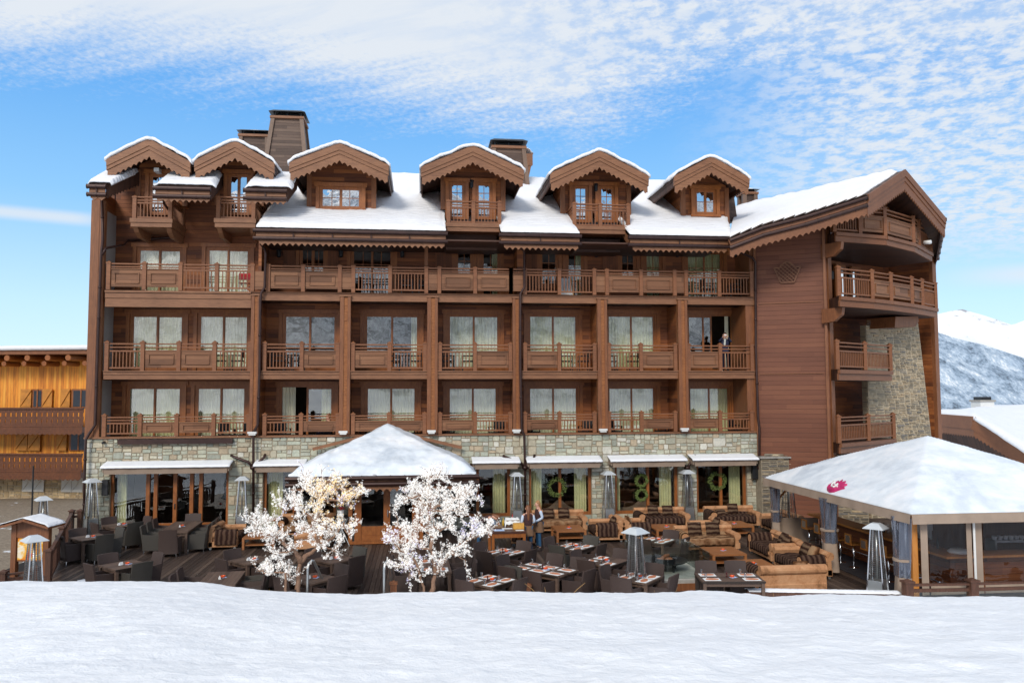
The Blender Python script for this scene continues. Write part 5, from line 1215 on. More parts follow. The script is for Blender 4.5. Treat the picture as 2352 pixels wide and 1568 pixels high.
def table(key, x, y, a, L_, W_, desc, chairs, setting=None, bare=True):
    """desc: words that single the table out; chairs: (kind, local x, local y, facing, where)"""
    t = proto('table%.2f_%.2f' % (L_, W_), lambda: make_table(L_, W_, M['slat'])); place(t, x, y, 0, a, ('dark slatted table '+desc), 'table', 'dark slatted dining tables on the terrace')
    for k, lx, ly, r, wh in chairs:
        cx_, cy_ = loc(x, y, a, lx, ly); chair(k, cx_, cy_, a+r, ('brown' if k == 'b' else 'grey')+' wicker armchair '+wh)
    z = .751
    if setting:
        for i, (lx, ly, wh) in enumerate(setting):
            sx, sy = loc(x, y, a, lx, ly); small('mat', f_mat, sx, sy, z, a, 'white placemat %s' % wh, 'placemat', 'white placemats on the laid tables')
            small('nap', f_nap, *loc(x, y, a, lx+.01, ly), z+.0035, a+random.uniform(-.1, .1), 'terracotta napkin %s' % wh, 'napkin', 'terracotta napkins on the placemats')
            small('glass', f_glass, *loc(x, y, a, lx-.13, ly+(.1 if ly > 0 else .12)), z+.0035, 0, 'upturned glass %s' % wh, 'glass', 'water glasses on the laid tables')
        small('mill', f_mill, *loc(x, y, a, -.06, .02), z, 0, 'dark red pepper mill on the table '+desc, 'pepper mill', 'pepper mills on the laid tables')
    small('ash', f_ash, *loc(x, y, a, .07, -.02), z+.009, 0, 'orange ashtray on the table '+desc, 'ashtray', 'orange ashtrays on the tables')
    small('bluen', f_bluen, *loc(x, y, a, .10, -.03), z, a+.5, 'pale blue napkin on the table '+desc, 'napkin', 'pale blue napkins under the ashtrays')
    if not setting: small('card', f_card, *loc(x, y, a, -.09, .03), z, a+.3, 'small white card on the table '+desc, 'card', 'small white cards on bare tables')
    return t
pi = math.pi
ORD = ['first', 'second', 'third', 'fourth', 'fifth', 'sixth', 'seventh', 'eighth', 'ninth', 'tenth', 'eleventh', 'twelfth', 'thirteenth', 'fourteenth']
def four(d):  # four corner settings words
    return lambda L_, W_: [(-L_/2+.24, W_/2-.2, 'far left on the table '+d), (L_/2-.24, W_/2-.2, 'far right on the table '+d), (-L_/2+.24, -W_/2+.2, 'near left on the table '+d), (L_/2-.24, -W_/2+.2, 'near right on the table '+d)]
def quad(d, ks='bbbb', q=.62):
    return [(ks[0], 0, -q, pi, 'near left of the table '+d), (ks[1], q, 0, -pi/2, 'near right of the table '+d), (ks[2], 0, q, 0, 'far right of the table '+d), (ks[3], -q, 0, pi/2, 'far left of the table '+d)]
# chairs: rz=0 faces -Y locally (its back is towards +Y)
A45 = .80
d = 'beside the stone pier at far left'; table('T1', -10.9, -2.0, A45, 1.0, 1.0, d, quad(d, 'gbbb'))
d = 'below the tall heater at far left'; table('T2', -11.0, -4.5, A45, 1.0, 1.0, d, quad(d, 'ggbb'))
d = 'nearest the snow at far left'; table('T3', -8.28, -9.15, A45, 1.0, 1.0, d, quad(d, 'gbbb'))
d = 'with six side seats before the glazed doors'
table('T4', -8.6, -2.7, pi/2+.05, 2.4, .98, d, [('g', -.75, .74, 0, 'near left of the long table at left'), ('g', 0, .74, 0, 'mid left of the long table at left'), ('b', .75, .74, 0, 'far left of the long table at left'), ('g', -.75, -.74, pi, 'near right of the long table at left'), ('g', 0, -.74, pi, 'mid right of the long table at left'), ('b', .75, -.74, pi, 'far right of the long table at left'), ('b', -1.5, 0, pi/2, 'at the near end of the long table at left'), ('b', 1.5, 0, -pi/2, 'at the far end of the long table at left')])
d = 'left of the left blossom tree by the snow'; table('T5', -5.15, -11.2, pi/2+.05, 1.6, .95, d, [('b', -.3, .78, 0, 'near left of the table by the left tree'), ('b', .45, .78, 0, 'far left of the table by the left tree'), ('g', .4, -.78, pi, 'far right of the table by the left tree'), ('b', -.35, -.78, pi, 'near right of the table by the left tree')])
d = 'half hidden behind the left blossom tree'; table('T6', -4.85, -8.95, A45, .95, .95, d, quad(d, 'bbbb'))
d = 'between the two blossom trees, further back'; table('T7', -2.5, -9.1, A45, .95, .95, d, quad(d, 'bgbb'))
d = 'behind the left steel handrail'; table('T8', -2.8, -11.5, A45, .95, .95, d, quad(d, 'bbgb'))
d = 'behind the right blossom tree'; table('T0', .35, -10.3, pi/2+.03, 1.9, .9, d, [('b', -.5, .75, 0, 'near left behind the right tree'), ('b', .4, .75, 0, 'far left behind the right tree'), ('b', -.5, -.75, pi, 'near right behind the right tree'), ('b', .4, -.75, pi, 'far right behind the right tree')], [(-.6, .22, 'near left on the table '+d), (.5, .22, 'far left on the table '+d), (-.6, -.22, 'near right on the table '+d), (.5, -.22, 'far right on the table '+d)])
d = 'just in front of the waitresses'; table('T9', 2.5, -8.8, A45, 1.0, 1.0, d, quad(d, 'bbbb'), four(d)(1.0, .95))
d = 'in front of the first coffee table'; table('T10', 4.75, -8.2, A45, 1.0, 1.0, d, quad(d, 'bgbg'), four(d)(1.0, .95))
d = 'long with six places at centre'
table('T11', 3.33, -11.2, -.80, 1.65, 1.0, d, [('b', -.42, .72, 0, 'far left at the long laid table'), ('b', .42, .72, 0, 'far right at the long laid table'), ('b', -.42, -.72, pi, 'near left at the long laid table'), ('b', .42, -.72, pi, 'near right at the long laid table'), ('b', -1.12, 0, pi/2, 'at the left end of the long laid table'), ('b', 1.12, 0, -pi/2, 'at the right end of the long laid table')],
      [(-.56, .27, 'far left on the long laid table'), (0, .27, 'far middle on the long laid table'), (.56, .27, 'far right on the long laid table'), (-.56, -.27, 'near left on the long laid table'), (0, -.27, 'near middle on the long laid table'), (.56, -.27, 'near right on the long laid table')])
d = 'left of the front patio heater'; table('T12', 5.2, -10.4, A45, 1.1, 1.0, d, quad(d, 'bbbb'), four(d)(1.1, 1.0)[:3])
d = 'cut off by snow below the long one'; table('T13', 1.75, -12.35, A45, 1.05, 1.0, d, quad(d, 'bgbb'), four(d)(1.05, 1.0))
d = 'behind the front heater near the sofas'; table('T14', 7.62, -7.5, .80, .9, .9, d, quad(d, 'bbgb'), four(d)(.9, .9))
d = 'right behind the front patio heater'; table('T15', 5.6, -12.5, .85, .95, .95, d, quad(d, 'bbbb'), four(d)(.95, .95))
d = 'by the snow left of the nearest sofa'; table('T16', 7.95, -12.75, -.12, 1.6, 1.0, d, [('b', -.35, .74, 0, 'far left of the table beside the nearest sofa'), ('b', .45, .74, 0, 'far right of the table beside the nearest sofa')], four(d)(1.5, .9))
# ---- coffee tables
def make_coffee(L_, W_):
    t = empty('coffee_table', cat='coffee table'); h = .42; m = MB(); m.box(-L_/2, L_/2, -W_/2, W_/2, h-.05, h); m.build('tabletop', M['teak'], t)
    MB().box(-L_/2+.06, L_/2-.06, -W_/2+.06, W_/2-.06, .13, .16).build('shelf', M['teak'], t)
    for sx in (-1, 1):
        for sy in (-1, 1): MB().box(sx*(L_/2-.04)-.04, sx*(L_/2-.04)+.04, sy*(W_/2-.04)-.04, sy*(W_/2-.04)+.04, 0, h-.052).build('leg', M['teak'], t)
    return t
for x, y, wh in ((-5.75, -2.8, 'between the leather sofas at left'), (5.54, -2.9, 'before the sofa behind the waitresses'), (9.28, -3.1, 'before the middle sofa against the wall'), (12.1, -2.75, 'before the rightmost sofa against the wall'), (9.7, -7.75, 'in front of the big central sofa'), (9.85, -9.8, 'nearest the snow between the sofas')):
    place(proto('coffee', lambda: make_coffee(1.12, 1.28)), x, y, 0, 0, 'teak coffee table '+wh, 'coffee table', 'teak coffee tables between the sofas')
    small('ash', f_ash, x+.02, y, .43, 0, 'orange ashtray on the teak coffee table '+wh, 'ashtray', 'orange ashtrays on the tables')
    small('bluen', f_bluen, x+.03, y, .421, .6, 'pale blue napkin on the teak coffee table '+wh, 'napkin', 'pale blue napkins under the ashtrays')
# ---- sofas
def make_sofa(L_):
    t = empty('suede_sofa', cat='sofa'); Dp = 1.0; A_ = .22
    m = MB(); m.box(-L_/2, L_/2, -Dp/2+.03, Dp/2, .10, .30); m.build('base', M['suede'], t, bevel=.02)
    m = MB(); m.shell(lambda a, b: V((lerp(-L_/2+A_, L_/2-A_, a), lerp(-Dp/2, Dp/2-.2, b), .31+.14*(1-abs(2*a-1)**8)*(1-abs(2*b-1)**6)**.5)), 14, 8, (0, 0, -.06)); m.build('seat_cushion', M['suede'], t, smooth=True)
    def roll(nm, p0, p1, out, hgt, r=.13):
        # upholstered slab with a rolled top; out: outward direction
        p0 = V(p0); p1 = V(p1); out = V(out); prof = [(-.10, .1), (-.10, hgt-.2)]
        prof += [(-.02+r*math.cos(k), hgt-r+r*math.sin(k)) for k in [pi*.9-i*pi*1.35/9 for i in range(10)]] + [(.02, hgt-2*r+.0), (.04, .1)]
        MB().prism([p0+out*a+V((0, 0, b)) for a, b in prof], p1-p0).build(nm, M['suede'], t, smooth=False, bevel=.012)
    roll('backrest', (-L_/2, Dp/2-.06, 0), (L_/2, Dp/2-.06, 0), (0, 1, 0), .80)
    for s in (-1, 1): roll('arm', (s*(L_/2-.10), -Dp/2, 0), (s*(L_/2-.10), Dp/2-.16, 0), (s, 0, 0), .66)
    for sx in (-1, 1):
        for sy in (-1, 1): MB().tube([(sx*(L_/2-.08)-.02, sy*(Dp/2-.08), .05), (sx*(L_/2-.08)+.02, sy*(Dp/2-.08), .05)], .045, 10).build('castor', M['metal'], t)
    return t
def sofa(L_, x, y, a, label): return place(proto('sofa%.1f' % L_, lambda: make_sofa(L_)), x, y, 0, a, label, 'sofa', 'tan suede sofas with rolled arms')
# sofa rz=0 faces -Y (towards the photographer); rz=-pi/2 faces -X; rz=pi/2 faces +X
SF = {}
SF['S1'] = (1.7, -7.0, -2.55, pi/2, 'tan suede sofa at left seen from its near arm, beside the long table')
SF['S1b'] = (2.1, -4.4, -.75, 0, 'tan suede sofa under the window left of the porch')
SF['S1c'] = (1.7, -3.9, -3.3, -pi/2, 'tan suede sofa mostly hidden behind the left blossom tree')
SF['S0'] = (1.4, 3.75, -3.35, -pi/2, 'tan suede sofa seen from its near arm behind the waitresses')
SF['S2'] = (2.1, 5.5, -1.15, 0, 'tan suede sofa under the window right behind the waitresses')
SF['S3a'] = (1.6, 6.95, -3.0, -pi/2, 'left one of two tan sofas standing back to back')
SF['S3b'] = (1.6, 7.98, -3.0, pi/2, 'right one of two tan sofas standing back to back')
SF['S4'] = (2.1, 9.75, -1.0, 0, 'tan suede sofa under the middle wreath window')
SF['S6'] = (2.1, 12.75, -.95, 0, 'tan suede sofa under the rightmost window')
SF['S7'] = (1.7, 14.1, -2.6, -pi/2, 'tan suede sofa half behind the rolled pavilion curtain')
SF['S5b'] = (1.6, 10.65, -3.9, -pi/2, 'tan suede sofa with fur arm between the two rightmost coffee tables')
SF['S5'] = (2.1, 10.0, -5.5, 0, 'big tan sofa in the middle of the lounge facing the snow')
SF['S8'] = (1.9, 11.7, -7.2, -pi/2, 'tan sofa covered in dark fur right of the central coffee table')
SF['S9'] = (1.9, 11.6, -9.35, -pi/2, 'tan sofa with fur throws nearest the pavilion curtain')
SF['S10'] = (1.9, 10.15, -11.35, pi, 'nearest tan suede sofa, its back turned to the snow')
for k, v in SF.items(): sofa(*v)
def slp(k, x, y):  # point in a sofa's own frame
    L_, cx_, cy_, a, _ = SF[k]; return loc(cx_, cy_, a, x, y)
def cushion(k, x, y, z, tilt, lab, mat='furz', rz=0, key=None, s=.44):
    key = 'cush'+mat+str(s)
    def mkc():
        m = MB(); n = 12
        for sg in (1, -1): m.grid(lambda a, b: V(((a-.5)*s*(1+.06*math.sin(b*pi)**2 if 0 else 1), sg*.11*((1-abs(2*a-1)**2.2)*(1-abs(2*b-1)**2.2))**.5, (b-.5)*s)), n, n)
        return mk('fur_cushion', m, M[mat], 'cushion', smooth=True)
    o = proto(key, mkc); px, py = slp(k, x, y); a = SF[k][3]
    o.location = (px, py, z); o.rotation_euler = (tilt, 0, a+rz); tag(o, lab, 'cushion', 'fur cushions on the sofas'); return o
def throw_seat(k, lab, mat='furd', x0=None, x1=None):
    L_, cx_, cy_, a, _ = SF[k]; x0 = -L_/2+.24 if x0 is None else x0; x1 = L_/2-.24 if x1 is None else x1; m = MB()
    def f(p, q):
        x = lerp(x0, x1, p); s = q*1.05; y = -.54+max(0, s-.16); z = .47 if s > .16 else .47-(.16-s)*1.4
        if y > .30: z += (y-.30)*1.8; y = .30+(y-.3)*.2
        return V((x, y, z+.025*fbm(x*5, s*5, len(lab))+.02*math.sin(p*pi)))
    m.shell(f, 30, 22, (0, -.005, -.035)); o = m.build('fur_throw', M[mat], smooth=True); o.location = (cx_, cy_, 0); o.rotation_euler = (0, 0, a)
    return tag(o, lab, 'fur throw', 'fur throws over the sofas')
def throw_arm(k, s, lab, mat='furdy', y0=-.5, y1=.25, out=.34):
    L_, cx_, cy_, a, _ = SF[k]; m = MB(); xc = s*(L_/2-.10); r = .165
    def f(p, q):
        y = lerp(y0, y1, p); t = q*2.0+.0
        if t < .25: dx, z = -r-.01, lerp(.42, .53, t/.25)
        elif t < 1.1: k_ = pi-(t-.25)/.85*pi; dx, z = r*math.cos(k_), .53+r*math.sin(k_)
        else: dx, z = r+.01, .53-(t-1.1)/.9*out
        return V((xc+s*(dx-.0), y, z+.012*fbm(y*8, t*5, len(lab))))
    m.shell(f, 22, 22, (s*.012, 0, .025)); o = m.build('fur_throw', M[mat], smooth=True); o.location = (cx_, cy_, 0); o.rotation_euler = (0, 0, a)
    return tag(o, lab, 'fur throw', 'fur throws over the sofas')
throw_arm('S1', -1, 'striped fur throw over the near arm of the left sofa'); throw_seat('S1', 'striped fur throw on the seat of the left sofa', 'furd'); cushion('S1', -.35, .22, .60, -.5, 'fur cushion leaning in the leftmost sofa')
throw_seat('S1b', 'long tawny fur on the sofa left of the porch', 'furb'); throw_arm('S1b', -1, 'dark fur over the left arm of the sofa left of the porch', 'furdy'); cushion('S1b', -.35, .15, .68, -.3, 'left fur cushion on the sofa left of the porch'); cushion('S1b', .35, .15, .68, -.3, 'right fur cushion on the sofa left of the porch', 'furdx')  if False else cushion('S1b', .38, .15, .68, -.3, 'right fur cushion on the sofa left of the porch')
throw_seat('S2', 'tawny fur on the seat of the sofa behind the waitresses', 'furb'); throw_arm('S2', -1, 'fur over the left arm of the sofa behind the waitresses', 'furb'); cushion('S2', -.42, .15, .68, -.3, 'left fur cushion on the sofa behind the waitresses'); cushion('S2', .2, .15, .70, -.3, 'right fur cushion on the sofa behind the waitresses')
throw_arm('S0', 1, 'dark fur over the arm of the sofa beside the waitresses'); cushion('S0', .1, .2, .66, -.3, 'pale fur cushion on the sofa beside the waitresses', 'furb')
throw_arm('S3a', 1, 'dark fur over the near arm of the left back to back sofa', out=.3); throw_seat('S3a', 'dark fur on the seat of the left back to back sofa'); cushion('S3a', .3, .2, .68, -.4, 'fur cushion in the left back to back sofa'); throw_arm('S3b', -1, 'dark fur over the near arm of the right back to back sofa', out=.3)
cushion('S3b', -.25, .2, .68, -.4, 'fur cushion in the right back to back sofa', 'furb')
throw_seat('S4', 'dark fur on the seat of the sofa under the middle wreaths'); throw_arm('S4', -1, 'dark fur over the left arm of the sofa under the middle wreaths', 'furdy'); cushion('S4', -.32, .15, .70, -.3, 'left fur cushion on the sofa under the middle wreaths'); cushion('S4', .3, .15, .68, -.3, 'right fur cushion on the sofa under the middle wreaths')
throw_seat('S6', 'dark fur on the seat of the sofa under the rightmost window'); throw_arm('S6', -1, 'dark fur over the left arm of the sofa under the rightmost window', 'furdy'); cushion('S6', .1, .15, .70, -.3, 'upright fur cushion on the sofa under the rightmost window'); cushion('S6', -.45, .0, .56, -1.1, 'flat fur cushion on the sofa under the rightmost window')
throw_seat('S7', 'dark fur on the sofa half behind the pavilion curtain')
throw_arm('S5b', 1, 'dark fur over the near arm behind the big central sofa', out=.3); throw_seat('S5b', 'dark fur on the seat behind the big central sofa'); cushion('S5b', .25, .2, .70, -.4, 'dark cushion in the sofa behind the big central one')
throw_seat('S5', 'tawny fur on the seat of the big central sofa', 'furb'); throw_arm('S5', -1, 'tawny fur over the left arm of the big central sofa', 'furb'); cushion('S5', -.38, .15, .70, -.3, 'left fur cushion on the big central sofa', s=.5); cushion('S5', .28, .15, .70, -.3, 'right fur cushion on the big central sofa', s=.5)
throw_seat('S8', 'dark fur on the seat right of the central coffee table'); throw_arm('S8', -1, 'dark fur over the far arm right of the central coffee table'); cushion('S8', .25, .2, .68, -.5, 'upper fur cushion right of the central coffee table'); cushion('S8', .62, .12, .66, -.5, 'lower fur cushion right of the central coffee table')
throw_seat('S9', 'dark fur on the seat nearest the pavilion curtain'); throw_arm('S9', 1, 'dark fur over the near arm nearest the pavilion curtain', out=.25); cushion('S9', -.15, .2, .70, -.5, 'fur cushion in the sofa nearest the pavilion curtain'); cushion('S9', .35, .2, .68, -.5, 'second fur cushion in the sofa nearest the pavilion curtain', 'furb')
throw_seat('S10', 'dark fur on the seat of the sofa with its back to the snow'); throw_arm('S10', 1, 'dark fur over the left arm of the sofa with its back to the snow'); cushion('S10', -.3, .2, .66, -.4, 'tawny cushion in the sofa with its back to the snow', 'furb')
# ---- pyramid patio heaters
def make_heater():
    t = empty('patio_heater', cat='patio heater'); zt = 2.22
    m = MB(); m.add([(-.24, -.24, .02), (.24, -.24, .02), (.24, .24, .02), (-.24, .24, .02), (-.19, -.19, .78), (.19, -.19, .78), (.19, .19, .78), (-.19, .19, .78)], [(3, 2, 1, 0), (4, 5, 6, 7), (0, 1, 5, 4), (1, 2, 6, 5), (2, 3, 7, 6), (3, 0, 4, 7)]); m.build('base', M['metal'], t)
    for sx in (-1, 1):
        for sy in (-1, 1): MB().bar((sx*.24, sy*.24, .02), (sx*.105, sy*.105, zt-.05), .03, .03, V((0, 1, 0))).build('frame_post', M['chrome'], t)
    m = MB()
    for s in range(4):
        A_ = Matrix.Rotation(s*pi/2, 4, 'Z')
        for i in range(24):
            z = lerp(.82, zt-.1, i/23); h = lerp(.24, .105, z/zt)-.005; m.bar(A_ @ V((-h, -h, z)), A_ @ V((h, -h, z)), .005, .005)
        for k in (-.33, 0, .33): m.bar(A_ @ V((k*.36, -.185, .8)), A_ @ V((k*.2, -.108, zt-.06)), .007, .007, V((0, 1, 0)))
    m.build('mesh_guard', M['meshm'], t)
    MB().tube([(0, 0, .8), (0, 0, zt-.1)], .028, 12).build('burner_tube', M['metal'], t, smooth=True)
    m = MB(); h = .27; m.add([(-h, -h, zt-.05), (h, -h, zt-.05), (h, h, zt-.05), (-h, h, zt-.05), (-h*.38, -h*.38, zt+.08), (h*.38, -h*.38, zt+.08), (h*.38, h*.38, zt+.08), (-h*.38, h*.38, zt+.08), (-h, -h, zt-.065), (h, -h, zt-.065), (h, h, zt-.065), (-h, h, zt-.065)], [(11, 10, 9, 8), (4, 5, 6, 7), (0, 1, 5, 4), (1, 2, 6, 5), (2, 3, 7, 6), (3, 0, 4, 7), (8, 9, 1, 0), (9, 10, 2, 1), (10, 11, 3, 2), (11, 8, 0, 3)]); m.build('reflector_cap', M['capm'], t)
    return t
M['capm'] = plain('brushed_cap', (.62, .65, .67), .45, .3, .05)
def heater(x, y, z, a, lab, s=1.0):
    o = place(proto('heater', make_heater), x, y, z, a, lab, 'patio heater', 'pyramid patio heaters'); o.scale = (s, s, s)
for u, lab, a in ((209, 'pyramid heater against the stone pier at far left', .72), (555, 'pyramid heater left of the first downpipe', .1), (1187, 'pyramid heater between the porch and the waitresses window', .05), (1398, 'pyramid heater behind the back to back sofas', .05), (1580, 'pyramid heater under the rightmost downpipe hopper', .05)):
    heater(XY(u, -.55, 1200), -.55, 0, a, lab)
p = PW(1461, 1350, 20.6); heater(p.x, p.y, -.22, .62, 'large pyramid heater at the snow edge in the centre', .98)
p = PW(76, 1330, 20.8); heater(p.x, p.y, -.45, .72, 'pyramid heater in front of the menu board', 1.0)
p = PW(97, 1230, 29.5); heater(p.x, p.y, -.55, .6, 'pyramid heater standing beyond the menu board', 1.0)
p = PW(2016, 1345, 21.2); heater(p.x, p.y, -.22, .72, 'pyramid heater in front of the pavilion bar', .98)
p = PW(1812, 1200, 30); heater(p.x, p.y, 0, .3, 'pyramid heater seen through the pavilion opening')
# ---- fire pit behind glass
c = PZ(1527, 1283, .62); F_ = empty('fire_pit', (c.x, c.y, 0), 0, 'round dark fire bowl with charred logs on a concrete plinth inside green glass', 'fire pit')
m = MB(); m.box(c.x-1.05, c.x+1.05, c.y-1.25, c.y+1.15, 0, .30); m.build('plinth', M['concrete'], F_, bevel=.01)
MB().box(c.x-1.08, c.x+1.08, c.y-1.29, c.y-1.26, 0, .2).build('wood_skirt', M['pillar'], F_)
m = MB(); m.lathe([(.05, .46), (.45, .50), (.66, .60), (.68, .60), (.64, .57), (.5, .52), (.3, .50), (.02, .495)], (c.x, c.y, 0), 32); m.build('bowl', M['steelcap'], F_, smooth=True)
m = MB(); m.lathe([(.30, .50), (.31, .66), (.29, .66), (.28, .52), (.02, .52)], (c.x, c.y, 0), 24); m.build('fire_ring', M['steelcap'], F_)
for i in range(4): a = i*pi/2+.4; MB().box(-.03, .03, -.03, .03, .3, .5, Matrix.Translation((c.x+.38*math.cos(a), c.y+.38*math.sin(a), 0))).build('leg', M['steelcap'], F_)
for i, (dx, dy, a, z) in enumerate(((0, .05, .2, .60), (-.02, -.07, -.25, .61), (.02, 0, .9, .69))):
    e = V((.22*math.cos(a), .22*math.sin(a), 0)); MB().tube([V((c.x+dx, c.y+dy, z))-e, V((c.x+dx, c.y+dy, z+.01)), V((c.x+dx, c.y+dy, z))+e], [.055, .06, .05], 9).build('log', M['pillar'], F_)
m = MB(); m.lathe([(.27, .52), (.2, .57), (.02, .60)], (c.x, c.y, 0), 16); m.build('ash_bed', M['ash'], F_, smooth=True) if 'ash' in M else None
for (x0, x1, y0, y1) in ((c.x-.95, c.x+.95, c.y-1.12, c.y-1.105), (c.x-.95, c.x+.95, c.y+1.03, c.y+1.045), (c.x-.965, c.x-.951, c.y-1.12, c.y+1.045), (c.x+.951, c.x+.965, c.y-1.12, c.y+1.045)): MB().box(x0, x1, y0, y1, .301, 1.0).build('glass_panel', M['gglass'], F_)
# ---- waitresses' sideboard table with things on it
ox, oy = 2.95, -5.45
O = empty('service_table', (ox, oy, 0), 0, 'long dark red wooden service table the waitresses work at', 'table')
m = MB(); m.box(ox-.62, ox+.55, oy-.75, oy+.8, .84, .90); m.build('tabletop', M['teakd'], O)
MB().box(ox-.60, ox+.53, oy-.73, oy-.70, .70, .838).build('apron', M['frame'], O); MB().box(ox-.60, ox+.53, oy+.75, oy+.78, .70, .838).build('apron', M['frame'], O)
for sx in (-.56, .49):
    for sy in (-.69, .74): MB().box(ox+sx-.045, ox+sx+.045, oy+sy-.045, oy+sy+.045, 0, .838).build('leg', M['frame'], O)
def wbasket():
    m = MB(); a, b = ox+.02, ox+.40; m.add([(a, oy+.25, .901), (b, oy+.25, .901), (b, oy+.5, .901), (a, oy+.5, .901), (a-.04, oy+.22, 1.13), (b+.04, oy+.22, 1.13), (b+.04, oy+.53, 1.13), (a-.04, oy+.53, 1.13)], [(3, 2, 1, 0), (0, 1, 5, 4), (1, 2, 6, 5), (2, 3, 7, 6), (3, 0, 4, 7)]); B = m.build('wicker_basket', M['basket']); tag(B, 'square wicker basket lined with a white cloth on the service table', 'basket')
    m = MB(); m.shell(lambda p, q: V((lerp(a-.09, b+.09, p), lerp(oy+.17, oy+.58, q), 1.15-.13*max(0, abs(2*p-1)-.8)/.2-.16*max(0, .2-q)/.2+.02*math.sin(p*19+q*11))), 20, 14, (0, 0, .008)); m.build('white_cloth', M['paper'], B, smooth=True)
M['basket'] = m_wicker('basket_weave', (.30, .19, .11))
wbasket()
m = MB(); m.box(ox+.18, ox+.54, oy-.28, oy-.02, .901, 1.08); tag(m.build('wooden_crate', M['yel']), 'yellow wooden box on the service table', 'box')
m = MB(); m.box(ox-.5, ox-.15, oy-.55, oy-.25, .901, .906); m.box(ox-.36, ox-.2, oy-.5, oy-.35, .906, .91); tag(m.build('papers', M['blue']), 'pale blue papers on the near left of the service table', 'papers')
m = MB(); m.box(ox-.2, ox+.16, oy-.2, oy+.0, .901, .905); tag(m.build('paper_sheet', M['paper']), 'white sheet of paper in the middle of the service table', 'paper')
m = MB(); m.box(ox+.22, ox+.5, oy-.6, oy-.42, .901, .905); tag(m.build('paper_sheet', M['paper']), 'white sheet of paper at the near right of the service table', 'paper')
m = MB()
m.box(ox-.45, ox-.12, oy+.15, oy+.38, .901, .93)
for i in range(5):
    for j in range(3): m.box(ox-.44+i*.065, ox-.40+i*.065, oy+.16+j*.075, oy+.20+j*.075, .93, .96)
tag(m.build('bread_board', M['basket']), 'flat wicker tray in front of the bending waitress', 'tray')
def bottle(x, y, mat, lab, z=.901, h=.3):
    m = MB(); m.lathe([(.035, 0), (.038, .02), (.038, h*.6), (.014, h*.75), (.013, h), (.002, h)], (x, y, z), 12); o = m.build('bottle', M[mat], smooth=True); return tag(o, lab, 'bottle', 'bottles and glasses on the service table')
M['redb'] = plain('red_bottle', (.45, .02, .03), .15); M['yelb'] = plain('oil_bottle', (.5, .30, .03), .2)
bottle(ox+.25, oy+.68, 'redb', 'tall red bottle at the far end of the service table', h=.36); bottle(ox+.14, oy+.7, 'redb', 'short red bottle at the far end of the service table', h=.22); bottle(ox-.1, oy+.45, 'yelb', 'yellow oil bottle next to the wicker basket', h=.28)
for i in range(8): tag(MB().lathe([(.03, 0), (.035, .13), (.03, .13), (.025, .01)], (ox-.55+i*.09, oy+.62+.06*(i % 2), .901), 10).build('drinking_glass', M['tumbler']), 'clear glass, %s in the row at the far end of the service table' % ORD[i], 'glass', 'row of clear glasses on the service table')
# round black bistro table by the porch
p = PZ(785, 1251, 0); B_ = empty('bistro_table', (p.x, p.y, 0), 0, 'small round black table on crossed steel legs by the porch door', 'table')
MB().lathe([(.33, 1.0), (.34, 1.02), (.33, 1.035), (.01, 1.035)], (p.x, p.y, 0), 24).build('tabletop', M['black'], B_)
for s in (-1, 1): MB().bar((p.x-.28*s, p.y-.1, 0), (p.x+.22*s, p.y+.1, 1.0), .025, .025, V((0, 1, 0))).build('leg', M['metal'], B_)
MB().lathe([(.1, 0), (.13, .22), (.12, .22), (.01, .2)], (p.x-.05, p.y, 1.036), 12).build('x', M['paper']); o = bpy.data.objects['x']; o.name = 'flower_pot'; tag(o, 'white pot with red flowers on the round black table', 'flower pot')
m = MB()
for i in range(60):
    d_ = V((random.gauss(0, .05), random.gauss(0, .05), random.gauss(0, .04))); q = V((p.x-.05, p.y, 1.33))+d_; m.add([q, q+V((.03, 0, .01)), q+V((.01, .02, .03))], [(0, 1, 2)])
m.build('red_flowers', M['redb'], o)
# ---- balcony chairs, glimpsed through the balusters
def make_bchair():
    t = empty('balcony_chair', cat='chair'); m = MB(); m.box(-.25, .25, -.25, .25, .40, .45); m.build('seat', M['black'], t)
    m = MB(); m.box(-.25, -.21, .22, .26, .45, .9); m.box(.21, .25, .22, .26, .45, .9); m.box(-.21, .21, .23, .25, .55, .88); m.build('backrest', M['black'], t)
    for s in (-1, 1): MB().bar((s*.25, -.25, .65), (s*.25, .25, .65), .04, .03).build('arm', M['black'], t)
    for sx in (-1, 1):
        for sy in (-1, 1): MB().box(sx*.23-.018, sx*.23+.018, sy*.23-.018, sy*.23+.018, 0, .4 if sy > 0 else .65).build('leg', M['black'], t)
    return t
def bch(u, v, zf, a, lab, y=.75): place(proto('bch', make_bchair), XY(u, y, v), y, zf, a, lab, 'chair', 'dark chairs on the balconies')
BN = ['leftmost', 'second', 'third', 'fourth', 'fifth', 'sixth', 'seventh']
for i, (u1, u2) in enumerate(((505, 545), (640, 685), (905, 955), (1030, 1075), (1300, 1340), (1403, 1455))):
    for u, a, s in ((u1, pi/2, 'left'), (u2, -pi/2, 'right')): bch(u, 830, fl2, a, '%s dark chair on the %s balcony of the middle storey' % (s, BN[i]))
for i, (u1, u2) in enumerate(((520, 560), (650, None), (845, 955), (1025, 1140), (1222, 1345), (1410, 1520), (1690, None))):
    for u, a, s in ((u1, .6, 'left'), (u2, -.6, 'right')):
        if u: bch(u, 980, fl1, a, '%s dark chair on the %s balcony of the lower storey' % (s, BN[i]))
for u, a, lab in ((935, pi/2, 'left dark chair on the top gallery'), (975, -pi/2, 'middle dark chair on the top gallery'), (1625, pi/2, 'dark chair on the top gallery near the wing'), (1685, -pi/2, 'rightmost dark chair on the top gallery')): bch(u, 640, fl3, a, lab)
p = XY(1300, .8, 650); DC = empty('deck_chair', (p, .8, fl3), 0, 'light wooden deck chair with white cloth on the top gallery', 'deck chair')
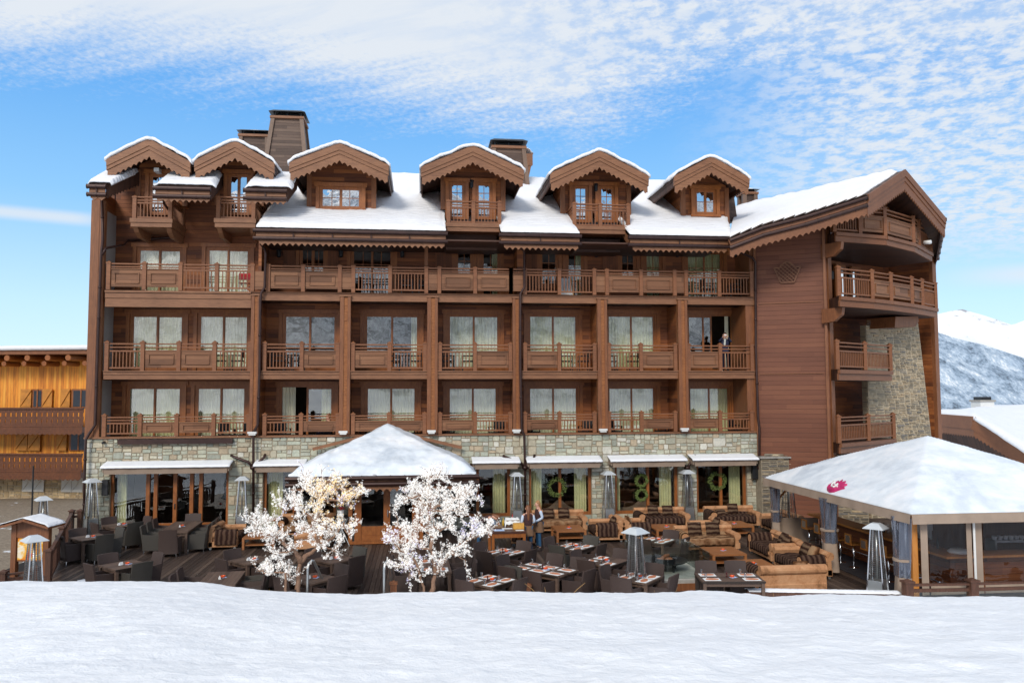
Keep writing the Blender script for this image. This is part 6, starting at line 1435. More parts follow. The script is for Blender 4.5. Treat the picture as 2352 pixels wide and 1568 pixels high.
for s in (-.28, .28): MB().bar((p+s, .55, fl3), (p+s, 1.15, fl3+.95), .03, .03).build('frame', M['yel'], DC)
MB().add([(p-.26, .62, fl3+.12), (p+.26, .62, fl3+.12), (p+.26, 1.1, fl3+.9), (p-.26, 1.1, fl3+.9)], [(0, 1, 2, 3)]).build('cloth', M['paper'], DC)
p = XY(565, .8, 650); DC = empty('director_chair', (p, .8, fl3), 0, 'white folding chair with red cloth on the top left balcony', 'chair')
for s in (-.25, .25): MB().box(p+s-.015, p+s+.015, .6, .63, fl3, fl3+.85).build('frame', M['white'], DC); MB().bar((p+s, .6, fl3), (p-s, 1.0, fl3+.45), .03, .03, V((0, 1, 0))).build('leg', M['white'], DC)
MB().box(p-.25, p+.25, .6, .62, fl3+.58, fl3+.85).build('backrest', M['redb'], DC); MB().box(p-.25, p+.25, .6, 1.0, fl3+.44, fl3+.47).build('seat', M['redb'], DC)
# ------------------------------------------------------------------ pavilion with the bar
PV = empty('bar_pavilion', (16, -9.5, 0), 0, 'big open sided pavilion with snowy tent roof, taupe valance and clear plastic sides at right', 'pavilion')
px0, px1, py0, py1 = 12.3, 19.2, -13.9, -5.2; zv0, zv1 = 2.20, 2.44
apx = V((px0+3.46, (py0+py1)/2, 4.15)); apx.x = lerp(px0, px1, .5)
CR = [V((px0, py0, zv1)), V((px1, py0, zv1)), V((px1, py1, zv1)), V((px0, py1, zv1))]
m = MB(); K = 26
def pav(a, b, off=0):
    x = lerp(px0, px1, a); y = lerp(py0, py1, b); hx = min(a, 1-a)*2; hy = min(b, 1-b)*2; h = min(hx, hy)
    return V((x, y, zv1+(apx.z-zv1)*(h**.93)-.0+off))
m.shell(lambda a, b: pav(a, b), 48, 48, (0, 0, -.03)); RF = m.build('tent_roof', M['awnt'], PV)
m = MB()
def psn(a, b):
    p = pav(a, b); e = min(a, 1-a, b, 1-b)*2; dg = abs(min(a, 1-a)*1.0-min(b, 1-b)*1.0)
    p.z += .012+.045*sstep(0, .06, e)*(.45+.55*sstep(.0, .05, dg))+.03*fbm(p.x*.6, p.y*.6, 8)*sstep(0, .2, e)+.012*fbm(p.x*2.6, p.y*2.6, 4)*sstep(0, .1, e); return p
m.shell(psn, 110, 110, (0, 0, -.02))
m.build('snow', M['icy'], RF, smooth=True)
for a, b in ((CR[0], CR[1]), (CR[3], CR[0]), (CR[1], CR[2]), (CR[2], CR[3])):
    m = MB(); d_ = (b-a).normalized(); n_ = V((d_.y, -d_.x, 0)); n = int((b-a).length/.15)
    m.shell(lambda p, q: a.lerp(b, p)+n_*(.02+.03*q+.012*math.sin(p*n*1.1)*q)+V((0, 0, -(zv1-zv0)*q)), n, 3, n_*.01); m.build('valance', M['awnt'], RF)
M['orangew'] = grainwood('orange_post', (.38, .13, .022), (.58, .24, .05), (5, 5, .6), .45)
for x, y, nm in ((12.62, -13.45, ''), (12.62, -9.3, ''), (12.62, -5.5, ''), (18.9, -13.5, ''), (18.9, -5.5, '')): MB().box(x-.075, x+.075, y-.075, y+.075, 0, zv1-.01).build('post', M['orangew'], PV)
for s in (1, -1):
    m = MB(); m.bar((12.7, -5.5+.0, 1.75), (13.3, -5.5, 2.35), .06, .06); m.build('brace', M['orangew'], PV) if s == 1 else None
# beams under the roof
for a, b in (((px0+.3, py0+.3), (px0+.3, py1-.3)), ((px0+.3, py0+.3), (px1-.3, py0+.3)), ((px0+.3, py1-.3), (px1-.3, py1-.3))): MB().bar((*a, zv1-.06), (*b, zv1-.06), .12, .14).build('beam', M['orangew'], PV)
# gathered clear curtains with taupe foot
def gathered(x, y, w0, w1, zt, zb, zm, lab):
    m = MB(); 
    def f(a, b, off=0):
        z = lerp(zt, zm, b); wd = lerp(w0, w1, math.sin(min(1, b*1.1)*pi/2)); t = a*6.283; r = wd/2*(1+.13*math.sin(t*5+3*b)+.06*math.sin(t*9)); return V((x+r*math.cos(t)*.8, y+r*math.sin(t), z))
    m.grid(f, 48, 12); C_ = m.build('gathered_curtain', M['pvcd'], PV, smooth=True)
    m = MB()
    def g_(a, b):
        z = lerp(zm, zb, b); wd = lerp(w1, w1*1.25, b); t = a*6.283; r = wd/2*(1+.10*math.sin(t*4)); return V((x+r*math.cos(t)*.8, y+r*math.sin(t), z))
    m.grid(g_, 40, 6); m.build('curtain_foot', M['awnt'], C_, smooth=True)
    MB().lathe([(w1*.54, -.03), (w1*.55, .03)], (x, y, lerp(zm, zt, .28)), 20).build('strap', M['awnt'], C_)
def m_pvcd():
    t = NT('gathered_plastic'); lw = t.n('ShaderNodeLayerWeight'); lw.inputs[0].default_value = .4
    g_ = t.n('ShaderNodeBsdfGlossy'); g_.inputs[0].default_value = (.9, .93, 1, 1); g_.inputs[1].default_value = .12; d = t.n('ShaderNodeBsdfDiffuse'); d.inputs[0].default_value = (.12, .14, .19, 1)
    tr = t.n('ShaderNodeBsdfTransparent'); tr.inputs[0].default_value = (.7, .74, .8, 1); a = t.n('ShaderNodeMixShader'); a.inputs[0].default_value = .55; t.l(tr.outputs[0], a.inputs[1]); t.l(d.outputs[0], a.inputs[2])
    b = t.n('ShaderNodeMixShader'); t.l(t.mth('ADD', lw.outputs['Facing'], .05, True), b.inputs[0]); t.l(a.outputs[0], b.inputs[1]); t.l(g_.outputs[0], b.inputs[2]); t.l(b.outputs[0], t.o.inputs[0]); return t.m
M['pvcd'] = m_pvcd()
gathered(12.50, -5.65, .44, .36, 2.3, .12, .95, ''); gathered(12.42, -9.55, .62, .50, 2.3, .10, .95, ''); gathered(12.45, -13.25, .55, .46, 2.3, .05, .75, '')
# front wall of clear plastic framed in taupe cloth
FY = -13.62
m = MB(); XS = PY(2238, 1290, FY).x
for a, b in ((12.72, XS-.05), (XS+.05, 18.8)):
    m.box(a, a+.19, FY, FY+.012, .35, zv0+.1); m.box(b-.14, b, FY, FY+.012, .35, zv0+.1); m.box(a+.24, b-.14, FY, FY+.012, .35, .62)
FR = m.build('plastic_wall_frame', M['awnt'], PV)
MB().tube([(XS, FY-.03, .3), (XS, FY-.03, zv0+.1)], .03, 8).build('white_pole', M['white'], FR)
for a, b in ((12.96, XS-.19), (XS+.29, 18.66)): m = MB(); m.grid(lambda p, q: V((lerp(a, b, p), FY+.02+.02*fbm(p*5, q*4, a), lerp(.62, zv0+.1, q))), 60, 36); m.build('clear_panel', M['pvc'], FR, smooth=True)
m = MB(); m.shell(lambda p, q: V((12.55+.04*math.sin(p*30)*q, lerp(-5.35, -9.1, p)*1.0, lerp(.95, .05, q))), 40, 3, (.01, 0, 0)); 
m = MB(); m.shell(lambda p, q: V((lerp(12.75, 14.3, p), -5.25+.03*math.sin(p*14), lerp(1.0, .06, q))), 30, 3, (0, .01, 0)); m.build('side_cloth', M['awnt'], PV)
# dark floor mat and bar counter
tag(MB().box(13.0, 18.6, -13.2, -5.3, .003, .018).build('floor_mat', plain('dark_mat', (.025, .022, .028), .8, 0, .3, 8)), 'dark rubber mat on the deck under the bar stools', 'mat')
BR = empty('bar_counter', (15.4, -9, 0), 0, 'long L shaped timber bar counter inside the pavilion', 'bar')
m = MB(); m.box(14.35, 14.5, -12.4, -5.2, .02, 1.02); m.box(14.5, 18.6, -12.4, -12.25, .02, 1.02); m.build('front_panel', M['wall'], BR)
m = MB(); m.box(14.05, 14.75, -12.7, -4.9, 1.04, 1.10); m.box(14.75, 18.7, -12.7, -12.0, 1.04, 1.10); m.build('countertop', M['orangew'], BR)
m = MB(); m.box(17.6, 18.0, -11.9, -5.3, .02, 1.9); tag(m.build('shelving', M['pillar']), 'dark shelving behind the bar counter', 'shelf')
for i in range(9):
    x = 16.3+i*.17; tag(MB().lathe([(.05, 0), (.075, .1), (.07, .11), (.01, .1)], (x, -11.6, 1.3), 12).build('white_cup', M['paper']), 'white cup, %s from the left in the row on the back bar' % ORD[i], 'cup', 'row of white cups on the back bar')
tag(MB().box(16.2, 17.9, -11.75, -11.35, 1.24, 1.30).box(16.2, 16.26, -11.75, -11.35, .02, 1.24).box(17.84, 17.9, -11.75, -11.35, .02, 1.24).build('serving_shelf', M['metal']), 'steel shelf carrying the row of white cups', 'shelf')
for i in range(14):
    y = -11.6+i*.22; tag(MB().lathe([(.035, 0), (.038, .18), (.013, .24), (.013, .3), (.002, .3)], (14.55, y, 1.10), 10).build('bottle', M['tumbler'] if i % 3 else M['black']), 'bottle, %s from the front in the row on the bar counter' % ORD[i], 'bottle', 'row of bottles on the bar counter')
for i in range(7):
    tag(MB().lathe([(.03, 0), (.004, .01), (.004, .09), (.035, .13), (.03, .2)], (15.6, -8.9+i*.12, 1.55), 10).build('wine_glass', M['tumbler']), 'stemmed glass, %s from the front in the row above the bar' % ORD[i], 'glass', 'row of stemmed glasses above the bar')
tag(MB().box(15.4, 15.8, -9.1, -8.0, 1.50, 1.545).box(15.4, 15.45, -9.1, -9.05, 1.1, 1.5).box(15.4, 15.45, -8.05, -8.0, 1.1, 1.5).build('glass_shelf', M['pillar']), 'small shelf with stemmed glasses above the bar', 'shelf')
tag(MB().box(15.0, 15.3, -10.3, -9.9, 1.36, 1.62).box(15.02, 15.28, -10.28, -9.92, 1.10, 1.36).build('white_till', M['white']), 'white box standing on the bar', 'box')
for i in range(4):
    for z in (1.1,): tag(MB().lathe([(.06, 0), (.06, .42+.05*i), (.02, .46+.05*i)], (16.7+i*.42, -12.3, z), 14).build('steel_urn', M['chrome']), 'tall steel urn standing on the front of the bar, number from left differs', 'urn', 'steel urns on the bar') if False else tag(MB().lathe([(.06, 0), (.06, .3+.05*(i % 2)), (.07, .31+.05*(i % 2)), (.02, .36)], (16.7+i*.42, -12.3, z), 14).build('steel_urn', M['chrome']), 'steel urn, %s from the left on the front of the bar' % ORD[i], 'urn', 'steel urns on the bar')
tag(MB().lathe([(.25, 0), (.3, .05), (.22, .11), (.02, .12)], (13.8+.9, -12.3, 1.101), 12).build('towel_heap', M['paper'], smooth=True), 'crumpled white towel at the corner of the bar', 'towel')
def make_stool():
    t = empty('bar_stool', cat='bar stool'); MB().tube([(0, 0, .01), (0, 0, .72)], .032, 12).build('column', M['chrome'], t, smooth=True); MB().lathe([(.16, 0), (.16, .012), (.03, .03)], n=20).build('base', M['chrome'], t)
    m = MB(); m.box(-.19, .19, -.19, .19, .72, .76); m.build('seat', M['orangew'], t); m = MB(); m.box(-.19, .19, -.19, -.16, .76, 1.05); m.build('backrest', M['orangew'], t); MB().box(-.12, .12, -.2, -.191, .78, 1.0).build('back_pad', M['metal'], t)
    m = MB(); m.tube([(0, .0, .32), (0, .45, .34)], .014, 8); m.build('footrest', M['chrome'], t); return t
SN = ['farthest', 'second farthest', 'third from the back', 'fourth from the back', 'fifth from the back', 'sixth from the back', 'nearest']
for i, y in enumerate((-6.0, -6.9, -8.1, -8.9, -9.8, -10.8, -11.8)): place(proto('stool', make_stool), 13.55, y, .018, -pi/2, '%s wooden bar stool on a steel column at the bar' % SN[i], 'bar stool', 'bar stools along the counter')
m = MB(); m.tube([(14.1, -12.3, .34), (14.1, -5.2, .34)], .018, 8)
for y in (-12.2, -10.5, -8.8, -7.1, -5.4): m.tube([(14.1, y, .02), (14.1, y, .34)], .016, 8); m.tube([(14.1, y, .3), (14.4, y, .3)], .012, 8)
m.build('foot_rail', M['chrome'], BR)
# emblem on the roof: pink flame shape with an ampersand
ea, eb = .135, .60
def roofp(da, db, off=.16):
    p = pav(.137+da, .335+db); return V((p.x, p.y, p.z+off))
cE = PW(1909, 1115, 21.8)
def rp(u, v):
    # nearest roof point below the left slope for a sight line: the left face is the plane rising from x=px0
    d_ = ray(u, v); sl = (apx.z-zv1)/(apx.x-px0); t = (zv1+.13+sl*(CP.x-px0)-CP.z)/(d_.z-sl*d_.x); return CP+d_*t
FLM = [(1899, 1119), (1903, 1113), (1912, 1108), (1921, 1106), (1927, 1103), (1926, 1107), (1936, 1100), (1932, 1107), (1943, 1104), (1936, 1110), (1946, 1111), (1935, 1116), (1940, 1119), (1928, 1121), (1916, 1123), (1904, 1123)]
flm = [rp(u, v) for u, v in FLM]
cen = sum(flm, V())/len(flm)
m = MB(); m.add([cen+V((0, 0, .012))]+[p+V((0, 0, .01)) for p in flm]+[p-V((0, 0, .10)) for p in flm], [(0, 1+i, 1+(i+1) % 16) for i in range(16)]+[(1+i, 17+i, 17+(i+1) % 16, 1+(i+1) % 16) for i in range(16)])
EM = m.build('flame_emblem', plain('magenta_print', (.50, .02, .13), .5, 0, .25, 3), RF)
am = [(1923, 1119), (1913, 1110), (1914, 1107.5), (1918, 1107.5), (1918, 1110), (1911, 1114), (1910, 1118), (1915, 1120), (1921, 1117.5), (1924, 1113)]
MB().tube([rp(u, v)+V((0, 0, .035)) for u, v in am], .028, 6).build('ampersand', M['paper'], RF)
# ------------------------------------------------------------------ right: fence and planter beam, low glass
def fence(P, zs, hgt, name, lab, kind='b', sz=.075):
    R = empty(name, (P[0][0], P[0][1], zs[0]), 0, lab, 'fence')
    for (x, y), z in zip(P, zs):
        m = MB(); m.box(x-sz, x+sz, y-sz, y+sz, z-.3, z+hgt); m.box(x-sz-.03, x+sz+.03, y-sz-.03, y+sz+.03, z+hgt, z+hgt+.05); m.add([(x-sz, y-sz, z+hgt+.05), (x+sz, y-sz, z+hgt+.05), (x+sz, y+sz, z+hgt+.05), (x-sz, y+sz, z+hgt+.05), (x, y, z+hgt+.10)], [(0, 1, 4), (1, 2, 4), (2, 3, 4), (3, 0, 4)]); m.build('post', M['fencew'], R)
    for i in range(len(P)-1):
        a = V((*P[i], zs[i])); b = V((*P[i+1], zs[i+1])); m = MB(); m.bar(a+V((0, 0, hgt-.06)), b+V((0, 0, hgt-.06)), .10, .05); m.bar(a+V((0, 0, hgt-.2)), b+V((0, 0, hgt-.2)), .05, .08); m.bar(a+V((0, 0, .12)), b+V((0, 0, .12)), .05, .07); m.build('rail', M['fencew'], R)
        if kind == 'b':
            m = MB(); n = int((b-a).length/.16)
            for k in range(1, n): q = a.lerp(b, k/n); m.bar(q+V((0, 0, .12)), q+V((0, 0, hgt-.2)), .04, .04, (b-a).normalized())
            m.build('baluster_row', M['fencew'], R)
        elif kind == 'g': m = MB(); m.bar(a+V((0, 0, hgt*.5-.03)), b+V((0, 0, hgt*.5-.03)), .012, hgt-.42); m.build('glass_panel', M['gglass'], R)
    return R
M['fencew'] = grainwood('fence_wood', (.055, .022, .012), (.125, .052, .030), (5, 5, 1), .6)
q = [PW(2084, 1330, 19.9), PW(2233, 1330, 20.0), PW(2400, 1330, 20.2)]
fence([(p.x, p.y) for p in q], [-.10, -.10, -.10], .88, 'terrace_fence', 'low brown wooden fence with square capped posts in front of the pavilion', 'g', .10)
a, b = PW(1715, 1353, 20.6), PW(2062, 1349, 20.3); BM = MB(); BM.bar((a.x, a.y, .32), (b.x, b.y, .32), .22, .22); o = tag(BM.build('edging_board', M['fencew']), 'low red brown edging beam with snow on top behind the snowbank', 'beam')
m = MB(); dd = V((b.x-a.x, b.y-a.y, 0)); m.shell(lambda p, q_: V((a.x, a.y, .432))+dd*p+V((.02, -1, 0))*(q_-.5)*.3+V((0, 0, .05*math.sin(q_*pi)+.01*fbm(p*40, q_*3))), 80, 6, (0, 0, -.01)); m.build('snow', M['snow'], o, smooth=True)
# left: fence running back beside the ramp, and a short one to the left
A_, B_1 = PW(111, 1323, 22.5), PW(163, 1240, 30.9); C_1 = PW(200, 1230, 33.0)
fence([(A_.x, A_.y), (lerp(A_.x, B_1.x, .5), lerp(A_.y, B_1.y, .5)), (B_1.x, B_1.y), (XY(192, .2, 1200)-.1, .1)], [.12, .06, 0, 0], .98, 'ramp_fence', 'dark brown baluster fence running back towards the stone pier at left')
L_1, L_2 = PW(8, 1320, 22.0), PW(-90, 1320, 22.0); fence([(A_.x-.35, A_.y+.05), (L_1.x, L_1.y), (L_2.x, L_2.y)], [-.1, -.1, -.1], .72, 'low_fence', 'short low dark wooden fence at the left edge', 'n')
# stubby posts along the front edge of the deck
for i, (u, v) in enumerate(((726, 1335), (904, 1336), (1211, 1341), (985, 1338), (760, 1340))):
    if i > 2: continue
    p = PW(u, v, 20.5); m = MB(); m.box(p.x-.08, p.x+.08, p.y-.08, p.y+.08, -.4, p.z-.05); m.box(p.x-.1, p.x+.1, p.y-.1, p.y+.1, p.z-.05, p.z); m.add([(p.x-.08, p.y-.08, p.z), (p.x+.08, p.y-.08, p.z), (p.x+.08, p.y+.08, p.z), (p.x-.08, p.y+.08, p.z), (p.x, p.y, p.z+.05)], [(0, 1, 4), (1, 2, 4), (2, 3, 4), (3, 0, 4)])
    tag(m.build('edge_post', M['pillar']), ('square capped brown post beside the left handrail', 'square capped brown post left of the right blossom tree', 'square capped brown post at the snow edge right of the right blossom tree')[i], 'post', 'capped posts along the deck edge')
# steel handrails of the steps
for (u0, u1, v0, lab) in ((706, 766, 1290, 'bent steel handrail in front of the left blossom tree'), (882, 905, 1290, 'bent steel handrail left of the right blossom tree')):
    a = PW(u0, 1352, 20.0); t_ = PW(u0+3, v0, 20.0); b = PW(u1, 1362, 21.0); m = MB(); pts = [V((a.x, a.y, -.3)), V((a.x, a.y, t_.z-.2)), V((a.x+.02, a.y+.03, t_.z-.05)), V((a.x+.08, a.y+.12, t_.z))]
    pts += [V((lerp(a.x+.12, b.x, k), lerp(a.y+.2, b.y+.3, k), lerp(t_.z-.03, -.1, k))) for k in (0, .5, 1)]
    m.tube(pts, .035, 10); tag(m.build('handrail', M['metal'], smooth=True), lab, 'handrail', 'steel handrails of the terrace steps')
# ------------------------------------------------------------------ menu board
c = PW(70, 1300, 24.5); MBd = empty('menu_board', (c.x, c.y, 0), 0, 'roofed wooden notice board with an orange and white poster at far left', 'notice board')
zt = PW(70, 1183, 24.5).z; za = PW(70, 1205, 24.5).z; hw = .60; zp0, zp1 = PW(70, 1285, 24.5).z, PW(70, 1236, 24.5).z
ml = Matrix.Translation(c-V((0, 0, c.z))) @ Matrix.Rotation(-.18, 4, 'Z')
for s in (-1, 1): MB().box(s*.52-.08, s*.52+.08, -.08, .08, -.9, za, ml).build('post', M['pillar'], MBd)
MB().box(-.44, .44, -.06, .06, zp1+.02, za+.08, ml).build('header', M['pillar'], MBd)
MB().box(-.44, .44, -.03, .03, zp0-.05, zp1, ml).build('backing', M['pillar'], MBd)
P_ = MB().box(-.40, .40, -.045, -.031, zp0, zp1, ml)
def m_poster():
    t = NT('poster_print'); o = t.coord((1, 1, 1)); n = t.noise(o, 2.3, 5, .6, .8); t.col(t.ramp(n, [(.34, (.75, .03, .02)), (.42, (.85, .22, .01)), (.52, (.9, .48, .03)), (.60, (.9, .78, .55)), (.7, (.9, .88, .84))])); t.rough(.5); return t.m
P_.build('poster', m_poster(), MBd)
m = MB(); m.prism([ml @ V((-.80, -.42, za+.0)), ml @ V((0, -.42, zt-.07)), ml @ V((.80, -.42, za+.0)), ml @ V((.80, -.42, za-.07)), ml @ V((0, -.42, zt-.14)), ml @ V((-.80, -.42, za-.07))], ml.to_3x3() @ V((0, .84, 0))); RB = m.build('roof', M['pillar'], MBd)
m = MB(); m.shell(lambda a, b: ml @ V((lerp(-.82, .82, a), lerp(-.44, .42, b), lerp(zt-.07, za, abs(2*a-1))+.01+.05*sstep(0, .06, min(a, 1-a))+.01*fbm(a*8, b*8))), 40, 10, (0, 0, -.02)); m.build('snow', M['snow'], RB, smooth=True)
# ------------------------------------------------------------------ blossom trees
M['bark'] = grainwood('tree_bark', (.16, .085, .05), (.34, .20, .13), (6, 6, 2), .8)
def blossom_mat(nm, c, e):
    t = NT(nm); t.col(c); t.rough(.6); t.b.inputs['Emission Color'].default_value = (*c, 1); t.b.inputs['Emission Strength'].default_value = e; return t.m
M['blw'] = blossom_mat('white_blossom_lights', (.93, .92, .89), .19); M['blg'] = blossom_mat('golden_blossom_lights', (.95, .70, .32), .25); M['blv'] = blossom_mat('violet_blossom_lights', (.70, .68, .95), .25)
def tree(base, wdist, targets, lab, seed, gold=None):
    rnd = random.Random(seed); b0 = PW(base[0], base[1], wdist); b0.z = -.3; T_ = empty('blossom_tree', b0, 0, lab, 'tree', 'blossom light trees in front of the terrace')
    wood = MB(); twigs = MB(); bl = {'w': MB(), 'g': MB(), 'v': MB()}
    def curve(a, b, sag, n=7):
        pts = []; side = V((rnd.uniform(-1, 1), rnd.uniform(-1, 1), rnd.uniform(-.3, .6)))*sag
        for i in range(n+1):
            t = i/n; pts.append(a.lerp(b, t)+side*math.sin(t*pi)+V((rnd.uniform(-1, 1), rnd.uniform(-1, 1), rnd.uniform(-1, 1)))*.025*(0 < i < n))
        return pts
    def flower(p, key):
        m_ = bl[key]; n = rnd.randint(3, 5); s = rnd.uniform(.011, .022); ax = V((rnd.gauss(0, 1), rnd.gauss(0, 1), rnd.gauss(0, 1))).normalized(); e1 = ax.orthogonal().normalized(); e2 = ax.cross(e1)
        for k in range(n):
            t = 6.283*k/n; d = e1*math.cos(t)+e2*math.sin(t); q = e1*math.cos(t+1.3)+e2*math.sin(t+1.3); m_.add([p, p+(d+q*.45)*s*.8+ax*s*.3, p+d*s*1.5+ax*s*.55, p+(d-q*.45)*s*.8+ax*s*.3], [(0, 1, 2, 3)])
    def twig(a, d, ln, depth):
        pts = [a]; p = a.copy()
        for i in range(4): d = (d+V((rnd.gauss(0, .25), rnd.gauss(0, .25), rnd.gauss(0, .2)+.12))).normalized(); p = p+d*ln/4; pts.append(p.copy())
        twigs.tube(pts, [.012*(1-.2*i)*(.6+.4*depth) for i in range(5)], 4, False)
        vi = noise.noise(a*1.7+V((seed, 0, 0))) > .34
        for q0, q1 in zip(pts, pts[1:]):
            for k in range(4 if depth else 4):
                q = q0.lerp(q1, rnd.random())+V((rnd.gauss(0, 1), rnd.gauss(0, 1), rnd.gauss(0, 1)))*.022
                key = 'w'
                if gold and (q-gold[0]).length < gold[1]*rnd.uniform(.5, 1.15) and rnd.random() < .4: key = 'g'
                elif vi and rnd.random() < .3: key = 'v'
                flower(q, key)
        if depth > 0:
            for i in range(3): twig(pts[rnd.randint(1, 4)], (d+V((rnd.gauss(0, .7), rnd.gauss(0, .7), rnd.gauss(0, .6)))).normalized(), ln*.6, depth-1)
    nodes = {}
    for i, (u, v, r0, frm, dw, dens) in enumerate(targets):
        tp = PW(u, v, wdist+dw); st_ = b0+V((0, 0, .0)) if frm is None else nodes[frm]
        pts = curve(st_, tp, .10); n = len(pts); r1 = r0*.42
        wood.tube(pts, [1.25*lerp(r0, r1, k/(n-1)) for k in range(n)], 8); nodes[i] = pts[-1]
        L_ = sum((pts[k+1]-pts[k]).length for k in range(n-1))
        for k in range(int(dens*L_*.8)):
            t = rnd.uniform(.12, 1) if frm is not None else rnd.uniform(.75, 1); j = min(n-2, int(t*(n-1))); q = pts[j].lerp(pts[j+1], t*(n-1)-j); d = (pts[j+1]-pts[j]).normalized()
            twig(q, (d*.5+V((rnd.gauss(0, .6), rnd.gauss(0, .6), rnd.gauss(.15, .5)))).normalized(), rnd.uniform(.22, .42), 1)
    wood.build('trunk', M['bark'], T_, smooth=True); tw = twigs.build('twigs', M['bark'], T_)
    bl['w'].build('white_blossom', M['blw'], T_)
    if bl['g'].v: bl['g'].build('golden_blossom', M['blg'], T_)
    if bl['v'].v: bl['v'].build('violet_blossom', M['blv'], T_)
tree((689, 1352), 20.0, [
    (690, 1290, .085, None, 0, 0), (672, 1262, .06, 0, -.2, 8), (640, 1235, .04, 1, -.3, 16), (590, 1222, .03, 2, -.2, 22), (568, 1195, .018, 3, -.1, 20),
    (735, 1255, .06, 0, .2, 6), (725, 1200, .045, 5, .1, 12), (735, 1150, .035, 6, .1, 18), (745, 1105, .022, 7, 0, 24), (700, 1095, .016, 7, .1, 20),
    (790, 1150, .03, 7, .1, 22), (830, 1132, .018, 10, .2, 22), (720, 1125, .02, 7, -.1, 20), (690, 1160, .028, 6, -.2, 20), (655, 1175, .018, 13, -.1, 18), (652, 1145, .012, 14, 0, 14),
    (790, 1200, .03, 5, .2, 18), (805, 1235, .02, 16, .1, 18), (770, 1265, .02, 5, -.1, 14),
    (655, 1315, .05, None, -.3, 3), (620, 1320, .022, 19, -.2, 16), (590, 1312, .014, 20, 0, 16), (665, 1340, .018, 19, 0, 14), (630, 1272, .02, 1, -.3, 18), (770, 1120, .02, 8, .2, 22), (680, 1225, .03, 6, -.3, 18), (750, 1215, .02, 6, 0, 16), (610, 1200, .018, 2, .1, 18)],
    'left of two white blossom trees, its top golden', 3, (PW(770, 1145, 20.0), .78))
tree((985, 1352), 20.0, [
    (1000, 1318, .085, None, 0, 0), (990, 1262, .05, 0, -.1, 6), (975, 1215, .045, 1, 0, 10), (985, 1170, .04, 2, 0, 14), (965, 1135, .025, 3, 0, 20), (942, 1112, .016, 4, 0, 20), (985, 1110, .022, 3, .1, 22), (1010, 1092, .014, 6, 0, 20), (990, 1095, .012, 6, 0, 16),
    (1035, 1150, .025, 3, .1, 22), (1090, 1135, .018, 9, .1, 22), (1060, 1130, .014, 9, .2, 18), (1055, 1168, .02, 3, 0, 20),
    (1035, 1270, .045, 0, .2, 8), (1075, 1240, .028, 13, .2, 20), (1125, 1212, .02, 14, .1, 20), (1085, 1210, .016, 14, .1, 18), (1070, 1285, .018, 13, .1, 14),
    (955, 1290, .04, None, -.2, 3), (920, 1265, .025, 18, -.1, 20), (893, 1232, .018, 19, -.1, 18), (912, 1305, .018, 18, 0, 18), (940, 1325, .014, 18, 0, 14), (930, 1220, .02, 2, -.2, 22), (905, 1200, .014, 23, -.1, 14), (1010, 1220, .025, 2, -.2, 18), (1040, 1205, .016, 25, -.2, 18), (1010, 1300, .02, 0, -.3, 12), (920, 1155, .018, 4, -.2, 18), (1000, 1145, .02, 3, -.1, 20), (960, 1180, .022, 2, -.2, 18), (950, 1250, .022, 1, -.2, 18)],
    'right of two white blossom trees, white all over', 11)
# ------------------------------------------------------------------ people
def skin(name, nodes, edges, mat, parent=None, sub=2):
    ks = list(nodes); me = bpy.data.meshes.new(name); off = V((0, 0, 0))
    me.from_pydata([tuple(nodes[k][0]) for k in ks], [(ks.index(a), ks.index(b)) for a, b in edges], []); me.update(); me.materials.append(mat)
    o = bpy.data.objects.new(name, me); COL.objects.link(o)
    if parent is not None: o.parent = parent
    md = o.modifiers.new('Skin', 'SKIN'); md.use_smooth_shade = True
    for i, k in enumerate(ks):
        r = nodes[k][1]; r = r if isinstance(r, tuple) else (r, r); sv = me.skin_vertices[0].data[i]; sv.radius = r; sv.use_root = (i == 0)
    if sub: s_ = o.modifiers.new('Sub', 'SUBSURF'); s_.levels = s_.render_levels = sub
    return o
M['skin'] = plain('skin', (.62, .34, .24), .55, 0, .05); M['hairb'] = grainwood('blond_hair', (.28, .13, .05), (.50, .27, .11), (8, 8, 1), .5); M['hairr'] = grainwood('auburn_hair', (.14, .05, .02), (.26, .10, .04), (8, 8, 1), .5); M['hairk'] = plain('dark_hair', (.012, .01, .01), .4)
M['vest'] = plain('brown_vest', (.055, .022, .022), .85, 0, .1, 8, .2, 40); M['apr'] = plain('brown_apron', (.20, .11, .06), .85, 0, .08); M['shirt'] = plain('pale_blue_shirt', (.55, .64, .78), .8, 0, .05, 4, .2, 20); M['jeans'] = plain('blue_jeans', (.022, .085, .18), .8, 0, .2, 9, .2, 60); M['navy'] = plain('navy_jacket', (.012, .016, .045), .8, 0, .1); M['shoe'] = plain('dark_shoe', (.03, .018, .014), .6, 0, .1)
M['scarf'] = plain('pale_scarf', (.55, .55, .5), .9, 0, .25, 25); M['eye'] = plain('eye_dark', (.02, .015, .012), .3); M['lip'] = plain('lips', (.45, .14, .12), .5)
BASE = {'pelvis': (0, 0, .93), 'spine': (0, .0, 1.08), 'chest': (0, .0, 1.27), 'neck': (0, .0, 1.42), 'head0': (0, -.005, 1.49), 'head1': (0, -.012, 1.575), 'head2': (0, .0, 1.655),
        'shL': (-.17, 0, 1.37), 'elL': (-.22, .02, 1.10), 'wrL': (-.20, -.10, .88), 'shR': (.17, 0, 1.37), 'elR': (.22, .02, 1.10), 'wrR': (.20, -.10, .88),
        'hpL': (-.09, 0, .88), 'knL': (-.10, -.01, .48), 'anL': (-.10, .02, .09), 'toL': (-.11, -.13, .03), 'hpR': (.09, 0, .88), 'knR': (.10, -.01, .48), 'anR': (.10, .02, .09), 'toR': (.11, -.13, .03)}
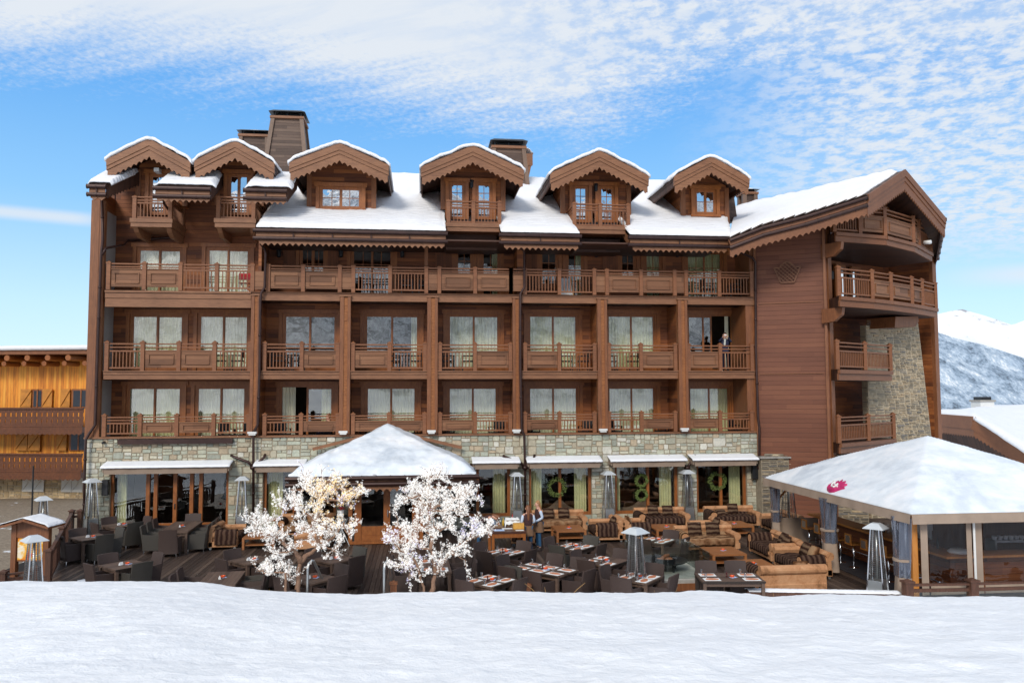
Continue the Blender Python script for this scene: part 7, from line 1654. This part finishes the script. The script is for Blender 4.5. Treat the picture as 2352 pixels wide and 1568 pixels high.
def person(loc_, rz, lab, pose, top, legs, shirt=None, hair='hairb', hairlen=.3, apron=False, s=1.0, shoes='shoe', scarf=False):
    J = {k: V(v) for k, v in BASE.items()}; J.update({k: V(v) for k, v in pose.items()})
    o = empty('person', loc_, rz, lab, 'person'); o.scale = (s, s, s)
    N = {k: (J[k], r) for k, r in {'pelvis': (.13, .10), 'spine': (.115, .09), 'chest': (.14, .10), 'neck': .052, 'head0': (.062, .075), 'head1': (.078, .095), 'head2': (.058, .07), 'shL': .055, 'elL': .04, 'wrL': .027, 'shR': .055, 'elR': .04, 'wrR': .027, 'hpL': .085, 'knL': .055, 'anL': .038, 'toL': .03, 'hpR': .085, 'knR': .055, 'anR': .038, 'toR': .03}.items()}
    E_ = [('pelvis', 'spine'), ('spine', 'chest'), ('chest', 'neck'), ('neck', 'head0'), ('head0', 'head1'), ('head1', 'head2'), ('chest', 'shL'), ('shL', 'elL'), ('elL', 'wrL'), ('chest', 'shR'), ('shR', 'elR'), ('elR', 'wrR'), ('pelvis', 'hpL'), ('hpL', 'knL'), ('knL', 'anL'), ('anL', 'toL'), ('pelvis', 'hpR'), ('hpR', 'knR'), ('knR', 'anR'), ('anR', 'toR')]
    for sd_ in 'LR':
        wr = J['wr'+sd_]; d = (wr-J['el'+sd_]).normalized(); a = d.cross(V((0, 0, 1))); a = a.normalized() if a.length > .1 else V((1, 0, 0)); n_ = d.cross(a)
        N['palm'+sd_] = (wr+d*.06, (.034, .018)); E_.append(('wr'+sd_, 'palm'+sd_))
        for i, (off, ln) in enumerate(((-.030, .065), (-.010, .078), (.010, .082), (.028, .072))):
            b = wr+d*.09+a*off; N['f%s%da' % (sd_, i)] = (b, .0095); N['f%s%db' % (sd_, i)] = (b+d*ln*.5+n_*.008, .0088); N['f%s%dc' % (sd_, i)] = (b+d*ln*.85+n_*.03, .0078)
            E_ += [('palm'+sd_, 'f%s%da' % (sd_, i)), ('f%s%da' % (sd_, i), 'f%s%db' % (sd_, i)), ('f%s%db' % (sd_, i), 'f%s%dc' % (sd_, i))]
        N['t%sa' % sd_] = (wr+d*.045+a*.042, .011); N['t%sb' % sd_] = (wr+d*.08+a*.062+n_*.012, .0095); E_ += [('palm'+sd_, 't%sa' % sd_), ('t%sa' % sd_, 't%sb' % sd_)]
    B = skin('body', N, E_, M['skin'], o)
    # face
    hd = (J['head2']-J['head0']).normalized(); fwd = pose.get('_f', V((0, -1, 0))); fwd = V(fwd); fwd = (fwd-hd*fwd.dot(hd)).normalized(); rt_ = fwd.cross(hd); hc = J['head1']
    m = MB(); m.add([hc+fwd*.085+hd*.02, hc+fwd*.085-rt_*.014-hd*.022, hc+fwd*.115-hd*.02, hc+fwd*.085+rt_*.014-hd*.022, hc+fwd*.085-hd*.03], [(0, 1, 2), (0, 2, 3), (1, 4, 2), (4, 3, 2)])
    for s_ in (-1, 1): q = hc+rt_*s_*.082-hd*.0; m.lathe([(.006, -.028), (.016, -.01), (.018, .012), (.006, .028)], tuple(q), 8)
    m.build('face_relief', M['skin'], o) if False else None
    me = m; 
    ob = bpy.data.meshes.new('nose_and_ears'); ob.from_pydata(m.v, [], m.f); ob.materials.append(M['skin']); q = bpy.data.objects.new('nose_and_ears', ob); COL.objects.link(q); q.parent = o
    for nm, mt, pts in (('eyes', 'eye', [hc+fwd*.088+rt_*.032+hd*.022, hc+fwd*.088-rt_*.032+hd*.022]), ('mouth', 'lip', [hc+fwd*.092-hd*.052])):
        m = MB()
        for p in pts: m.lathe([(.004, -.006), (.011 if mt == 'eye' else .017, 0), (.004, .006)], tuple(p), 8)
        ob = bpy.data.meshes.new(nm); ob.from_pydata(m.v, [], m.f); ob.materials.append(M[mt]); q = bpy.data.objects.new(nm, ob); COL.objects.link(q); q.parent = o
    up_ = (J['neck']-J['chest']).normalized()
    skin('vest' if shirt else 'jacket', {'a': (J['pelvis'].lerp(J['spine'], .0)-(J['spine']-J['pelvis'])*.35, (.165, .125)), 'b': (J['spine'], (.145, .115)), 'c': (J['chest'], (.168, .125)), 'd': (J['chest'].lerp(J['neck'], .62), (.125, .09)), 'e': (J['neck'], (.066, .066)), 'l': (J['shL'], .068), 'r': (J['shR'], .068)}, [('a', 'b'), ('b', 'c'), ('c', 'd'), ('d', 'e'), ('c', 'l'), ('c', 'r')], M[top], o)
    for sd_ in 'LR': skin('sleeve', {'a': (J['sh'+sd_], .064), 'b': (J['el'+sd_], .052), 'c': (J['wr'+sd_].lerp(J['el'+sd_], .08), .038)}, [('a', 'b'), ('b', 'c')], M[shirt or top], o, 1)
    skin('jeans', {'p': (J['pelvis']-V((0, 0, .02)), (.145, .115)), 'l': (J['hpL'], .098), 'l1': (J['knL'], .068), 'l2': (J['anL']+V((0, 0, .03)), .052), 'r': (J['hpR'], .098), 'r1': (J['knR'], .068), 'r2': (J['anR']+V((0, 0, .03)), .052)}, [('p', 'l'), ('l', 'l1'), ('l1', 'l2'), ('p', 'r'), ('r', 'r1'), ('r1', 'r2')], M[legs], o)
    for sd_ in 'LR':
        a0, t0 = J['an'+sd_], J['to'+sd_]; f_ = V((t0.x-a0.x, t0.y-a0.y, 0)).normalized(); q_ = V((f_.y, -f_.x, 0)); b0 = V((a0.x, a0.y, t0.z-.03)); m = MB(); R_ = []
        for dz_, x0_, x1_, w_ in ((0, -.075, .19, .048), (.035, -.08, .195, .052), (.07, -.07, .13, .046), (.12, -.06, .05, .042)):
            for k in range(12):
                t = 6.283*k/12; R_.append(b0+f_*((x0_+x1_)/2+(x1_-x0_)/2*math.cos(t))+q_*w_*math.sin(t)+V((0, 0, dz_)))
        m.add(R_, [tuple(range(12))[::-1], tuple(range(36, 48))]+[(r*12+k, r*12+(k+1) % 12, r*12+12+(k+1) % 12, r*12+12+k) for r in range(3) for k in range(12)])
        ob = bpy.data.meshes.new('shoe'); ob.from_pydata([tuple(p) for p in m.v], [], m.f); ob.materials.append(M[shoes]); q = bpy.data.objects.new('shoe', ob); COL.objects.link(q); q.parent = o
    if apron:
        m = MB(); P_ = J['pelvis']
        for r in range(5):
            for k in range(24): t = 6.283*k/24; kk = r/4; m.v.append((P_.x+(.180+.035*kk)*math.cos(t), P_.y+(.150+.03*kk)*math.sin(t)+.008*math.sin(t*6)*kk, P_.z+.06-.36*kk))
        m.f = [(r*24+k, r*24+(k+1) % 24, r*24+24+(k+1) % 24, r*24+24+k) for r in range(4) for k in range(24)]
        ob = bpy.data.meshes.new('apron'); ob.from_pydata([tuple(p) for p in m.v], [], m.f); ob.materials.append(M['apr']); q = bpy.data.objects.new('apron', ob); COL.objects.link(q); q.parent = o; sm2 = q.modifiers.new('Solid', 'SOLIDIFY'); sm2.thickness = .008
    bk = -fwd; HN = {'a': (J['head2']+hd*.035+fwd*.012, (.082, .080)), 'b': (J['head1']+hd*.055+bk*.038, (.100, .092)), 'c': (J['head0']+bk*.06+hd*.02, (.08, .06))}; HE = [('a', 'b'), ('b', 'c')]
    if hairlen: HN['d'] = (J['neck']+bk*.085, (.062, .035)); HN['e'] = (J['neck']+bk*.10-V((0, 0, hairlen)), (.035, .02)); HE += [('c', 'd'), ('d', 'e')]
    skin('hair', HN, HE, M[hair], o, 1)
    if scarf: skin('scarf', {'a': (J['neck']+V((0, -.02, 0)), (.075, .07)), 'b': (J['chest']+V((-.02, -.13, .05)), (.04, .02)), 'c': (J['chest']+V((-.04, -.14, -.16)), (.05, .015))}, [('a', 'b'), ('b', 'c')], M['scarf'], o, 1)
    return o
wp = PZ(1213, 1270)
person((wp.x, wp.y, 0), pi+.1, 'person with long brown ponytail seen from behind, brown vest and apron over blue jeans', {'wrL': (-.12, -.20, 1.0), 'wrR': (.12, -.22, 1.0), 'elL': (-.24, .03, 1.1), 'elR': (.24, .03, 1.1), 'head1': (-.0, -.03, 1.565), 'head2': (0, -.035, 1.64), 'anR': (.13, .10, .10), 'toR': (.13, -.05, .03)}, 'vest', 'jeans', 'shirt', 'hairr', .28, True, .97, 'shoe')
wp = PZ(1235, 1263)
person((wp.x+.03, wp.y, 0), -1.35, 'person with blond ponytail in profile, brown vest over pale blue shirt', {'wrL': (-.13, -.22, 1.02), 'wrR': (.16, -.20, .98), 'elR': (.24, .06, 1.12), 'head1': (0, -.04, 1.56), 'head2': (0, -.045, 1.64), 'head0': (0, -.02, 1.49), '_f': (0, -1, -.25)}, 'vest', 'jeans', 'shirt', 'hairb', .26, True, 1.03)
wp = PZ(1100, 1262); 
person((wp.x, wp.y, 0), 1.35, 'person bending over the service table in a brown vest', {'pelvis': (0, .02, .92), 'spine': (0, -.12, 1.03), 'chest': (0, -.33, 1.14), 'neck': (0, -.49, 1.17), 'head0': (0, -.56, 1.14), 'head1': (0, -.64, 1.11), 'head2': (0, -.72, 1.13), 'shL': (-.17, -.42, 1.14), 'shR': (.17, -.42, 1.14), 'elL': (-.22, -.48, .98), 'elR': (.22, -.48, .98), 'wrL': (-.14, -.66, .93), 'wrR': (.14, -.66, .93), '_f': (0, -.3, -1)}, 'vest', 'jeans', 'shirt', 'hairr', .1, False, 1.0)
# guest photographing from the middle balcony
gx = XY(1666, .55, 820)
pr_ = person((gx, .55, fl2), -.25, 'person in navy jacket and pale scarf photographing from the rightmost middle balcony', {'elL': (-.27, -.10, 1.28), 'wrL': (-.10, -.23, 1.50), 'elR': (.25, -.12, 1.27), 'wrR': (.07, -.22, 1.50)}, 'navy', 'navy', None, 'hairk', 0, False, 1.0, 'black', True)
a_ = -.25; hx, hy = -.02, -.29
MB().box(-.05, .05, -.015, .015, -.028, .028, Matrix.Translation((gx+hx*math.cos(a_)-hy*math.sin(a_), .55+hx*math.sin(a_)+hy*math.cos(a_), fl2+1.56)) @ Matrix.Rotation(a_, 4, 'Z')).build('compact_camera', M['white']); tag(bpy.data.objects['compact_camera'], 'small white camera held up by the guest on the balcony', 'camera')
# seated guest on the lower balcony
gx = XY(753, .75, 960)
person((gx, .85, fl1-.42), -1.2, 'person with auburn hair sitting on the second balcony of the lower storey', {'knL': (-.10, -.42, .94), 'knR': (.10, -.42, .94), 'anL': (-.10, -.40, .52), 'anR': (.10, -.40, .52), 'toL': (-.1, -.53, .45), 'toR': (.1, -.53, .45), 'wrL': (-.1, -.3, 1.05), 'wrR': (.1, -.3, 1.05)}, 'navy', 'navy', None, 'hairr', .14, False)
place(proto('bch', make_bchair), gx, .85, fl1, -1.2, 'dark chair under the guest seated on the lower balcony', 'chair', 'dark chairs on the balconies')
# ------------------------------------------------------------------ yellow chalet at left
CHW = 48; c0, c1 = PW(-260, 1000, CHW), PW(212, 1000, CHW-1.2)
dC = V((c1.x-c0.x, c1.y-c0.y, 0)).normalized(); nC = V((dC.y, -dC.x, 0)); LC = (V((c1.x, c1.y, 0))-V((c0.x, c0.y, 0))).length
CH = empty('yellow_chalet', (c1.x, c1.y, -1.3), 0, 'yellow timber chalet with two carved balconies above a rubble stone base at left', 'chalet')
C0 = V((c0.x, c0.y, 0)); uC = lambda u: max(0, ((PW(u, 1000, CHW-1.0)-C0).dot(dC)))
zC = lambda v: PW(100, v, CHW-1).z
def cbox(s0, s1, n0, n1, z0, z1, nm, mat, par=CH, m=None, bld=True):
    m = m or MB(); q = [C0+dC*s+nC*n for s, n in ((s0, n0), (s1, n0), (s1, n1), (s0, n1))]; m.add([p+V((0, 0, z0)) for p in q]+[p+V((0, 0, z1)) for p in q], [(3, 2, 1, 0), (4, 5, 6, 7), (0, 1, 5, 4), (1, 2, 6, 5), (2, 3, 7, 6), (3, 0, 4, 7)])
    return m.build(nm, mat, par) if bld else m
def yplanks():
    t = NT('yellow_boards'); o = t.coord(); sp = t.sep(o); k_ = t.mth('DIVIDE', t.mth('ADD', t.mth('MULTIPLY', sp[0], dC.x), t.mth('MULTIPLY', sp[1], dC.y)), .16); fl = t.mth('FLOOR', k_); fr = t.mth('SUBTRACT', k_, fl)
    wn = t.n('ShaderNodeTexWhiteNoise', noise_dimensions='1D'); t.l(fl, wn.inputs['W']); g_ = t.noise(t.coord((4, 4, .5)), 3, 6, .6, .5); k = t.mth('ADD', t.mth('MULTIPLY', wn.outputs[0], .35), t.mth('MULTIPLY', g_, .65))
    c = t.ramp(k, [(.25, (.50, .15, .012)), (.5, (.84, .30, .024)), (.75, (.93, .44, .06))]); e = t.mth('MINIMUM', fr, t.mth('SUBTRACT', 1.0, fr)); mr = t.n('ShaderNodeMapRange'); t.l(e, mr.inputs[0]); mr.inputs[2].default_value = .06
    t.col(t.mix(mr.outputs[0], (.25, .08, .012), c)); t.rough(.6); return t.m
M['yb'] = yplanks()
zr0, z_b1r, z_b1, z_b2r, z_b2, zg = zC(830), zC(935), zC(975), zC(1038), zC(1076), zC(1168)
cbox(0, LC, -.5, -8, zC(1083), zC(820), 'wall', M['yb']); cbox(0, LC, -.46, -8.1, zg-1.2, zC(1083), 'rubble_base', M['mortarl'])
st0 = C0+nC*-.45
m, cols = lay_stones([(0, LC, zg-1, zC(1083))], 0, 'tan', 31, 'stone', lambda a, b, d: tuple(st0+dC*a+nC*d*.7+V((0, 0, b)))); m.build('stone_facing', M['stone'], CH, cols=cols)
R = cbox(-1, LC+1.2, 1.3, -9, zC(815), zC(806), 'roof', M['pillar']); 
m = MB(); m.shell(lambda a, b: C0+dC*lerp(-1.1, LC+1.3, a)+nC*lerp(1.42, -9, b)+V((0, 0, zC(806)+.27+.02*fbm(a*60, b*8))), 90, 10, (0, 0, -.26)); m.build('snow', M['snow'], R, smooth=True)
for i, u in enumerate(range(-60, 230, 49)):
    for dv, n1, du in ((0, 1.25, 0), (12, .75, 27)):
        s = uC(u+du); a = C0+dC*s+nC*n1; b = C0+dC*s-nC*.6; m = MB(); z_ = zC(820+dv+3); m.tube([V((a.x, a.y, z_)), V((b.x, b.y, z_))], .17 if dv == 0 else .15, 12); m.build('log_end', M['frame'], CH)
def chbal(zt, zb):
    B = cbox(0, LC+.02, 1.0, -.5, zb-.42, zb-.1, 'balcony', M['rdw']); m = MB(); s = 0
    while s < LC:
        # carved board: outline with waist cut-outs
        for (w0, za_, zb2) in ((.315, zb, zb+.15), (.27, zb+.15, zb+.35), (.315, zb+.35, zb+.5), (.235, zb+.5, zb+.72), (.315, zb+.72, zt-.08)):
            q = C0+dC*(s+.16-w0/2)+nC*.95; e = dC*w0; m.add([q+V((0, 0, za_)), q+e+V((0, 0, za_)), q+e+V((0, 0, zb2)), q+V((0, 0, zb2))]+[p-nC*.03 for p in (q+V((0, 0, za_)), q+e+V((0, 0, za_)), q+e+V((0, 0, zb2)), q+V((0, 0, zb2)))], [(0, 1, 2, 3), (7, 6, 5, 4), (0, 4, 5, 1), (1, 5, 6, 2), (2, 6, 7, 3), (3, 7, 4, 0)])
        s += .32
    m.build('carved_boards', M['rdw'], B); cbox(0, LC+.05, 1.04, .88, zt-.09, zt, 'handrail', M['rdw'], B); cbox(0, LC, 1.02, .9, zb-.09, zb, 'rail', M['rdw'], B)
    m = MB(); m.scallop(C0+nC*1.02+V((0, 0, zb-.40)), C0+nC*1.02+dC*LC+V((0, 0, zb-.40)), .16, -nC*.03, .3, .07); m.build('scalloped_board', M['rdw'], B)
M['rdw'] = grainwood('dark_carved_wood', (.065, .018, .006), (.17, .054, .015), (3, 3, 2), .5)
chbal(z_b1r, z_b1); chbal(z_b2r, z_b2)
M['yshut'] = plain('yellow_shutter', (.55, .22, .03), .6, 0, .2, 3); M['wshut'] = plain('white_shutter', (.66, .64, .58), .7, 0, .06, 3)
def cwin(u0, u1, v0, v1, sh=(), mat='yshut', glass=True):
    s0, s1 = uC(u0), uC(u1); z0, z1 = zC(v1), zC(v0)
    if glass:
        m = cbox(s0, s1, -.46, -.42, z0, z1, '', None, m=MB(), bld=False); W_ = m.build('window', M['frame'], CH); cbox(s0+.12, s1-.12, -.415, -.405, z0+.05, z1-.1, 'pane', M['gdark'], W_); cbox((s0+s1)/2-.04, (s0+s1)/2+.04, -.40, -.38, z0, z1, 'mullion', M['frame'], W_)
    for a, b in sh:
        q0, q1 = uC(a), uC(b); S_ = cbox(q0, q1, -.40, -.34, z0, z1, 'shutter', M[mat], CH); m = MB(); n_ = nC*-.33
        m.bar(C0+dC*q0+n_+V((0, 0, z0+.08)), C0+dC*q1+n_+V((0, 0, z1-.08)), .03, .09, nC)
        for z_ in (z0+.1, z1-.1): m.bar(C0+dC*q0+n_+V((0, 0, z_)), C0+dC*q1+n_+V((0, 0, z_)), .03, .08)
        m.build('batten', M[mat], S_)
M['gdark'] = plain('dark_window_glass', (.02, .025, .035), .08, 0, .1)
cwin(54, 82, 893, 936, ((28, 54), (82, 106))); cwin(152, 200, 893, 936, ((128, 150),)); cwin(150, 196, 989, 1036, ((122, 145),)); cwin(20, 50, 992, 1036, ((20, 48), (50, 80)), glass=False); cwin(40, 93, 1092, 1130, ((40, 66), (67, 93)), 'wshut', False); cwin(136, 188, 1092, 1130, ((136, 161), (162, 188)), 'wshut', False)
m = MB(); p = PW(222, 1168, 40)
for i in range(160):
    q = V((p.x+random.gauss(0, .45), p.y+random.gauss(0, .3), -.82)); d = V((random.gauss(0, .12), random.gauss(0, .1), random.uniform(.1, .32))); m.add([q, q+V((.04, 0, 0)), q+d], [(0, 1, 2)])
tag(m.build('weeds', plain('weed_green', (.20, .26, .03), .8, 0, .3, 9)), kind='stuff')
# thin dark pole in the yard and a weed tuft
p = PW(73, 1180, 30); tag(MB().tube([(p.x, p.y, -.9), (p.x, p.y, PW(73, 1070, 30).z)], .03, 8).build('pole', M['black']), 'thin dark pole standing in the yard at left', 'pole')
# ------------------------------------------------------------------ neighbour chalet at right
e0, e1, e2 = PW(2130, 948, 62), PW(2235, 956, 56), PW(2362, 1040, 50); bk_ = V((7, 14, 1.1)); NB = empty('neighbour_chalet', (e2.x, e2.y, -2), 0, 'low brown chalet with broad snowy roof behind the pavilion', 'chalet')
m = MB(); m.prism([e0, e1, e2+V((2, -1, -1.2)), V((e2.x+2, e2.y-1, -3)), V((e0.x, e0.y, -3))], V((.6, 1.2, 0))*3)
m.v = [(x+1.0, y+1.6, z-.2) for x, y, z in m.v]; m.build('wall', M['soffit'], NB)
for a, b in ((e0, e1), (e1, e2+V((2, -1, -1.25)))):
    m = MB(); m.scallop(a+V((0, 0, -.9)), b+V((0, 0, -.9)), .6, V((.05, .05, 0)), .32, .14); m.build('scalloped_board', M['trimr'], NB)
    m = MB(); m.bar(a+V((0, 0, -.45)), b+V((0, 0, -.45)), .1, .9); m.build('barge_board', M['trimr'], NB)
m = MB(); EL = [e0, e1, e2, e2+V((2, -1, -1.3))]
def nbr(a, b):
    t = a*3; i = min(2, int(t)); p = EL[i].lerp(EL[i+1], t-i); q = [PW(2235, 946, 64), PW(2262, 936, 70), PW(2420, 934, 70), PW(2560, 960, 66)]; r = q[i].lerp(q[i+1], t-i); s_ = p.lerp(r, b); s_.z += .25*sstep(0, .03, b+.004)+.05*fbm(s_.x*.5, s_.y*.5); return s_
m.shell(nbr, 70, 30, (0, 0, -.2)); m.build('roof_snow', M['snow'], NB, smooth=True)
cc_ = PW(2257, 935, 68); k = 68/FL; m = MB(); m.box(cc_.x-17*k, cc_.x+17*k, cc_.y-.6, cc_.y+.6, cc_.z-.6, PW(2257, 922, 68).z); CHM = m.build('chimney', M['white'], NB)
MB().box(cc_.x-19*k, cc_.x+19*k, cc_.y-.7, cc_.y+.7, PW(2257, 922, 68).z, PW(2257, 918, 68).z).build('chimney_ledge', M['concrete'], CHM); MB().box(cc_.x-12*k, cc_.x+12*k, cc_.y-.5, cc_.y+.5, PW(2257, 918, 68).z, PW(2257, 911, 68).z).build('cowl', M['black'], CHM)
# ------------------------------------------------------------------ dry grass along the snow crest
M['straw'] = plain('dry_grass', (.42, .24, .09), .8, 0, .25, 9); gr = MB(); rnd = random.Random(4)
def blade(u, h, lean, r=.005, wd=None):
    wv = (WC+rnd.uniform(.1, .8)) if wd is None else wd; p = PW(u, 1350, wv); p.z = ground_z(p.x, p.y)-.02; pts = [p]; d = V((lean, rnd.uniform(-.2, .2), 1)).normalized()
    for i in range(4): p = p+d*h/4; d = (d+V((lean*.3+rnd.gauss(0, .08), 0, -.05))).normalized(); pts.append(p.copy())
    gr.tube(pts, [r, r*.9, r*.75, r*.6, r*.3], 3, False)
for cu, n, sp, h in ((325, 10, 25, .25), (520, 14, 40, .28), (240, 6, 30, .2), (640, 8, 25, .28), (720, 8, 30, .2), (800, 7, 20, .14), (880, 7, 20, .15), (1250, 10, 40, .3), (1085, 6, 20, .3), (1340, 5, 20, .3), (1480, 16, 35, .38), (1620, 10, 40, .25), (1760, 10, 45, .3), (1900, 12, 45, .3), (2020, 8, 30, .25), (2180, 6, 60, .3), (2260, 6, 50, .3)):
    for i in range(n): blade(cu+rnd.gauss(0, sp), h*rnd.uniform(.4, 1.15), rnd.gauss(0, .4))
for u, ln in ((1255, .95), (1262, 1.0), (1240, .9), (1290, 1.05), (1300, 1.0), (1275, .7)): blade(u, ln*.62, -.5 if u < 1270 and u != 1262 else .45 if u > 1280 else -.1, .008)
o = gr.build('dry_grass', M['straw']); tag(o, 'dry straw coloured grass stalks poking through the snow crest', 'grass', kind='stuff')
# clods of snow on the crest near the laid table
for i, (u, r) in enumerate(((1632, .055), (1650, .035), (1668, .035), (1640, .025))):
    p = PW(u, 1348, WC+.15); z = ground_z(p.x, p.y); m = MB(); m.lathe([(r*.4, -r*.5), (r, 0), (r*.95, r*.45), (r*.55, r*.9), (r*.1, r)], (p.x, p.y, z+r*.35), 12); m.v = [(x+r*.2*noise.noise(V((x*20, y*20, z_*20))), y, z_+r*.2*noise.noise(V((y*25, x*25, z_*20)))) for x, y, z_ in m.v]
    tag(m.build('snow_clod', M['snow'], smooth=True), ('largest round snow clod on the crest by the laid table', 'middle small snow clod on the crest', 'rightmost small snow clod on the crest', 'tiny snow clod beside the largest one')[i], 'snow clod', 'snow clods on the crest')
